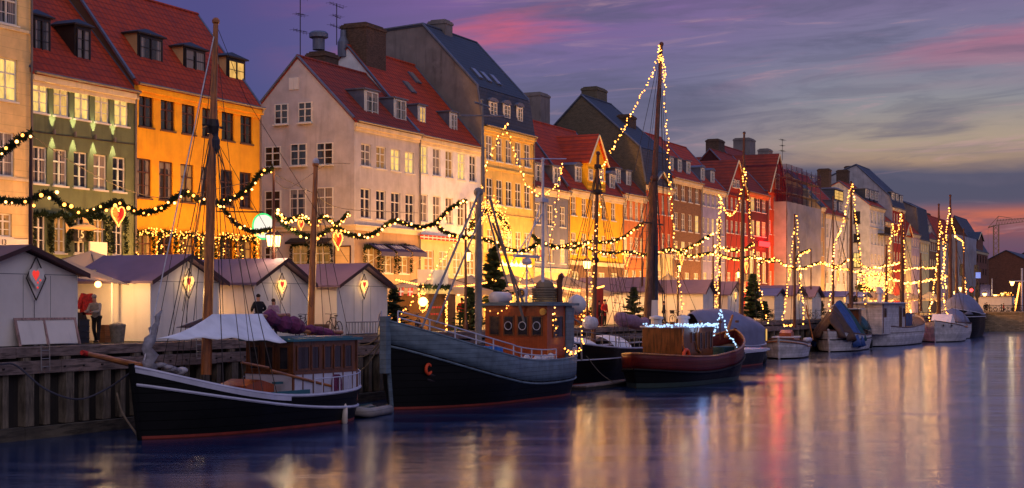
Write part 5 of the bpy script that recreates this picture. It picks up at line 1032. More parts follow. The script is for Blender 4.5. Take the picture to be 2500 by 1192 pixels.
class Boat:
    def __init__(s, name, label, cat, bow, ang, L, B, sheer, bw=.6, hull='hull_black', bulwark='hull_slate', rail='rail_white', strake=None, boot='boot_red', stern='round', deck='deck', bowfull=.42, rake=.5, boot_h=.13):
        """bow = (x, y) of the stem on the waterline; ang = heading of bow->stern axis; local x runs aft"""
        s.T = thing(name, label, cat, (bow[0], bow[1], WATER), ang); s.L, s.B, s.sh, s.bw = L, B, sheer, bw; s.rake = rake; s.full = bowfull; s.stern = stern
        def strip(zf0, zf1, nm, mm, nz=4, dy=0, th=0):
            q = MB(); N = 36
            for sd in (-1, 1): q.grid(lambda u, v: s.pt(u, zf0(u) + (zf1(u) - zf0(u)) * v, sd, dy), N, nz)
            if stern == 'transom': q.add([s.pt(1, zf0(1), -1, dy), s.pt(1, zf0(1), 1, dy), s.pt(1, zf1(1), 1, dy), s.pt(1, zf1(1), -1, dy)], [(0, 1, 2, 3)])
            o = q.smooth().build(nm, M[mm], s.T)
            if th: solid(o, th)
            return o
        H = s.H; split = lambda u: H(u) - bw if bw else H(u)
        strip(lambda u: -.6, lambda u: boot_h, 'boot_stripe', boot, 2); strip(lambda u: boot_h, split, 'hull', hull, 6)
        if bw: strip(split, H, 'bulwark', bulwark, 3, .015, .05)
        q = MB(); q.grid(lambda u, v: Vector(s.pt(.02 + .97 * u, H(u) - max(bw, .35), 1)) * v + Vector(s.pt(.02 + .97 * u, H(u) - max(bw, .35), -1)) * (1 - v), 30, 4); q.build('deck', M[deck], s.T)
        q = MB(); 
        for sd in (-1, 1): q.tube([Vector(s.pt(i / 36, H(i / 36), sd)) + Vector((0, 0, .03)) for i in range(37)], .06, 6)
        if stern == 'transom': q.tube([s.pt(1, H(1) + .03, -1), s.pt(1, H(1) + .03, 1)], .06, 6)
        q.build('rail', M[rail], s.T)
        if strake:
            q = MB()
            for sd in (-1, 1): q.tube([Vector(s.pt(i / 36, strake[0](i / 36), sd, .05)) for i in range(37)], strake[2] if len(strake) > 2 else .06, 6)
            q.build('rubbing_strake', M[strake[1]], s.T)
        q = MB(); q.tube([(s.stemx(z) - .02, 0, z) for z in (-.5, 0, H(0) * .5, H(0) + .12)], [.09, .09, .1, .11], 6); q.build('stem', M[hull if not bw else bulwark], s.T)
    def H(s, u):
        a, b, c = s.sh; m = .62
        return b + (a - b) * (1 - u / m) ** 2 if u < m else b + (c - b) * ((u - m) / (1 - m)) ** 2
    def stemx(s, z): return -s.rake * max(z, 0) / max(s.sh[0], .1)
    def half(s, u):
        if u < s.full: f = 1 - (1 - u / s.full) ** 2.1
        elif s.stern == 'round': f = 1 if u < .62 else max(0, 1 - ((u - .62) / .38) ** 3.2)
        elif s.stern == 'transom': f = 1 - .28 * ((u - s.full) / (1 - s.full)) ** 2
        else: f = max(0, 1 - ((u - s.full) / (1 - s.full)) ** 2.4)
        return s.B / 2 * f ** .85
    def pt(s, u, z, sd, dy=0):
        h = s.half(u); f = max(0, min(1, z / s.sh[0])); g_ = .80 + .20 * min(1, (z + .6) / 1.6) + (.10 * f if u < .4 else 0)
        x = u * s.L + s.stemx(z) * (1 - u) ** 3 + (.35 * max(z, 0) * u ** 8 if s.stern != 'point' else .1 * z * u ** 8)
        return (x, sd * (h * g_ + dy * (1 if h > .02 else 0)), z)
    def loc(s, px, D):                                    # local x of the photo column at local y given by world plane D
        p = s.T.matrix_basis.inverted() @ Vector((X(px, D), D, WATER)); return p
    def lp(s, px, py, D): return s.T.matrix_basis.inverted() @ P(px, py, D)
    def part(s, q, nm, m): return q.build(nm, M[m], s.T)
    def mast(s, px, py_top, py_base, D, r0, r1, m='spar', nm='mast', top=(0, 0), rake_px=0):
        a, b = s.lp(px, py_base, D), s.lp(px + rake_px, py_top, D); a.y = b.y if not rake_px else a.y
        q = MB(); q.tube([a, a.lerp(b, .6), a.lerp(b, .62), b], [r0, (r0 + r1) * .55, (r0 + r1) * .5, r1], 10); q.ball(b, r1 * 1.6, 8, 5); return s.part(q, nm, m), a, b
    def shrouds(s, a, b, f=.95, n=3, spread=1.0, r=.016, sides=(-1, 1), ratlines=False):
        q = MB(); t_ = a.lerp(b, f); 
        for sd in sides:
            ends = []
            for k in range(n):
                u = min(max((a.x + (k - (n - 1) / 2) * .55 * spread + .3) / s.L, .03), .97); e = Vector(s.pt(u, s.H(u), sd)); q.tube([e, t_], r, 4); ends.append(e)
            if ratlines and n > 1:
                for j in range(1, 14): g_ = j * .05; q.tube([ends[0].lerp(t_, g_), ends[-1].lerp(t_, g_)], r * .7, 3)
        return s.part(q, 'shroud', 'wire')
    def line(s, pts, r=.018, m='rope', nm='rope'):
        return s.part(MB().tube([s.lp(*p) for p in pts], r, 4), nm, m)
def blob_roll(q, a, b, r, n=14, amp=.25, seed=3):           # a furled sail between two points
    rnd = random.Random(seed); a, b = Vector(a), Vector(b)
    q.tube([a.lerp(b, i / n) + Vector((0, rnd.uniform(-1, 1), rnd.uniform(-1, 1))) * r * .2 for i in range(n + 1)], [r * (.25 if i in (0, n) else 1 + rnd.uniform(-amp, amp)) for i in range(n + 1)], 9); return q
def tube_rail(b, u0, u1, h, n, sd=(-1,), r=.022, m='steel_grey', mids=1, nm='guard_rail'):
    q = MB()
    for s_ in sd:
        pts = [Vector(b.pt(u0 + (u1 - u0) * i / 20, b.H(u0 + (u1 - u0) * i / 20), s_)) for i in range(21)]
        for k in range(1, mids + 2): q.tube([p + Vector((0, 0, h * k / (mids + 1))) for p in pts], r, 5)
        for i in range(n + 1): p = pts[int(20 * i / n)]; q.tube([p, p + Vector((0, 0, h))], r * 1.1, 5)
    return b.part(q, nm, m)
def cabin(b, x0, x1, y, z0, z1, wall='varnish', roof='teal', panes=(), taper=.0, over=.18, fr='varnish_dark', wz=None, lower=None, roof_t=.1, nm='wheelhouse'):
    """panes: list of (face, centre, width, z0, z1); face in 'fore','side','aft' (side = towards the camera)"""
    q = MB(); q.box((x0, -y, z0), (x1, y, z1)); w = b.part(q, nm, wall)
    q = MB(); q.box((x0 - over, -y - over, z1), (x1 + over, y + over, z1 + roof_t)); q.box((x0 + .1, -y + .1, z1 + roof_t), (x1 - .1, y - .1, z1 + roof_t + .05)); rf = b.part(q, 'roof', roof)
    if lower:
        q = MB(); q.box((x0 - .015, -y - .015, z0), (x1 + .015, y + .015, lower[0])); b.part(q, 'lower_panel', lower[1])
        q = MB(); q.box((x0 - .04, -y - .04, lower[0]), (x1 + .04, y + .04, lower[0] + .07)); q.box((x0 - .04, -y - .04, z0), (x0 + .03, -y + .03, z1)); q.box((x1 - .03, -y - .04, z0), (x1 + .04, -y + .03, z1))
        b.part(q, 'corner_post', fr)
    for face, c, ww, a, z in panes:
        f = MB(); g_ = MB(); t_ = .06
        if face == 'side' or face == 'far':
            yy = -y if face == 'side' else y; o_ = -1 if face == 'side' else 1
            for bx in (((c - ww / 2, a), (c - ww / 2 + t_, z)), ((c + ww / 2 - t_, a), (c + ww / 2, z)), ((c - ww / 2 + t_, a), (c + ww / 2 - t_, a + t_)), ((c - ww / 2 + t_, z - t_), (c + ww / 2 - t_, z))):
                ys = sorted((yy, yy + o_ * .045)); f.box((bx[0][0], ys[0], bx[0][1]), (bx[1][0], ys[1], bx[1][1]))
            ys = sorted((yy + o_ * .003, yy + o_ * .02)); g_.box((c - ww / 2 + t_, ys[0], a + t_), (c + ww / 2 - t_, ys[1], z - t_))
        else:
            xx = x0 if face == 'fore' else x1; o_ = -1 if face == 'fore' else 1; xs = sorted((xx, xx + o_ * .045)); xg = sorted((xx + o_ * .003, xx + o_ * .02))
            for bx in (((c - ww / 2, a), (c - ww / 2 + t_, z)), ((c + ww / 2 - t_, a), (c + ww / 2, z)), ((c - ww / 2 + t_, a), (c + ww / 2 - t_, a + t_)), ((c - ww / 2 + t_, z - t_), (c + ww / 2 - t_, z))):
                f.box((xs[0], bx[0][0], bx[0][1]), (xs[1], bx[1][0], bx[1][1]))
            g_.box((xg[0], c - ww / 2 + t_, a + t_), (xg[1], c + ww / 2 - t_, z - t_))
        wf = f.build('window_frame', M[fr], w); g_.build('pane', M['win_dark'], wf)
    return w, rf
def fender(T, loc, r=.13, h=.62, m='fender_white'):
    q = MB().lathe(loc, [(.03, h + .5), (.02, h + .1), (r * .5, h + .04), (r, h - .08), (r, .1), (r * .5, 0), (.03, -.05)], 10); return q.smooth().build('fender', M[m], T)
def ring(T, c, R_, r, m='orange_ring', ax='y', nm='life_ring'):
    pts = [(c[0] + R_ * math.cos(a), c[1], c[2] + R_ * math.sin(a)) if ax == 'y' else (c[0], c[1] + R_ * math.cos(a), c[2] + R_ * math.sin(a)) for a in [2 * math.pi * i / 16 for i in range(17)]]
    return MB().tube(pts, r, 7, False).smooth().build(nm, M[m], T)

# 1 --- the small black cutter nearest the camera
b = Boat('sailing_boat', 'small black wooden boat with white stripe, brown wheelhouse and white canvas tent', 'boat', (39.4, 32.7), R(-6), 11.4, 3.5, (2.46, 1.18, 1.32), bw=0, hull='hull_black', rail='rail_white', strake=(lambda u: 1.86 - 2.6 * u * (1 - u * .5) + .02, 'rail_white', .055), stern='round', rake=.35)
T = b.T; D = 32.5
q = MB()                                                 # low grey-white gunwale board forward
for sd in (-1, 1): q.grid(lambda u, v: b.pt(u * .5, b.H(u * .5) - .16 + .16 * v, sd, .03), 14, 1)
solid(b.part(q, 'gunwale_board', 'rail_white'), .04)
q = MB(); q.tube([b.lp(352, 896, 32.9), b.lp(205, 862, 33.2)], [.13, .075], 10); b.part(q, 'bowsprit', 'spar_x'); q = MB(); q.tube([b.lp(213, 864, 33.2), b.lp(200, 861, 33.2)], [.09, .085], 10); b.part(q, 'bowsprit_tip', 'red_cloth')
_, a, c = b.mast(503, 52, 915, 32.6, .19, .09, 'spar', rake_px=24); q = MB(); m1 = a.lerp(c, .70); q.box((m1.x - .5, m1.y - .05, m1.z - .04), (m1.x + .5, m1.y + .05, m1.z + .04)); q.lathe(m1, [(.2, -.25), (.24, 0), (.2, .25)], 10); b.part(q, 'crosstree', 'iron')
q = MB(); blob_roll(q, m1 + Vector((.05, -.05, -1.0)), m1 + Vector((0, -.05, .3)), .16, 8); b.part(q, 'rolled_rope', 'dark_rope')
b.shrouds(a, c, .72, 4, 1.5, .016); b.shrouds(a, c, .97, 1, 1, .014)
for px, py in ((352, 880), (380, 830)): b.line([(px, py, 32.7), (522, 90, 32.6)], .028 if px == 352 else .016, 'sail_white' if px == 352 else 'wire', 'forestay')
for i_, (p1, p2) in enumerate((((525, 100), (545, 780)), ((520, 345), (700, 770)), ((524, 340), (655, 735)), ((514, 350), (470, 640)), ((528, 60), (600, 240)), ((530, 345), (760, 750)), ((600, 240), (850, 640)), ((515, 350), (445, 760)), ((513, 360), (420, 820)))): b.line([(*p1, 32.6), (*p2, 32.4)], .014, 'wire', 'rigging_line')
_, a2, c2 = b.mast(758, 402, 822, 33.2, .15, .09, 'spar', 'mizzen_mast', rake_px=13); b.shrouds(a2, c2, .9, 3, 1.0, .014); m2 = a2.lerp(c2, .92); q = MB().ball(c2 + Vector((0, 0, .1)), (.14, .14, .18), 8, 5); b.part(q, 'masthead', 'sail_white')
q = MB(); blob_roll(q, b.lp(640, 775, 32.6), b.lp(745, 800, 33.0), .28, 12, .35, 5); blob_roll(q, b.lp(745, 800, 33.0), b.lp(835, 825, 33.0), .17, 8, .3, 6); b.part(q, 'furled_sail', 'sail_plum')
q = MB(); q.tube([b.lp(595, 775, 32.5), b.lp(705, 770, 32.7)], .09, 8); b.part(q, 'boom', 'spar_x')
q = MB(); q.tube([b.lp(690, 808, 33.0), b.lp(835, 812, 32.9)], .08, 8); b.part(q, 'mizzen_boom', 'spar_x')
# canvas tent over the boom
pk0, pk1 = b.lp(518, 768, 32.4), b.lp(640, 767, 32.4); cl, cr = b.lp(382, 828, 31.8), b.lp(700, 836, 30.9); fl, fr_ = b.lp(430, 800, 34.0), b.lp(690, 800, 34.0)
def tent(u, v):
    if v < .5: w_ = v * 2; lo = cl.lerp(cr, u) + Vector((0, 0, .08 * math.sin(u * math.pi) ** 2 + .04 * math.sin(u * 25))); hi_ = pk0.lerp(pk1, min(1, max(0, (u - .02) / .96))); return lo.lerp(hi_, w_) - Vector((0, 0, .14 * math.sin(w_ * math.pi)))
    w_ = v * 2 - 1; lo = fl.lerp(fr_, u); return pk0.lerp(pk1, u).lerp(lo, w_)
q = MB().grid(tent, 18, 10); solid(b.part(q.smooth(), 'canvas_tent', 'canvas_white'), .02)
# furled headsail standing at the bow
q = MB(); pts = [(366, 900), (362, 885), (370, 868), (358, 850), (366, 832), (374, 818), (372, 805), (384, 790), (383, 775), (395, 758)]; q.tube([b.lp(p[0], p[1], 32.7) for p in pts], [.30, .20, .25, .17, .21, .12, .15, .08, .09, .03], 7)
for k in range(9): q.ball(b.lp(392 + k * 6.5, 895 + k * 1.6 + random.uniform(-4, 4), 32.5 - random.uniform(0, .3)), (random.uniform(.16, .3), .2, random.uniform(.07, .14)), 7, 5); b.part(q.smooth(), 'furled_headsail', 'sail_white')
# wheelhouse
p0 = b.lp(572, 900, 33.0); x0, x1 = 6.55, 10.35; zt = 3.18
cabin(b, x0, x1, 1.15, .8, zt, 'varnish_dark', 'teal', [('side', x0 + .55 + .85 * k if k < 1 else x0 + [0, 1.25, 2.0, 2.6, 3.25][k], [.75, .5, .5, .5, .5][k], 2.1, 3.02) for k in range(5)] + [('fore', -.72, .5, 2.1, 3.02), ('fore', 0, .5, 2.1, 3.02), ('fore', .72, .5, 2.1, 3.02)], lower=(1.95, 'rail_white'))
q = MB()
for k in range(6): xx = x0 + .5 + k * .6; q.box((xx, -1.19, .8), (xx + .045, -1.17, 1.95))
b.part(q, 'panel_batten', 'varnish_dark')
q = MB(); q.prism([(4.5, -.7, 1.3), (6.0, -.7, 1.3), (6.0, -.7, 1.62), (5.25, -.7, 1.82), (4.5, -.7, 1.62)], (0, 1.4, 0)); b.part(q, 'deck_hatch', 'varnish')
q = MB(); q.box((4.2, -1.25, 1.22), (7.4, -1.15, 1.38)); q.box((6.0, -.8, 1.62), (6.4, -.6, 1.7)); b.part(q, 'coaming', 'teal')
tube_rail(b, .62, .995, .62, 8, (-1, 1), .022, 'rail_white', 0)
q = MB(); q.tube([b.lp(662, 905, 30.9), b.lp(828, 948, 30.6)], .055, 7); q.tube([b.lp(590, 885, 31), b.lp(655, 898, 31)], .05, 7); b.part(q, 'oar', 'spar_x')
q = MB()
for k in range(5): q.tube([(8.9 + .16 * math.cos(a_) + .03 * k, -1.22 - .03 * k, 1.45 + .42 * math.sin(a_)) for a_ in [2 * math.pi * i / 12 for i in range(13)]], .022, 5)
b.part(q, 'coiled_hose', 'sail_plum')
fender(T, Vector(b.pt(.80, .0, -1, .12)) + Vector((0, 0, -.05)), .12, .75)
q = MB().lathe((9.9, -.95, 1.2), [(.06, 0), (.07, .5), (.14, .62), (.05, .75)], 8); b.part(q, 'vent_cowl', 'spar_dark')
# 2 --- trawler

def b_H(u): 
    a_, m_, c_ = 3.85, 1.85, 2.05
    return m_ + (a_ - m_) * (1 - u / .62) ** 2 if u < .62 else m_ + (c_ - m_) * ((u - .62) / .38) ** 2
b = Boat('fishing_trawler', 'large black trawler with grey blue bulwark, varnished wheelhouse and steel masts', 'boat', (55.3, 32.2), R(-3), 15.6, 5.4, (3.85, 1.85, 2.05), bw=.95, hull='hull_black', bulwark='hull_slate', rail='hull_slate', strake=(lambda u: b_H(u) - 1.06, 'hull_slate', .05), stern='round', rake=.55, bowfull=.40)
T = b.T; B2 = b
q = MB(); q.box((-.72, -.16, 1.6), (-.34, .16, 4.05)); o = b.part(q, 'stem_post', 'hull_slate')
q = MB()                                                 # scupper slots between hull and bulwark
for k in range(46):
    u = .05 + k * .018
    if k % 3: p = b.pt(u, b.H(u) - 1.0, -1, .03); p2 = b.pt(u + .014, b.H(u + .014) - 1.0, -1, .03); q.prism([p, p2, (p2[0], p2[1], p2[2] + .1), (p[0], p[1], p[2] + .1)], (0, .02, 0))
tag(b.part(q, 'scupper', 'timber_dark'), kind='stuff')
ring(T, (1.0, b.pt(.07, 1.9, -1)[1] - .12, 1.75), .21, .07, 'orange_ring', nm='hawse_ring'); q = MB(); q.tube([(1.0, -1.2, 1.5), (1.5, -1.35, 1.45), (1.7, -1.3, 1.6)], [.05, .09, .03], 6); q.tube([(1.0, -1.15, 1.3), (1.4, -1.3, 1.2), (1.6, -1.25, 1.3)], [.05, .08, .03], 6); b.part(q, 'anchor', 'iron')
x0, x1 = 11.2, 13.9; z0, z1 = .9, 4.5
w, rf = cabin(b, x0, x1, 1.75, z0, z1, 'varnish', 'hull_slate', [('side', x0 + 1.15, 1.1, 2.9, 4.0)] + [('fore', -1.2, .62, 3.0, 4.0), ('fore', -.4, .62, 3.0, 4.0), ('fore', .4, .62, 3.0, 4.0), ('fore', 1.2, .62, 3.0, 4.0)], fr='varnish_dark', over=.3, roof_t=.12)
for k in range(3): ring(T, (x0 - .08, .4 - k * .8, 3.5), .20, .02, 'rail_white', 'x', nm='round_pane_ring')
q = MB(); q.tube([(x0 - .02, -1.6, 4.2), (x0 - .2, -1.6, 4.2)], [.14, .18], 10); b.part(q, 'search_light', 'brass')
q = MB(); q.box((x1 - .75, -1.83, .9), (x1 - .1, -1.76, 4.5)); q.box((x1 + .003, -1.7, .9), (x1 + .4, -1.2, 4.4)); b.part(q, 'corner_locker', 'hull_slate')
_, a, c = b.mast(1168, 470, 838, 32.0, .17, .15, 'steel_grey'); _, a_, c_ = b.mast(1180, 245, 470, 32.0, .09, .05, 'steel_grey', 'topmast', rake_px=-3)
q = MB(); q.tube([b.lp(1122, 282, 32), b.lp(1240, 284, 32)], .035, 5); q.tube([b.lp(1158, 250, 32), b.lp(1195, 262, 32)], .05, 5)
for k in range(22): z_ = a.z + (c.z - a.z) * k / 22; q.tube([(a.x - .26, a.y, z_), (a.x + .1, a.y, z_)], .012, 4)
q.tube([(a.x - .26, a.y, a.z), (a.x - .26, a.y, c.z)], .015, 4); b.part(q, 'crosstree', 'steel_grey')
q = MB(); 
for p1, p2, r_ in (((1170, 470), (1030, 800), .06), ((1182, 510), (1065, 790), .05), ((1195, 480), (1300, 860), .07), ((1203, 545), (1340, 900), .06), ((1190, 520), (1240, 700), .05)): q.tube([b.lp(*p1, 31.8), b.lp(*p2, 31.0)], r_, 6)
b.part(q, 'derrick_boom', 'steel_grey')
_, a3, c3 = b.mast(1325, 390, 710, 31.2, .085, .07, 'rail_white', 'aft_mast'); q = MB()
for p1, p2 in (((1325, 480), (1285, 610)), ((1330, 480), (1352, 760)), ((1325, 520), (1250, 640))): q.tube([b.lp(*p1, 31.2), b.lp(*p2, 31.0)], .03, 5)
q.tube([b.lp(1268, 388, 31.2), b.lp(1382, 388, 31.2)], .03, 5); p_ = b.lp(1323, 489, 31.2); q.box((p_.x - .35, p_.y - .2, p_.z - .1), (p_.x + .35, p_.y + .2, p_.z + .1)); b.part(q, 'mast_stay', 'rail_white')
q = MB(); RX = lambda px, py, xw: b.T.matrix_basis.inverted() @ Vector((xw, Yx(px, xw), Zx(px, py, xw))); p_ = RX(1286, 640, 68); q.tube([(p_.x, p_.y, 4.6), p_], .05, 6); q.lathe(p_, [(.2, -.15), (.26, .0), (.2, .18), (.03, .22)], 12); q.box((p_.x - 1.3, p_.y - .08, p_.z + .22), (p_.x + 1.3, p_.y + .08, p_.z + .36))
for dx in (-.9, .9): q.tube([(p_.x + dx, p_.y - .4, 4.6), (p_.x, p_.y, p_.z - .3)], .025, 5)
b.part(q, 'radar', 'rail_white')
q = MB(); p_ = RX(1222, 728, 68); q.tube([p_ + Vector((-.7, 0, 0)), p_ + Vector((.7, 0, 0))], .32, 12); b.part(q.smooth(), 'life_raft', 'plastic_white')
q = MB(); p_ = RX(1274, 716, 67.6); q.tube([p_ + Vector((-.3, -.1, 0)), p_ + Vector((.25, .1, .0))], [.26, .22], 12); q.tube([p_, p_ - Vector((0, 0, .5))], .05, 6); sl = b.part(q, 'search_lamp', 'rail_white'); MB().tube([p_ + Vector((-.34, -.11, 0)), p_ + Vector((-.30, -.1, 0))], .2, 12).build('lamp_lens', M['win_dark'], sl)
q = MB(); p_ = RX(1330, 735, 69.2); 
for k in range(6): q.tube([(p_.x + (.85 + .02 * k) * math.cos(a_), p_.y + .5 * math.sin(a_), 4.68 + k * .13) for a_ in [2 * math.pi * i / 20 for i in range(21)]], .07, 6, False)
q.ball((p_.x, p_.y, 5.45), (.7, .45, .4), 10, 6); b.part(q, 'rope_coil', 'rope')
q = MB(); q.tube([RX(1366, 748, 69.4), RX(1366, 690, 69.4), RX(1369, 675, 69.4), RX(1374, 672, 69.4)], .15, 8); b.part(q, 'exhaust_pipe', 'spar_dark')
q = MB(); p_ = RX(1408, 744, 71.5); q.ball(p_, (.52, .52, .52), 14, 8); q.tube([p_ + Vector((.53 * math.cos(a_), .0, .53 * math.sin(a_))) for a_ in [2 * math.pi * i / 16 for i in range(17)]], .03, 5, False); b.part(q.smooth(), 'life_raft_pod', 'plastic_white')
q = MB(); q.tube([RX(1372, 757, 69.8), RX(1418, 790, 71), RX(1420, 880, 71)], .05, 6); b.part(q, 'davit', 'steel_grey')
tube_rail(b, .02, .66, .55, 9, (-1, 1), .03, 'rail_white', 1); tube_rail(b, .80, .995, .5, 8, (-1, 1), .03, 'rail_white', 1, 'stern_rail')
q = MB(); q.prism([(5.4, -1.8, 2.0), (6.7, -1.8, 2.0), (6.6, -1.8, 2.55), (5.6, -1.8, 2.65)], (0, 1.2, 0)); b.part(q, 'blue_cover', 'blue_cloth'); q = MB(); q.ball((14.5, -.9, 2.2), (.6, .5, .5), 10, 6); b.part(q.smooth(), 'blue_bundle', 'blue_cloth')
q = MB()
for k in range(12): q.ball((7.4 + k * .32, -2.1 + random.uniform(-.1, .1), 1.75 + random.uniform(0, .25)), (random.uniform(.2, .35), .2, random.uniform(.15, .3)), 7, 5)
b.part(q, 'net_heap', 'sail_white')
for p1, p2, p3 in (((940, 765), (1200, 850), (1420, 810)), ((945, 815), (880, 905), (820, 870)), ((950, 800), (890, 870), (800, 850)), ((948, 790), (900, 840), (812, 838))): 
    w_ = smoothpath([b.lp(p1[0], p1[1], 32.2), b.lp(p2[0], p2[1], 33.5), b.lp(p3[0], p3[1], 35.5)], 8) if p1[0] != 940 else None
    if w_: b.part(MB().tube(w_, .03, 5), 'mooring_rope', 'rope')
# 3 --- black schooner behind
b = Boat('schooner', 'black schooner with very tall brown mast and mauve furled sail', 'boat', (72.5, 34.0), R(-1), 20, 4.2, (2.9, 1.9, 2.1), bw=0, hull='hull_black', rail='rail_white', strake=(lambda u: 1.45, 'rail_white', .04), stern='round')
T = b.T; B3 = b
_, a, c = b.mast(1448, 375, 850, 33.6, .15, .09, 'spar_dark', rake_px=12); b.shrouds(a, c, .92, 4, 1.6, .018, ratlines=True); q = MB(); 
for k in (.45, .8, .93): m_ = a.lerp(c, k); q.lathe(m_, [(.2, -.15), (.24, 0), (.2, .15)], 8)
b.part(q, 'mast_band', 'iron')
_, a, c = b.mast(1576, 108, 850, 33.8, .27, .10, 'spar_dark', 'main_mast', rake_px=39); b.shrouds(a, c, .62, 5, 2.0, .02, ratlines=True); b.shrouds(a, c, .93, 2, 2.5, .016); m_ = a.lerp(c, .45); q = MB(); q.tube([m_ - Vector((0, 0, 2.4)), m_ + Vector((0, 0, 1.8))], [.33, .26], 9); q.box((m_.x - 1.8, m_.y - .06, m_.z - 1.0), (m_.x + 1.8, m_.y + .06, m_.z - .9)); q.ball(a.lerp(c, .55), (.34, .3, .3), 8, 6); b.part(q, 'crosstree', 'spar_dark')
q = MB(); q.box((m_.x - .2, m_.y - .25, m_.z - 6), (m_.x + .3, m_.y + .25, m_.z - 1.2)); b.part(q, 'furled_topsail', 'dark_rope')
q = MB(); blob_roll(q, b.lp(1502, 778, 33.2), b.lp(1580, 792, 33.2), .42, 10, .2, 9); b.part(q.smooth(), 'furled_sail', 'sail_mauve'); q = MB(); blob_roll(q, b.lp(1428, 788, 33.2), b.lp(1452, 788, 33.2), .34, 6, .2, 4); b.part(q.smooth(), 'furled_foresail', 'sail_white')
for p1, p2 in (((1612, 125), (1500, 640)), ((1612, 125), (1640, 700)), ((1600, 420), (1500, 740)), ((1590, 500), (1700, 760)), ((1612, 125), (1575, 420)), ((1458, 400), (1395, 700)), ((1458, 400), (1410, 780)), ((1458, 420), (1540, 760)), ((1600, 480), (1480, 800)), ((1595, 500), (1545, 800)), ((1598, 480), (1655, 780)), ((1460, 500), (1380, 760)), ((1590, 520), (1430, 840))): b.line([(*p1, 33.8), (*p2, 33.2)], .018, 'wire', 'rigging_line')
q = MB(); q.grid(lambda u, v: (4.5 + 2.6 * u, -1.5 + 3 * v, 2.0 + .8 * math.sin(v * math.pi) ** .7 * (1 - .2 * u)), 4, 8); q.add([(4.5, -1.5, 2.0), (4.5, 0, 2.8), (4.5, 1.5, 2.0)], [(0, 1, 2)]); b.part(q, 'white_hatch_cover', 'canvas_white')
q = MB(); q.grid(lambda u, v: (9.5 + 2.6 * u, -1.5 + 3 * v, 1.9 + .8 * math.sin(v * math.pi) ** .7), 4, 8); b.part(q, 'white_tent', 'canvas_white')
q = MB(); q.ball((3.4, -1.1, 2.3), (.3, .25, .25), 10, 6); b.part(q.smooth(), 'white_buoy', 'plastic_white')
tube_rail(b, .1, .9, .7, 16, (-1,), .02, 'steel_grey', 1)
# 4 --- oxblood boat with cold blue lights
b = Boat('work_boat', 'oxblood red wooden boat with rounded wheelhouse trimmed in cold white lights', 'boat', (89.6, 27.6), R(176), 14.2, 4.3, (2.95, 1.6, 1.9), bw=.85, hull='hull_black', bulwark='hull_oxblood', rail='spar_x', strake=(lambda u: (1.6 + 1.35 * (1 - u / .62) ** 2 if u < .62 else 1.6 + .3 * ((u - .62) / .38) ** 2) - .86, 'hull_black', .09), boot='hull_teal', boot_h=.28, stern='round', rake=.5)
T = b.T; B4 = b
def lx(px, D=28.3): return b.lp(px, 800, D).x
xa_, xb_ = sorted((lx(1583, 29.2), lx(1742, 26.8))); 
w, rf = cabin(b, xa_, xb_, 1.2, 1.0, 3.25, 'varnish_dark', 'rail_white', [('far', xa_ + .4 + .75 * k, .42, 2.0, 3.0) for k in range(3)] + [('far', xa_ + 3.0, .6, 2.4, 3.0)], over=.12, fr='varnish_dark')
q = MB()
for i in range(2): s0 = (1 if i else -1)
for x_ in (xb_ - .6, xb_ - 2.6): q.tube([(x_, 1.25, 1.8), (x_ + .4, 1.27, 1.95), (x_ + .6, 1.27, 2.3), (x_ + .65, 1.27, 2.8), (x_ + .5, 1.27, 3.3)], .05, 6)
b.part(q, 'curved_bulwark_rail', 'spar_x')
ring(T, (lx(1681, 26.8), 1.42, 1.65), .38, .10)
q = MB(); x_ = lx(1765, 27.3); q.box((x_ - .9, -.4, 1.0), (x_ + .8, .9, 2.0)); b.part(q, 'locker_cover', 'tarp_green')
q = MB(); q.box((lx(1812), -.9, 1.6), (lx(1745), .9, 1.75)); b.part(q, 'white_thwart', 'rail_white')
for pa_ in (1607, 1662): q = MB(); x_ = lx(pa_); q.lathe((x_, 0, 3.45), [(.3, 0), (.3, .28), (.4, .3), (.38, .42), (.1, .5)], 10); b.part(q, 'roof_vent', 'plastic_white')
q = MB()
for px_ in (1600, 1660, 1700, 1735): x_ = lx(px_); q.box((x_ - .12, 1.1, 3.46), (x_ + .12, 1.25, 3.6))
b.part(q, 'roof_fitting', 'varnish_dark')
q = MB(); q.tube([(.6, -.2, 2.5), (-.1, 0, 3.9)], [.11, .07], 8); b.part(q, 'samson_post', 'spar_x')
q = MB(); pts = [b.pt(i / 24, b.H(i / 24) - .55, sd_) for sd_ in (1,) for i in range(25)]
def cold(label, pts, n, sag=0):
    pts = [Vector(p) for p in pts]; Tm = T.matrix_basis; o = Tm @ pts[0]; TT = thing('light_string', label, 'light string', o); w_ = [Tm @ p - o for p in pts]; MB().tube(w_, .01, 4).build('cable', M['wire'], TT)
    L = sum((b_ - a_).length for a_, b_ in zip(w_, w_[1:]))
    for p in walk(w_, L / n): inst('bulb', BULBC, TT, p + Vector((random.uniform(-.07, .07), random.uniform(-.1, 0), random.uniform(-.13, .06))), 0, random.uniform(.035, .065))
    return TT
tb = cold('cold white bulbs along the roof edge of the oxblood boat', [(xb_ + .15, -1.2, 3.42), (xb_ + .15, 1.38, 3.42), (xa_ - .1, 1.38, 3.42)], 96)
lamp(tb, (2.5, -2.6, -.2), 35, (.45, .62, 1), .5)
apex = b.lp(1758, 757, 28.0); cold('cold white bulbs in a tall triangle over the bow of the oxblood boat', [b.lp(1742, 818, 28.0), apex, b.lp(1775, 815, 27.6), b.lp(1790, 835, 27.2), b.lp(1800, 850, 27.0)], 44)
q = MB(); q.tube([b.lp(1758, 830, 28), apex], .04, 6); b.part(q, 'bow_staff', 'spar_dark')
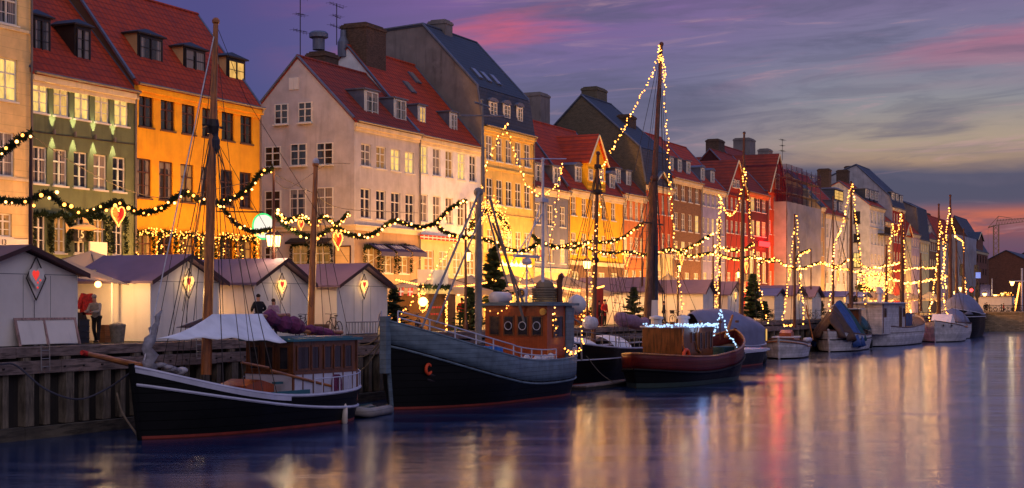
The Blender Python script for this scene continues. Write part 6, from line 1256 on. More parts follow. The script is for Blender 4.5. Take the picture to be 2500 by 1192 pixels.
# 5 --- boat under grey tarpaulin
b = Boat('barge', 'dark boat roofed in a grey blue tarpaulin, round fender at its end', 'boat', (98.5, 33.6), R(-1), 14.5, 4.6, (1.9, 1.5, 1.7), bw=.5, hull='hull_black', bulwark='hull_brown', strake=(lambda u: 1.05, 'rail_white', .035), stern='round')
T = b.T
def tp(u, v):
    w_ = b.half(.05 + .93 * u) * 1.02; e = 2.9 + .1 * math.sin(u * 14); 
    if v < .25: return (.8 + 13 * u, -w_, 1.35 + (e - 1.35) * v * 4)
    if v > .75: return (.8 + 13 * u, w_, 1.35 + (e - 1.35) * (1 - v) * 4)
    s_ = (v - .25) * 2; return (.8 + 13 * u, -w_ + 2 * w_ * s_, e + (1.5 * (1 - abs(u - .35) * .9)) * math.sin(s_ * math.pi) ** .9)
b.part(MB().grid(tp, 26, 20).smooth(), 'tarpaulin', 'tarp_grey'); q = MB(); w_ = b.half(.84); q.prism([(12.0, -w_ * 1.06, 1.8), (12.6, -w_ * 1.0, 1.8), (12.6, -w_ * 1.0, 2.7), (12.0, -w_ * 1.06, 2.7)], (0, .05, 0)); b.part(q, 'clear_window', 'win_lit2')
q = MB(); q.ball(Vector(b.pt(.97, .3, -1, .3)) + Vector((.2, -.1, .1)), (.42, .42, .5), 12, 8); b.part(q.smooth(), 'ball_fender', 'rubber')
_, a, c = b.mast(1809, 325, 800, 33.6, .2, .08, 'spar_dark', rake_px=8); b.shrouds(a, c, .9, 3, 2, .018)
_, a, c = b.mast(1757, 540, 790, 34.4, .11, .06, 'spar_dark', 'fore_mast')
# 6.. --- smaller white boats down the quay
def white_boat(name, label, bow, ang, L, B, sheer, masts=(), **kw):
    b = Boat(name, label, 'boat', bow, ang, L, B, sheer, **{**dict(bw=0, hull='hull_white', rail='spar_dark', boot='hull_black', bowfull=.38), **kw})
    for m_ in masts:
        _, a, c = b.mast(*m_[:6], m_[6] if len(m_) > 6 else 'spar_dark', rake_px=m_[7] if len(m_) > 7 else 0); b.shrouds(a, c, .9, 2, 1.6, .02)
        b.line([(m_[0], m_[1] + 10, m_[3]), (m_[0] + 40, m_[2] - 5, m_[3])], .018, 'wire', 'stay')
    return b
b = white_boat('sailing_boat', 'small white sailing boat with brown cabin and upright white stem', (121, 33.2), R(6), 8.6, 3.4, (1.75, 1.25, 1.4), [(1940, 525, 800, 34.2, .14, .06)], strake=(lambda u: 1.5 - .5 * min(1, u * 2), 'spar_x', .06))
q = MB(); q.box((-.28, -.06, .1), (-.16, .06, 1.8)); b.part(q, 'white_stem', 'rail_white'); q = MB(); q.box((2.2, -.9, 1.1), (5.2, .9, 1.75)); b.part(q, 'cabin', 'varnish'); q = MB(); q.box((2.1, -1, 1.75), (5.3, 1, 1.85)); b.part(q, 'cabin_roof', 'rail_white'); q = MB(); q.prism([(3.0, -.5, 1.85), (4.6, -.5, 1.85), (4.6, -.5, 2.15), (3.8, -.5, 2.4), (3.0, -.5, 2.15)], (0, 1, 0)); b.part(q, 'hatch', 'varnish')
q = MB(); q.tube([(5.5, -1.3, 1.5), (7.3, -1.5, 1.5)], .2, 8); b.part(q.smooth(), 'rolled_cover', 'rail_white'); q = MB(); q.tube([b.lp(1985, 830, 33.2), b.lp(1968, 745, 33.6)], .06, 6); b.part(q, 'spar', 'spar_x')
b = white_boat('sailing_boat', 'white boat half covered by blue and dark green tarpaulins', (141, 33.8), R(3), 15.4, 4.4, (2.1, 1.5, 2.0), [(2078, 445, 790, 34.0, .24, .08), (2034, 480, 790, 35.0, .13, .05)], strake=(lambda u: 1.2, 'hull_black', .05))
def cover(b, xa, xb, w, ze, zr, m, nm, lean=0, fold=.12):
    def f(u, v): s_ = math.sin(v * math.pi); ec = max(0, math.sin(u * math.pi)) ** .3; return (xa + (xb - xa) * u + lean * s_, (-w + 2 * w * v) * (.6 + .4 * ec), ze + (zr * (1 - .12 * u) - ze) * s_ ** .7 * ec + fold * math.sin(u * 19 + v * 5) * (.3 + s_))
    return solid(b.part(MB().grid(f, 16, 16).smooth(), nm, m), .02)
def drape(b, xa, xb, ua, ub, w, zlo, zr, m, nm, ph=0):   # one cloth of a tent thrown over a ridge; u along the boat
    def f(u, v):
        U = ua + (ub - ua) * u; e = math.sin(max(.0, min(1, U)) * math.pi) ** .55; sv = 1 - abs(2 * v - 1); fold = math.sin(U * 40 + ph) * .26 * (1 - sv) + math.sin(U * 71 + v * 7) * .08
        ww = (w * (.35 + .65 * e)) * (1 - sv ** 1.15) * (1 if v > .5 else -1); return (xa + (xb - xa) * U, ww + fold * (1 if v > .5 else -1), zlo + .5 * (1 - e) + (zr - zlo) * (.35 + .65 * e) * sv ** .85 + fold * .4)
    return solid(b.part(MB().grid(f, 22, 22).smooth(), nm, m), .02)
drape(b, .2, 9.8, 0, .27, 2.3, .9, 4.9, 'tarp_brown', 'brown_tarpaulin'); drape(b, .2, 9.8, .25, .56, 2.42, .45, 4.95, 'tarp_blue', 'blue_tarpaulin', 1); drape(b, .2, 9.8, .5, 1, 2.38, .9, 5.0, 'tarp_green', 'green_tarpaulin', 2); cover(b, 10.6, 14.8, 1.9, 2.0, 4.0, 'tarp_green', 'aft_tarpaulin', 0)
q = MB(); q.box((9.6, -1.2, 1.4), (11.2, 1.2, 4.1)); b.part(q, 'wheelhouse', 'varnish_dark'); q = MB(); q.box((9.3, -1.5, 4.1), (11.5, 1.5, 4.2)); b.part(q, 'wheelhouse_roof', 'rail_white'); tube_rail(b, .6, .98, .5, 7, (-1,), .025, 'steel_grey', 0)
for u in (.80, .95): fender(b.T, Vector(b.pt(u, .1, -1, .16)), .2, .9, 'rubber')
b = white_boat('fishing_boat', 'broad white fishing boat with a white wheelhouse and open foredeck', (183, 33.6), R(178), 22, 5.2, (3.5, 2.0, 2.4), [(2164, 600, 800, 34.6, .2, .08), (2202, 520, 800, 34.0, .3, .1), (2248, 620, 760, 35.2, .18, .08)], strake=(lambda u: 1.5, 'hull_grey', .04))
xa_, xb_ = sorted((b.lp(2143, 800, 33).x, b.lp(2192, 800, 33).x)); w, rf = cabin(b, xa_, xb_, 1.9, 1.4, 4.7, 'hull_white', 'rail_white', [('far', xa_ + .9, .8, 3.2, 4.2), ('far', xb_ - 1.3, 1.0, 3.2, 4.2)], over=.5, fr='varnish_dark')
q = MB(); q.box((xa_ + 1.9, 1.91, 1.5), (xa_ + 3.1, 1.96, 4.4)); q.box((xb_ - .5, 1.91, 1.5), (xb_ - .3, 1.95, 4.65)); q.box((xa_ + .1, 1.91, 1.5), (xa_ + .3, 1.95, 4.65)); q.box((xb_ - .05, -1.8, 1.5), (xb_ + .03, -1.5, 4.65)); b.part(q, 'door_surround', 'varnish_dark'); q = MB(); q.box((xa_ + 2.15, 1.965, 1.6), (xa_ + 2.85, 1.98, 4.2)); b.part(q, 'doorway', 'win_dark')
q = MB(); x_ = (xa_ + xb_) / 2; q.lathe((x_, .3, 4.85), [(.25, 0), (.2, .9), (.4, 1.0), (.42, 1.3), (.1, 1.6)], 10); q.box((x_ - 1.6, .2, 6.4), (x_ + 1.6, .4, 6.52)); b.part(q, 'radar', 'rail_white'); fender(b.T, Vector(b.pt(.03, .1, 1, .25)), .28, 1.1)
q = MB(); x_ = b.lp(2220, 800, 33).x; q.box((x_ - .7, -.2, 1.8), (x_ + .7, 1.0, 3.6)); b.part(q, 'blue_box', 'tarp_blue')
b = white_boat('sailing_boat', 'double bowed white boat outlined with warm fairy lights', (184, 31.2), R(2), 14, 5.4, (2.6, 1.7, 1.9), [(2292, 500, 812, 32.6, .3, .1), (2320, 478, 812, 34.5, .32, .12)], stern='round')
q = MB(); q.prism([(4, -1.2, 1.8), (9, -1.2, 1.8), (9, -1.2, 2.6), (6.5, -1.2, 3.4)], (0, 2.4, 0)); b.part(q, 'deck_tent', 'canvas_white'); q = MB()
for p_ in (.02, .09): c_ = b.pt(p_ + .03, 2.0, -1, .04); q.prism([(c_[0] - .5, c_[1], 1.95), (c_[0] + .6, c_[1] - .1, 1.95), (c_[0] + .3, c_[1] - .05, 2.15), (c_[0] - .2, c_[1], 2.2)], (0, .03, 0))
b.part(q, 'hawse_mark', 'hull_black')
b = white_boat('sailing_boat', 'white boat tucked behind the fairy lit one with grey deck covers', (199, 32.6), R(0), 11, 4.6, (2.4, 2.0, 2.2), [(2353, 560, 800, 33.8, .2, .08)]); cover(b, 3, 11, 2.0, 2.2, 4.2, 'tarp_grey', 'deck_cover')
b = white_boat('barge', 'dark hulled barge under a grey tarpaulin roof, last before the bridge', (212, 33.6), R(0), 16.5, 5.4, (4.0, 3.2, 3.4), [(2335, 590, 770, 35.5, .25, .1)], hull='hull_black', rail='rail_white', strake=(lambda u: 2.9, 'rail_white', .06)); cover(b, 1, 16, 2.6, 3.2, 6.6, 'tarp_grey', 'tarpaulin_roof', 0, .08)
# dinghy and floating plank
T = thing('inflatable_dinghy', 'grey inflatable dinghy afloat between the small cutter and the trawler', 'dinghy', (X(898, 31.5), 31.5, WATER), R(8)); q = MB(); q.tube([(1.3, .42, .18), (-1.0, .5, .2), (-1.35, .3, .26), (-1.45, 0, .3), (-1.35, -.3, .26), (-1.0, -.5, .2), (1.3, -.42, .18)], .2, 10); q.smooth().build('tube', M['hull_grey'], T); MB().box((-1.1, -.4, .05), (1.2, .4, .12)).build('floor', M['tarp_grey'], T)
q = MB(); q.box((-.7, -.3, .3), (.2, .3, .4)); q.tube([(-.9, .3, .42), (.9, .2, .44)], .03, 5); q.build('seat', M['green_paint'] if 'green_paint' in M else M['tarp_green'], T)
T = thing('pontoon', 'long floating timber plank pontoon beside the black schooner', 'pontoon', (X(1430, 30.2), 30.2, WATER), R(-1)); MB().box((0, 0, -.2), (11, .9, .18)).build('float', M['timber_dark'], T); MB().box((0, -.05, .184), (11, .95, .26)).build('planks', M['timber'], T)
# light strings on the masts
light_string('warm lights from the thin top of the steel mast down to the trawler bow', [(1235, 300), (1215, 345), (1190, 400), (1172, 470), (1140, 545), (1105, 600), (1065, 655), (1025, 710), (985, 765), (970, 782)], 32.0, .2, sm=False)
light_string('warm lights swooping between the steel mast and the white pipe mast', [(1235, 300), (1248, 350), (1262, 395), (1280, 440), (1300, 468), (1325, 478), (1350, 462), (1368, 430), (1375, 395)], 31.5, .17)
light_string('warm lights hanging straight from the white pipe mast end', [(1370, 410), (1362, 470), (1352, 540), (1345, 590)], 31.2, .25)
light_string('warm lights sagging along the trawler wheelhouse', [(1180, 760, 33.2), (1200, 764, 32.8), (1225, 760, 32.2), (1240, 745, 32), (1270, 690, 31.5), (1286, 655, 31.2)], 31, .18)
light_string('warm lights down the aft corner of the trawler wheelhouse', [(1352, 755), (1353, 780), (1355, 808)], 28.8, .14)
light_string('warm lights down the stern davit of the trawler', [(1424, 760), (1420, 800), (1422, 840), (1405, 862), (1385, 858), (1375, 845)], 29.0, .15)
light_string('warm lights from the tallest mast sloping left to the schooner foremast', [(1612, 112), (1600, 165), (1575, 215), (1550, 262), (1525, 310), (1500, 355), (1478, 395), (1468, 420), (1466, 500), (1455, 580), (1447, 660), (1442, 740)], 33.5, .26, sm=False)
light_string('warm lights falling right of the tallest mast', [(1612, 112), (1622, 180), (1624, 260), (1630, 340), (1632, 400), (1637, 480), (1643, 560), (1655, 640), (1662, 700), (1666, 765)], 33.5, .26, sm=False)
light_string('second strand of warm lights wound round the tallest masthead', [(1612, 118), (1606, 150), (1616, 140), (1622, 170), (1618, 200)], 33.5, .14, sm=False)
light_string('warm lights hanging down the foremast of the grey tarpaulin barge', [(1757, 478), (1758, 560), (1756, 640), (1752, 720), (1744, 800)], 33.6, .22)
light_string('second strand beside the foremast of the grey tarpaulin barge', [(1760, 480), (1753, 560), (1749, 640), (1747, 720), (1752, 790)], 33.6, .24)
light_string('warm lights looping between two masts before the deep red gable', [(1758, 480), (1768, 510), (1785, 525), (1800, 505), (1812, 460), (1816, 415)], 33.4, .22)
light_string('warm lights sloping right from the mast before the maroon house', [(1818, 412), (1826, 470), (1834, 560), (1845, 630), (1855, 700), (1866, 760), (1876, 790)], 33.4, .28)
light_string('left strand on the mast of the small white sailing boat', [(1943, 530), (1935, 590), (1927, 660), (1918, 730), (1912, 790), (1935, 795)], 34.2, .3); light_string('right strand on the mast of the small white sailing boat', [(1945, 530), (1950, 600), (1953, 680), (1960, 740), (1962, 792)], 34.2, .3)
light_string('left strand on the tall mast of the green tarpaulin boat', [(2079, 450), (2068, 500), (2055, 560), (2040, 590), (2032, 660), (2025, 760)], 34.0, .34); light_string('right strand on the tall mast of the green tarpaulin boat', [(2080, 450), (2088, 520), (2098, 600), (2105, 680), (2112, 745)], 34.0, .34)
light_string('left strand on the masts of the broad white fishing boat', [(2180, 548), (2172, 600), (2168, 660), (2160, 720), (2150, 770)], 34.0, .42); light_string('looping strand between the masts of the broad white fishing boat', [(2180, 550), (2188, 575), (2197, 545), (2200, 522)], 34.0, .35); light_string('right strand on the masts of the broad white fishing boat', [(2200, 522), (2206, 590), (2212, 680), (2220, 750), (2224, 770)], 34.0, .42)
light_string('left strand on the masts of the fairy lit white boat', [(2294, 540), (2290, 620), (2280, 700), (2268, 780), (2285, 795), (2320, 800), (2345, 812)], 32.4, .42); light_string('middle strand on the masts of the fairy lit white boat', [(2297, 545), (2305, 620), (2300, 690), (2310, 760), (2316, 800)], 32.4, .42)
light_string('right strand running high between the two last tall masts', [(2318, 510), (2312, 560), (2306, 640), (2308, 700)], 34, .45); light_string('short swag of lights right of the last tall mast', [(2322, 535), (2332, 575), (2350, 592), (2353, 620)], 33.8, .45); light_string('strand falling before the far scaffold sheeting', [(2354, 680), (2360, 720), (2365, 760)], 33.8, .45)
# ------------------------------------------------------------------ people
SK = mat('skin', srgb(196, 140, 110), .6, var=.08); M['skin'] = SK
for n_, c_ in dict(sweater=(150, 140, 128), dark_cloth=(40, 36, 44), black_cloth=(24, 22, 26), pink_cloth=(170, 140, 160), coat_red=(176, 34, 26), hair_dark=(36, 24, 20), hair_brown=(80, 52, 34)).items(): M[n_] = mat(n_, srgb(*c_), .85, var=.25, scale=9, bump=.5, bscale=40)
def skinned(name, verts, edges, radii, m, parent, sub=2):
    me = bpy.data.meshes.new(name); me.from_pydata(verts, edges, []); me.materials.append(M[m]); o = bpy.data.objects.new(name, me); COL.objects.link(o); o.parent = parent
    o.modifiers.new('skin', 'SKIN').use_smooth_shade = True; s_ = o.modifiers.new('sub', 'SUBSURF'); s_.levels = s_.render_levels = sub
    if not me.skin_vertices: me.skin_vertices.new()
    for i, r in enumerate(radii): me.skin_vertices[0].data[i].radius = r if isinstance(r, tuple) else (r, r); me.skin_vertices[0].data[i].use_root = (i == 0)
    return o
def person(label, loc, face, pose, top, bottom, hair, h=1.72, lean=0, coat=False, longhair=False):
    """pose = dict(lh=(x,y,z), rh=..., le, re, lf, rf): local, facing -y, unit = body height 1.72"""
    T = thing('person', label, 'person', loc, face); k = h / 1.72; V = lambda *p: (p[0] * k, p[1] * k - lean * max(0, p[2] - .9) * k, p[2] * k)
    pel, ch, nk, hd = (0, 0, .95), (0, 0, 1.28), (0, 0, 1.47), (0, -.01, 1.60); j = dict(le=(-.28, .02, 1.13), re=(.28, .02, 1.13), lh=(-.26, -.12, .9), rh=(.26, -.12, .9), lf=(-.11, 0, .06), rf=(.11, 0, .06), lk=(-.10, -.03, .5), rk=(.10, -.03, .5)); j.update(pose)
    vs = [pel, ch, nk, hd, (0, -.02, 1.66), (-.19, 0, 1.40), j['le'], j['lh'], (.19, 0, 1.40), j['re'], j['rh'], (-.10, 0, .90), j['lk'], j['lf'], (.10, 0, .90), j['rk'], j['rf'], (j['lf'][0], j['lf'][1] - .16, .03), (j['rf'][0], j['rf'][1] - .16, .03)]
    es = [(0, 1), (1, 2), (2, 3), (3, 4), (1, 5), (5, 6), (6, 7), (1, 8), (8, 9), (9, 10), (0, 11), (11, 12), (12, 13), (0, 14), (14, 15), (15, 16), (13, 17), (16, 18)]
    rs = [(.13, .10), (.15, .10), .055, (.085, .095), (.07, .08), .06, .042, .03, .06, .042, .03, .085, .058, .045, .085, .058, .045, .04, .04]
    vs = [V(*v) for v in vs]; hands = []
    for hi_, ei in ((7, 6), (10, 9)):                    # palm, four fingers and a thumb on each hand
        a, e_ = Vector(vs[hi_]), Vector(vs[ei]); d = (a - e_).normalized(); sd = d.cross(Vector((0, 1, .2))).normalized(); n0 = len(vs); vs.append(tuple(a + d * .07)); es.append((hi_, n0)); rs.append(.034)
        for f_, (o_, l_) in enumerate(((-.028, .07), (-.01, .085), (.01, .08), (.027, .062))):
            vs.append(tuple(a + d * (.09 + l_ * .5) + sd * o_)); es.append((n0, len(vs) - 1)); rs.append(.010); vs.append(tuple(a + d * (.09 + l_) + sd * o_ + Vector((0, -.02, -.01)))); es.append((len(vs) - 2, len(vs) - 1)); rs.append(.008)
        vs.append(tuple(a + d * .05 + sd * -.055)); es.append((hi_, len(vs) - 1)); rs.append(.012)
    skinned('body', vs, es, [tuple(q * k for q in r) if isinstance(r, tuple) else r * k for r in rs], 'skin', T, 1)
    c = lambda l: [vs[i] for i in l]
    skinned('jacket', c([1, 0, 2, 5, 6, 7, 8, 9, 10]) + ([V(0, 0, .62)] if coat else [V(0, 0, .86)]), [(0, 1), (0, 2), (0, 3), (3, 4), (4, 5), (0, 6), (6, 7), (7, 8), (1, 9)], [(.19, .14), (.18, .14), (.085, .085), (.085, .085), (.07, .07), (.05, .05), (.085, .085), (.07, .07), (.05, .05), (.20, .15) if coat else (.18, .135)], top, T, 2)
    skinned('trousers', c([0, 11, 12, 13, 14, 15, 16]), [(0, 1), (1, 2), (2, 3), (0, 4), (4, 5), (5, 6)], [(.15, .12), (.105, .105), (.078, .078), (.06, .06), (.105, .105), (.078, .078), (.06, .06)], bottom, T, 2)
    hx = Vector(vs[4]); q = MB(); q.ball(hx + Vector((0, .02, .035)), (.092, .108, .09), 12, 8)
    if longhair: q.ball(hx + Vector((0, .06, -.08)), (.09, .06, .16), 10, 7)
    q.smooth().build('hair', M[hair], T)
    for sx in (-1, 1): q = MB().ball((vs[17 if sx < 0 else 18][0], vs[17 if sx < 0 else 18][1] + .06, .045), (.05, .13, .045), 10, 6); q.smooth().build('shoe', M['black_cloth'], T)
    return T
person('person in a pale knitted hooded sweater and dark trousers reaching towards the clothes rack', (X(236, 38.4), 38.4, .02), R(-80), dict(lh=(-.14, -.46, 1.14), rh=(.12, -.44, 1.12), le=(-.24, -.16, 1.14), re=(.24, -.16, 1.14), lf=(-.10, .16, .06), rf=(.12, -.10, .06)), 'sweater', 'black_cloth', 'sweater', 1.78, .22)
person('person with short dark hair in a black jumper seen from behind by the third stall', (X(632, 37.4), 37.4, .02), R(160), dict(lh=(-.18, -.24, 1.06), rh=(.16, -.26, 1.08), le=(-.33, .02, 1.16), re=(.33, .02, 1.16)), 'black_cloth', 'dark_cloth', 'hair_dark', 1.86, .05)
person('person in a pale pink coat facing the one in the black jumper', (X(668, 37.4), 37.4, .02), R(-70), dict(lh=(-.1, -.32, 1.02), rh=(.12, -.34, 1.04), le=(-.25, -.06, 1.12), re=(.25, -.06, 1.12)), 'pink_cloth', 'dark_cloth', 'hair_brown', 1.66, .04, True, True)
person('person in a long red coat standing left of the stall behind the tallest mast', (X(1475, 38.2), 38.2, .02), R(-20), dict(lh=(-.22, -.22, 1.0), rh=(.3, -.05, .9)), 'coat_red', 'black_cloth', 'hair_dark', 1.78, .06, True)
person('person in dark clothes behind the one in the red coat', (X(1462, 39.2), 39.2, .02), R(100), {}, 'dark_cloth', 'black_cloth', 'hair_dark', 1.7, 0, True)
for i, (px, lab, t_, h_) in enumerate(((2405, 'leftmost person by the bridge parapet, in dark clothes', 'dark_cloth', 1.75), (2409, 'taller person in black beside the leftmost one by the bridge parapet', 'black_cloth', 1.85), (2450, 'person in a reddish coat crossing the bridge', 'coat_red', 1.7), (2474, 'person in pale clothes crossing the bridge', 'sweater', 1.7))):
    k_ = kx(px, 268); person(lab, (268, k_ * (S0 - C0 * tt(px)), .02), R(-90 + 40 * i), {}, t_, 'black_cloth', 'hair_dark', h_)
for i, (px, D_) in enumerate(((1066, 41.0), (1092, 41.6), (1128, 40.6), (1262, 40.2), (1352, 40.4), (1372, 41.2), (1418, 42.4), (1436, 41.4), (1448, 40.4), (1620, 40.6))): person('dark figure strolling under the lit parasols', (X(px, D_), D_, .02), random.uniform(-3, 3), dict(lh=(-.24, -.2, .98), rh=(.24, .1, .92), lf=(-.1, .14, .06), rf=(.1, -.12, .06)), ('dark_cloth', 'black_cloth', 'coat_red', 'sweater')[i % 4 if i % 3 else 0], 'black_cloth', 'hair_dark', random.uniform(1.62, 1.86), .03, i % 2 == 0)['group'] = 'people under the parasols'
# ------------------------------------------------------------------ bicycles
def bicycle(label, px, D, rz=0, basket=False, s=1.0):
    T = thing('bicycle', label, 'bicycle', (X(px, D), D, .02), rz)
    for x_ in (-.52, .52):
        q = MB(); q.tube([(x_ + .33 * math.cos(a), 0, .34 + .33 * math.sin(a)) for a in [2 * math.pi * i / 18 for i in range(19)]], .024, 6, False); wh = q.build('wheel', M['rubber'], T)
        q = MB(); 
        for k in range(8): a = math.pi * k / 8; q.tube([(x_ + .32 * math.cos(a), 0, .34 + .32 * math.sin(a)), (x_ - .32 * math.cos(a), 0, .34 - .32 * math.sin(a))], .004, 3)
        q.build('spokes', M['steel'], wh)
    q = MB(); bb = (-.08, 0, .3); st = (-.2, 0, .82); hd = (.36, 0, .86)
    for a, b_ in ((bb, st), (bb, hd), (st, hd), ((-.52, 0, .34), bb), ((-.52, 0, .34), (-.17, 0, .74)), (hd, (.52, 0, .34)), (hd, (.33, 0, 1.0))): q.tube([a, b_], .02, 6)
    q.build('frame', M['iron'], T); q = MB(); q.tube([(.33, 0, 1.0), (.36, -.26, 1.02), (.22, -.3, 1.0)], .014, 5); q.tube([(.33, 0, 1.0), (.36, .26, 1.02), (.22, .3, 1.0)], .014, 5); q.build('handlebar', M['steel'], T)
    q = MB(); q.ball((-.22, 0, .93), (.14, .08, .04), 8, 5); q.tube([(-.2, 0, .8), (-.22, 0, .92)], .015, 5); q.build('saddle', M['leather'], T)
    q = MB(); q.tube([(-.08, -.08, .3), (.05, -.08, .18)], .012, 4); q.tube([(-.08, .08, .3), (-.2, .08, .42)], .012, 4); q.build('crank', M['steel'], T)
    if basket:
        q = MB(); q.lathe((.55, 0, .78), [(.14, 0), (.2, .26)], 10); q.build('basket', M['leather'], T)
bicycle('bicycle leaning at the left side of the fourth stall', 815, 37.5, R(60)); bicycle('bicycle standing behind the plum coloured furled sail', 738, 37.6, R(10)); bicycle('bicycle whose handlebar shows before the third stall', 552, 37.6, R(15))
bicycle('left one of two bicycles with baskets by the white stall', 1652, 37.6, R(160), True); bicycle('right one of two bicycles with baskets by the white stall', 1688, 37.6, R(12), True)
bicycle('bicycle before the kiosk lamp', 1020, 37.8, R(20)); bicycle('bicycle right of the bushy fir', 1885, 37.6, R(30)); bicycle('bicycle before the thin masted stall', 1975, 37.7, R(70)); bicycle('rightmost bicycle on the quay by the second clapboard hut', 2000, 37.6, R(110))
T = thing('ladder', 'metal rail of many short bars along the quay edge before the fourth stall', 'railing', (X(845, 37.0), 37.0, .02)); w = X(938, 37.0) - X(845, 37.0); q = MB(); q.tube([(0, 0, .62), (w, 0, .62)], .03, 5); q.tube([(0, 0, .06), (w, 0, .06)], .03, 5)
for k in range(14): q.tube([(w * k / 13, 0, .06), (w * k / 13, 0, .62)], .02, 5)
q.build('rails', M['steel_grey'], T)
T = thing('pot', 'round brown tub on the quay left of the fourth stall bicycle', 'tub', (X(782, 37.3), 37.3, .02)); MB().lathe((0, 0, 0), [(.34, 0), (.42, .5), (.38, .55)], 14).build('body', M['kiosk_wood'], T)
for px, py0, py1, lab in ((482, 842, 872, 'short steel ladder hooked on the quay edge beyond the orange mast'), (105, 842, 905, 'steel ladder rail by the first pole')):
    T = thing('quay_ladder', lab, 'ladder', (X(px, 36.3), 36.3, 0)); q = MB(); z0 = Z(px, py1, 36.3) 
    for x_ in (-.2, .2): q.tube([(x_, .2, .05), (x_, -.1, .12), (x_, -.12, z0)], .022, 5)
    for k in range(int(-z0 / .28) + 1): q.tube([(-.2, -.12, -.1 - k * .28), (.2, -.12, -.1 - k * .28)], .018, 5)
    q.build('rungs', M['steel_grey'], T)
w_ = smoothpath([P(0, 890, 36.2), P(40, 893, 36.0), P(110, 950, 35.2), P(190, 975, 34.6), P(260, 950, 34.0), P(325, 905, 33.2)], 6); o = w_[0].copy(); tag(MB().tube([p - o for p in w_], .035, 6).build('mooring_rope', M['dark_rope'], None, o), 'dark blue mooring rope looping from the quay timbers to the bow of the small cutter', 'rope')
w_ = smoothpath([P(285, 960, 35.5), P(300, 1010, 35), P(340, 1070, 33.2)], 6); o = w_[0].copy(); tag(MB().tube([p - o for p in w_], .04, 6).build('mooring_rope', M['rope'], None, o), 'pale rope dropping into the water left of the small cutter', 'rope')
w_ = smoothpath([P(1432, 870, 29.5), P(1470, 915, 30), P(1525, 950, 30.4)], 6); o = w_[0].copy(); tag(MB().tube([p - o for p in w_], .025, 6).build('mooring_rope', M['rope'], None, o), 'thin rope running from the trawler stern to the floating pontoon', 'rope')
# ------------------------------------------------------------------ terrace furniture
M['rattan'] = mat('rattan', srgb(150, 70, 34), .6, var=.3)
def chair_mesh():
    q = MB()
    for x_, y_ in ((-.2, -.2), (.2, -.2), (-.2, .2), (.2, .2)): q.tube([(x_, y_, 0), (x_, y_, .45 if y_ < 0 else .9)], .018, 5)
    q.tube([(-.2, .2, .9), (0, .24, .95), (.2, .2, .9)], .02, 5); q.tube([(-.2, .2, .7), (.2, .2, .7)], .014, 4); return q.mesh('chair_frame', M['rattan']), MB().box((-.22, -.22, .44), (.22, .22, .48)).mesh('seat', M['rattan'])
cf, cs = chair_mesh(); pos_ = [(1388, 39.4), (1400, 39.9), (1414, 39.4), (1426, 40.1), (1378, 40.6), (1410, 41.0), (1440, 39.6), (1395, 41.5)]
for px, D in pos_: T = thing('bistro_chair', 'rattan bistro chair on the lit terrace right of the trawler', 'chair', (X(px, D), D, .02), random.random() * 6, 'bistro chairs on the terrace'); inst('frame', cf, T); inst('seat', cs, T)
tf = MB().lathe((0, 0, 0), [(.2, 0), (.03, .04), (.03, .7)], 10).mesh('table_leg', M['iron']); tp_ = MB().lathe((0, 0, .7), [(.34, 0), (.34, .03)], 14).mesh('tabletop', M['crate_wood'])
for i_, (px, D) in enumerate(((1394, 40.0), (1420, 40.6), (1404, 42.2))): T = thing('bistro_table', ('small round table nearest the trawler davit', 'small round table right among the bistro chairs', 'small round table at the back of the bistro chairs')[i_], 'table', (X(px, D), D, .02)); inst('leg', tf, T); inst('tabletop', tp_, T)
T = thing('wind_screen', 'low wooden screen with orange glow along the terrace', 'screen', (X(1250, 41.5), 41.5, 0)); w = X(1470, 41.5) - X(1250, 41.5); MB().box((0, 0, 0), (w, .08, 1.0)).build('panel', M['kiosk_wood'], T); q = MB(); fir_rope(q, [(0, 0, 1.1), (w, 0, 1.1)], .14, 50, .2); q.build('greenery', M['fir'], T)
q = MB()
for k in range(160): q.ball((w * random.random(), -.1 + random.uniform(-.1, .1), 1.1 + random.uniform(-.5, .9)), .032, 5, 4)
tag(q.build('fairy_lights', M['bulb'], T), kind='stuff')
T = thing('red_panel', 'dark red door panel left of the stall behind the tallest mast', 'panel', (X(1452, 39.2), 39.2, 0)); MB().box((0, 0, 0), (1.6, .1, 2.6)).build('panel', M['red'], T)
T = thing('cafe_front', 'lit cafe counter under the parasols behind the trawler', 'cafe counter', (X(1195, 45.5), 45.5, 0)); w = X(1470, 45.5) - X(1195, 45.5); MB().box((0, 0, 0), (w, .3, 1.1)).build('counter', M['crate_wood'], T)
q = MB(); rr_ = random.Random(4)
for k in range(16): xx = w * (k + .3) / 16; q.box((xx, .1, 1.3), (xx + w / 16 * .55, .14, 2.3))
q.build('lit_panel', M['shop_glow'], T)
T = thing('cafe_front', 'lit shop counters under the heart before the lavender and red houses', 'cafe counter', (X(1480, 47.5), 47.5, 0)); w = X(2000, 47.5) - X(1480, 47.5); MB().box((0, 0, 0), (w, .3, 1.1)).build('counter', M['crate_wood'], T)
q = MB()
for k in range(40): xx = w * (k + .3) / 40; q.box((xx, .1, 1.3), (xx + w / 40 * .5, .14, 2.4))
q.build('lit_panel', M['shop_glow'], T)
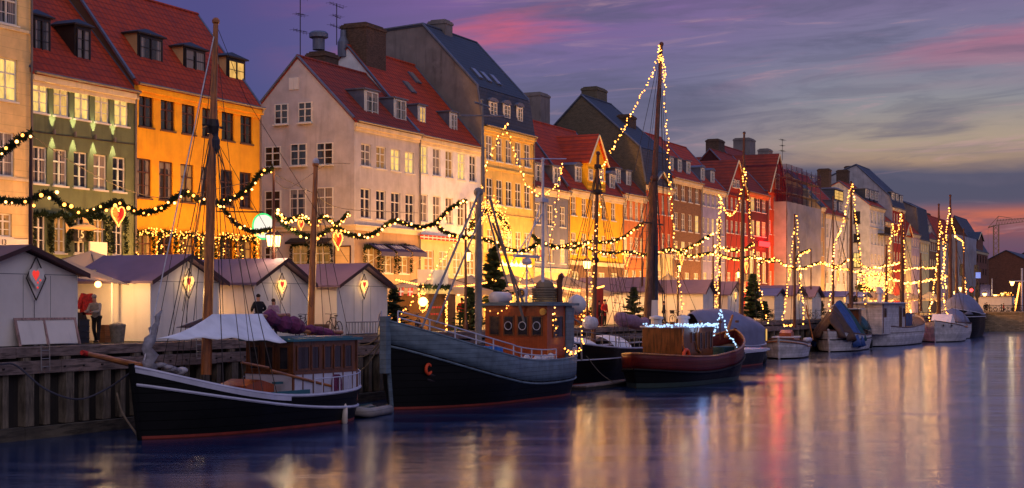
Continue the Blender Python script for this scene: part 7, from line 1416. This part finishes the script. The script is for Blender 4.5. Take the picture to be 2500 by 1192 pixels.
# ------------------------------------------------------------------ bridge, far street, crane
T = thing('bridge', 'stone canal bridge abutment with iron parapet at the right edge', 'bridge', (266, -60, 0)); q = MB(); q.box((0, 0, WATER - .5), (9, 60 + DQ + 1, .0)); q.build('abutment', M['stone'], T); MB().box((-.2, 0, .004), (9.2, 60 + DQ + 1, .35)).build('coping', M['stone'], T)
q = MB(); q.box((-.05, 30, 1.35), (.05, 96.5, 1.45)); q.box((-.03, 30, .5), (.03, 96.5, .56))
for k in range(34): y_ = 30 + k * 2; q.box((-.08, y_ - .08, .35), (.08, y_ + .08, 1.6))
for k in range(260): y_ = 30 + k * .256; q.box((-.02, y_, .5), (.02, y_ + .04, 1.35))
q.build('parapet', M['iron'], T)
def at_x(px, x): k_ = kx(px, x); return k_ * (S0 - C0 * tt(px)), k_
def far_lamp(label, px, py_top, x=270, e=320):
    y_, k_ = at_x(px, x); h = EYE + (HY - py_top) / F * k_; T = thing('lamp_post', label, 'lamp post', (x, y_, 0)); MB().lathe((0, 0, 0), [(.14, 0), (.12, 1), (.07, 1.2), (.05, h - 1)], 8).build('pole', M['iron'], T); ln = MB().lathe((0, 0, h - 1.1), [(.15, 0), (.38, .75), (.40, .8), (.1, 1.05), (.02, 1.25)], 6).build('lantern', M['iron'], T)
    MB().lathe((0, 0, h - 1.05), [(.17, .02), (.42, .72)], 8).build('lantern_glass', M['lamp_glass'], ln); lamp(T, (-1.0, 0, h - .7), e, (1, .66, .28), .3)
for a in (('tallest lantern on the bridge near the right edge', 2471, 683), ('first small lantern left of the brick shed', 2404, 712, 300), ('second small lantern before the brick shed', 2430, 716, 320), ('lantern left of the grey barge by the traffic lights', 2346, 697, 262), ('small lantern beyond the bridge crossing', 2448, 712, 330)): far_lamp(*a)
def signal(label, px, py, x, red=True, arm=False):
    y_, k_ = at_x(px, x); z = EYE + (HY - py) / F * k_; T = thing('traffic_light', label, 'traffic light', (x, y_, 0)); MB().tube([(0, 0, 0), (0, 0, z + 1)], .09, 6).build('pole', M['iron'], T); MB().box((-.2, -.35, z - 1.1), (.2, .35, z + .9)).build('housing', M['black_plastic'], T)
    q = MB().ball((-.22, 0, z + .3), (.08, .30, .30), 10, 6); q.build('red_light' if red else 'dark_light', M['red_lamp' if red else 'black_plastic'], T)
signal('red traffic light left of the pair by the grey barge', 2351, 713, 262); signal('red traffic light right of the first, before the brick warehouse', 2372, 713, 264); signal('unlit traffic light high on its pole by the brick warehouse', 2384, 660, 266, False); signal('rightmost low traffic light by the brick warehouse', 2386, 712, 268, False); signal('unlit signal box high before the far scaffold sheeting', 2349, 658, 260, False)
y_, k_ = at_x(2422, 300); T = thing('flagpole', 'white flagpole with a hanging navy banner before the brick shed', 'flagpole', (300, y_, 0)); zt = EYE + 65 / F * k_; MB().tube([(0, 0, 0), (0, 0, zt)], .09, 6).build('pole', M['rail_white'], T); MB().box((-.03, .3, zt - 3.4), (.03, 2.2, zt - 1.2)).build('banner', M['navy'], T)
y_, k_ = at_x(2386, 262); z_ = EYE + (745 - 672) / F * k_; T = thing('street_sign', 'small lit blue and white sign beside the brick warehouse', 'sign', (263, y_, 0)); MB().tube([(0, 0, 0), (0, 0, z_)], .06, 6).build('pole', M['iron'], T); MB().box((-.1, -.4, z_ - .5), (.1, .4, z_ + .5)).build('panel', mat('sign_blue', srgb(90, 130, 230), .5, emit=(srgb(120, 150, 255), .5)), T)
y_, k_ = at_x(2404, 290); T = thing('site_hut', 'small white cabin beyond the bridge', 'hut', (290, y_ - 5, 0)); MB().box((0, 0, 0), (3, 9, 3.0)).build('wall', M['stall_white'], T); MB().box((-.2, -.2, 3.0), (3.2, 9.2, 3.15)).build('roof', M['felt'], T)
# parked bicycles and people beyond the parapet read as one dark band
for i, px in enumerate((2412, 2424, 2437, 2456, 2466, 2484)): y_, k_ = at_x(px, 267.5 + i * .3); q = thing('bicycle', f'{["first","second","third","fourth","fifth","sixth"][i]} bicycle from the left parked behind the bridge parapet', 'bicycle', (267.5 + i * .3, y_, .36), R(80)); [MB().tube([(x_ + .33 * math.cos(a), 0, .34 + .33 * math.sin(a)) for a in [2 * math.pi * k / 12 for k in range(13)]], .04, 5, False).build('wheel', M['rubber'], q) for x_ in (-.5, .5)]; MB().tube([(-.5, 0, .34), (-.2, 0, .85), (.36, 0, .86), (.5, 0, .34)], .03, 5).build('frame', M['iron'], q)
# ship beyond: white mast with lights at the right edge, low ball of golden lights
y_, k_ = at_x(2495, 300); T = thing('ship_mast', 'white ship mast with a strand of warm bulbs at the right edge', 'mast', (300, y_, 0)); zt = EYE + 90 / F * k_; q = MB(); q.tube([(0, 0, 0), (0, 0, zt)], .2, 6); q.tube([(0, -2.4, zt - 2.5), (0, 2.4, zt - 2.5)], .12, 5); q.build('mast', M['rail_white'], T)
for k in range(24): inst('bulb', BULB, T, (-.3, .4 + k * .05, zt - 3 - k * .3), 0, .17)
y_, k_ = at_x(2457, 330); T = thing('lit_bush', 'round bush wound with golden lights beyond the bridge', 'bush', (330, y_, 0)); q = MB()
for k in range(260): v = Vector((random.gauss(0, 1), random.gauss(0, 1), random.gauss(0, 1))).normalized(); q.ball(Vector((0, 0, 2.4)) + v * 2.0 * random.uniform(.6, 1), .07, 4, 3)
tag(q.build('fairy_lights', M['bulb'], T), kind='stuff'); q = MB()
for k in range(500): v = Vector((random.gauss(0, 1), random.gauss(0, 1), random.gauss(0, 1))).normalized() * 1.9 * random.random() ** .3; s_ = .25; q.add([Vector((0, 0, 2.4)) + v, Vector((0, s_, 2.4)) + v, Vector((0, 0, 2.4 + s_)) + v], [(0, 1, 2)])
q.build('foliage', M['fir'], T)
y_, k_ = at_x(2432, 700); z_ = lambda py: EYE + (HY - py) / F * k_; T = thing('tower_crane', 'tower crane silhouetted against the orange sky on the right', 'crane', (700, y_, 0)); s_ = 1.1; q = MB(); zt = z_(550)
M['crane'] = mat('crane', srgb(190, 140, 96), .6)
for a, b_ in ((-1, -1), (1, -1), (1, 1), (-1, 1)): q.tube([(a * s_, b_ * s_, 0), (a * s_, b_ * s_, zt)], .15, 4)
n_ = 16
for k in range(n_):
    z0, z1 = zt * k / n_, zt * (k + 1) / n_
    for f in (((-s_, -s_), (s_, -s_)), ((-s_, -s_), (-s_, s_))): q.tube([(*f[0], z0), (*f[1], z1)], .09, 4); q.tube([(*f[1], z0), (*f[0], z1)], .09, 4)
q.build('tower', M['crane'], T); q = MB(); jl = at_x(2560, 700)[0] - y_; q.tube([(0, 0, zt), (0, jl, zt + 2.4)], .14, 4); q.tube([(0, 0, zt + 2), (0, jl, zt + 3.6)], .12, 4)
for k in range(18): u0, u1 = k / 18, (k + 1) / 18; q.tube([(0, jl * u0, zt + 2.4 * u0), (0, jl * (u0 + u1) / 2, zt + 2.6 + u0)], .07, 4); q.tube([(0, jl * (u0 + u1) / 2, zt + 2.6 + u0), (0, jl * u1, zt + 2.4 * u1)], .07, 4)
q.build('jib', M['crane'], T); q = MB(); q.tube([(0, 0, zt), (0, -1, z_(528)), (0, jl * .3, zt + 3)], .15, 4); q.tube([(0, 0, zt), (0, 3.5, zt - 1)], .25, 4); q.tube([(0, -1, z_(528)), (0, 3.5, zt - 1)], .12, 4); q.tube([(0, 3.5, zt - 1), (0, 3.5, zt - 22)], .05, 3); q.build('cab_frame', M['crane'], T)
T = thing('number_plate', 'white plate with the number 13 over the doorway of the cream house', 'number plate', (X(8, 51.9), 51.9, Z(8, 592, 51.9))); MB().box((-1.1, -.02, -.2), (1.6, .02, .2)).build('plate', M['white_wood'], T); text('13', T, (0, -.04, 0), .36, 'black_wood')
T = thing('number_sign', 'dark sign with the golden number 17 right of the deep red house', 'sign', (X(1822, 51.6), 51.6, Z(1822, 678, 51.6))); MB().box((-1.2, -.03, -.5), (1.2, .03, .5)).build('board', M['black_wood'], T); text('17', T, (0, -.05, 0), .9, 'brass')
# rooftop things
def roof_thing(px, py, D, fn, name, label, cat): T = thing(name, label, cat, P(px, py, D)); fn(T); return T
def antenna(T, n=5, h=5.5, tilt=1):
    q = MB(); q.tube([(0, 0, 0), (0, 0, h)], .035, 5)
    for f, w_, k_ in ((.97, .9, 5), (.7, .5, 4), (.45, .8, 5)):
        z = h * f; q.tube([(-w_, 0, z), (w_, 0, z + .1 * tilt)], .02, 4)
        for i in range(k_): x_ = -w_ + 2 * w_ * i / (k_ - 1); q.tube([(x_, -.35, z), (x_, .35, z)], .012, 3); q.tube([(x_, 0, z - .12), (x_, 0, z + .12)], .012, 3)
    q.build('aerial', M['iron'], T)
roof_thing(733, 150, 57.5, lambda T: antenna(T, 5, 4.6), 'antenna', 'tall rooftop aerial left of the ventilation ducts', 'antenna'); roof_thing(822, 110, 58, lambda T: antenna(T, 4, 3.0, -1), 'antenna', 'rooftop aerial between the ducts and the big brick chimney', 'antenna'); roof_thing(1910, 392, 56, lambda T: antenna(T, 4, 3.0), 'antenna', 'small rooftop aerial beside the magenta scaffold net', 'antenna')
def duct(T, r=.55, h=2.2, cap=True):
    q = MB().lathe((0, 0, 0), [(r * .8, 0), (r * .8, h * .6), (r * 1.25, h * .68), (r * 1.25, h * .9), (r, h)] if cap else [(r, 0), (r, h * .55), (r * .55, h * .75), (r * .5, h)], 14); q.build('duct', M['lead'], T)
roof_thing(778, 122, 58.5, lambda T: duct(T, .55, 1.3), 'ventilation_duct', 'wide capped ventilation duct on the roof behind the grey gable', 'duct'); roof_thing(838, 140, 58.5, lambda T: duct(T, .42, 2.0, False), 'ventilation_duct', 'narrow necked ventilation duct left of the big brick chimney', 'duct')
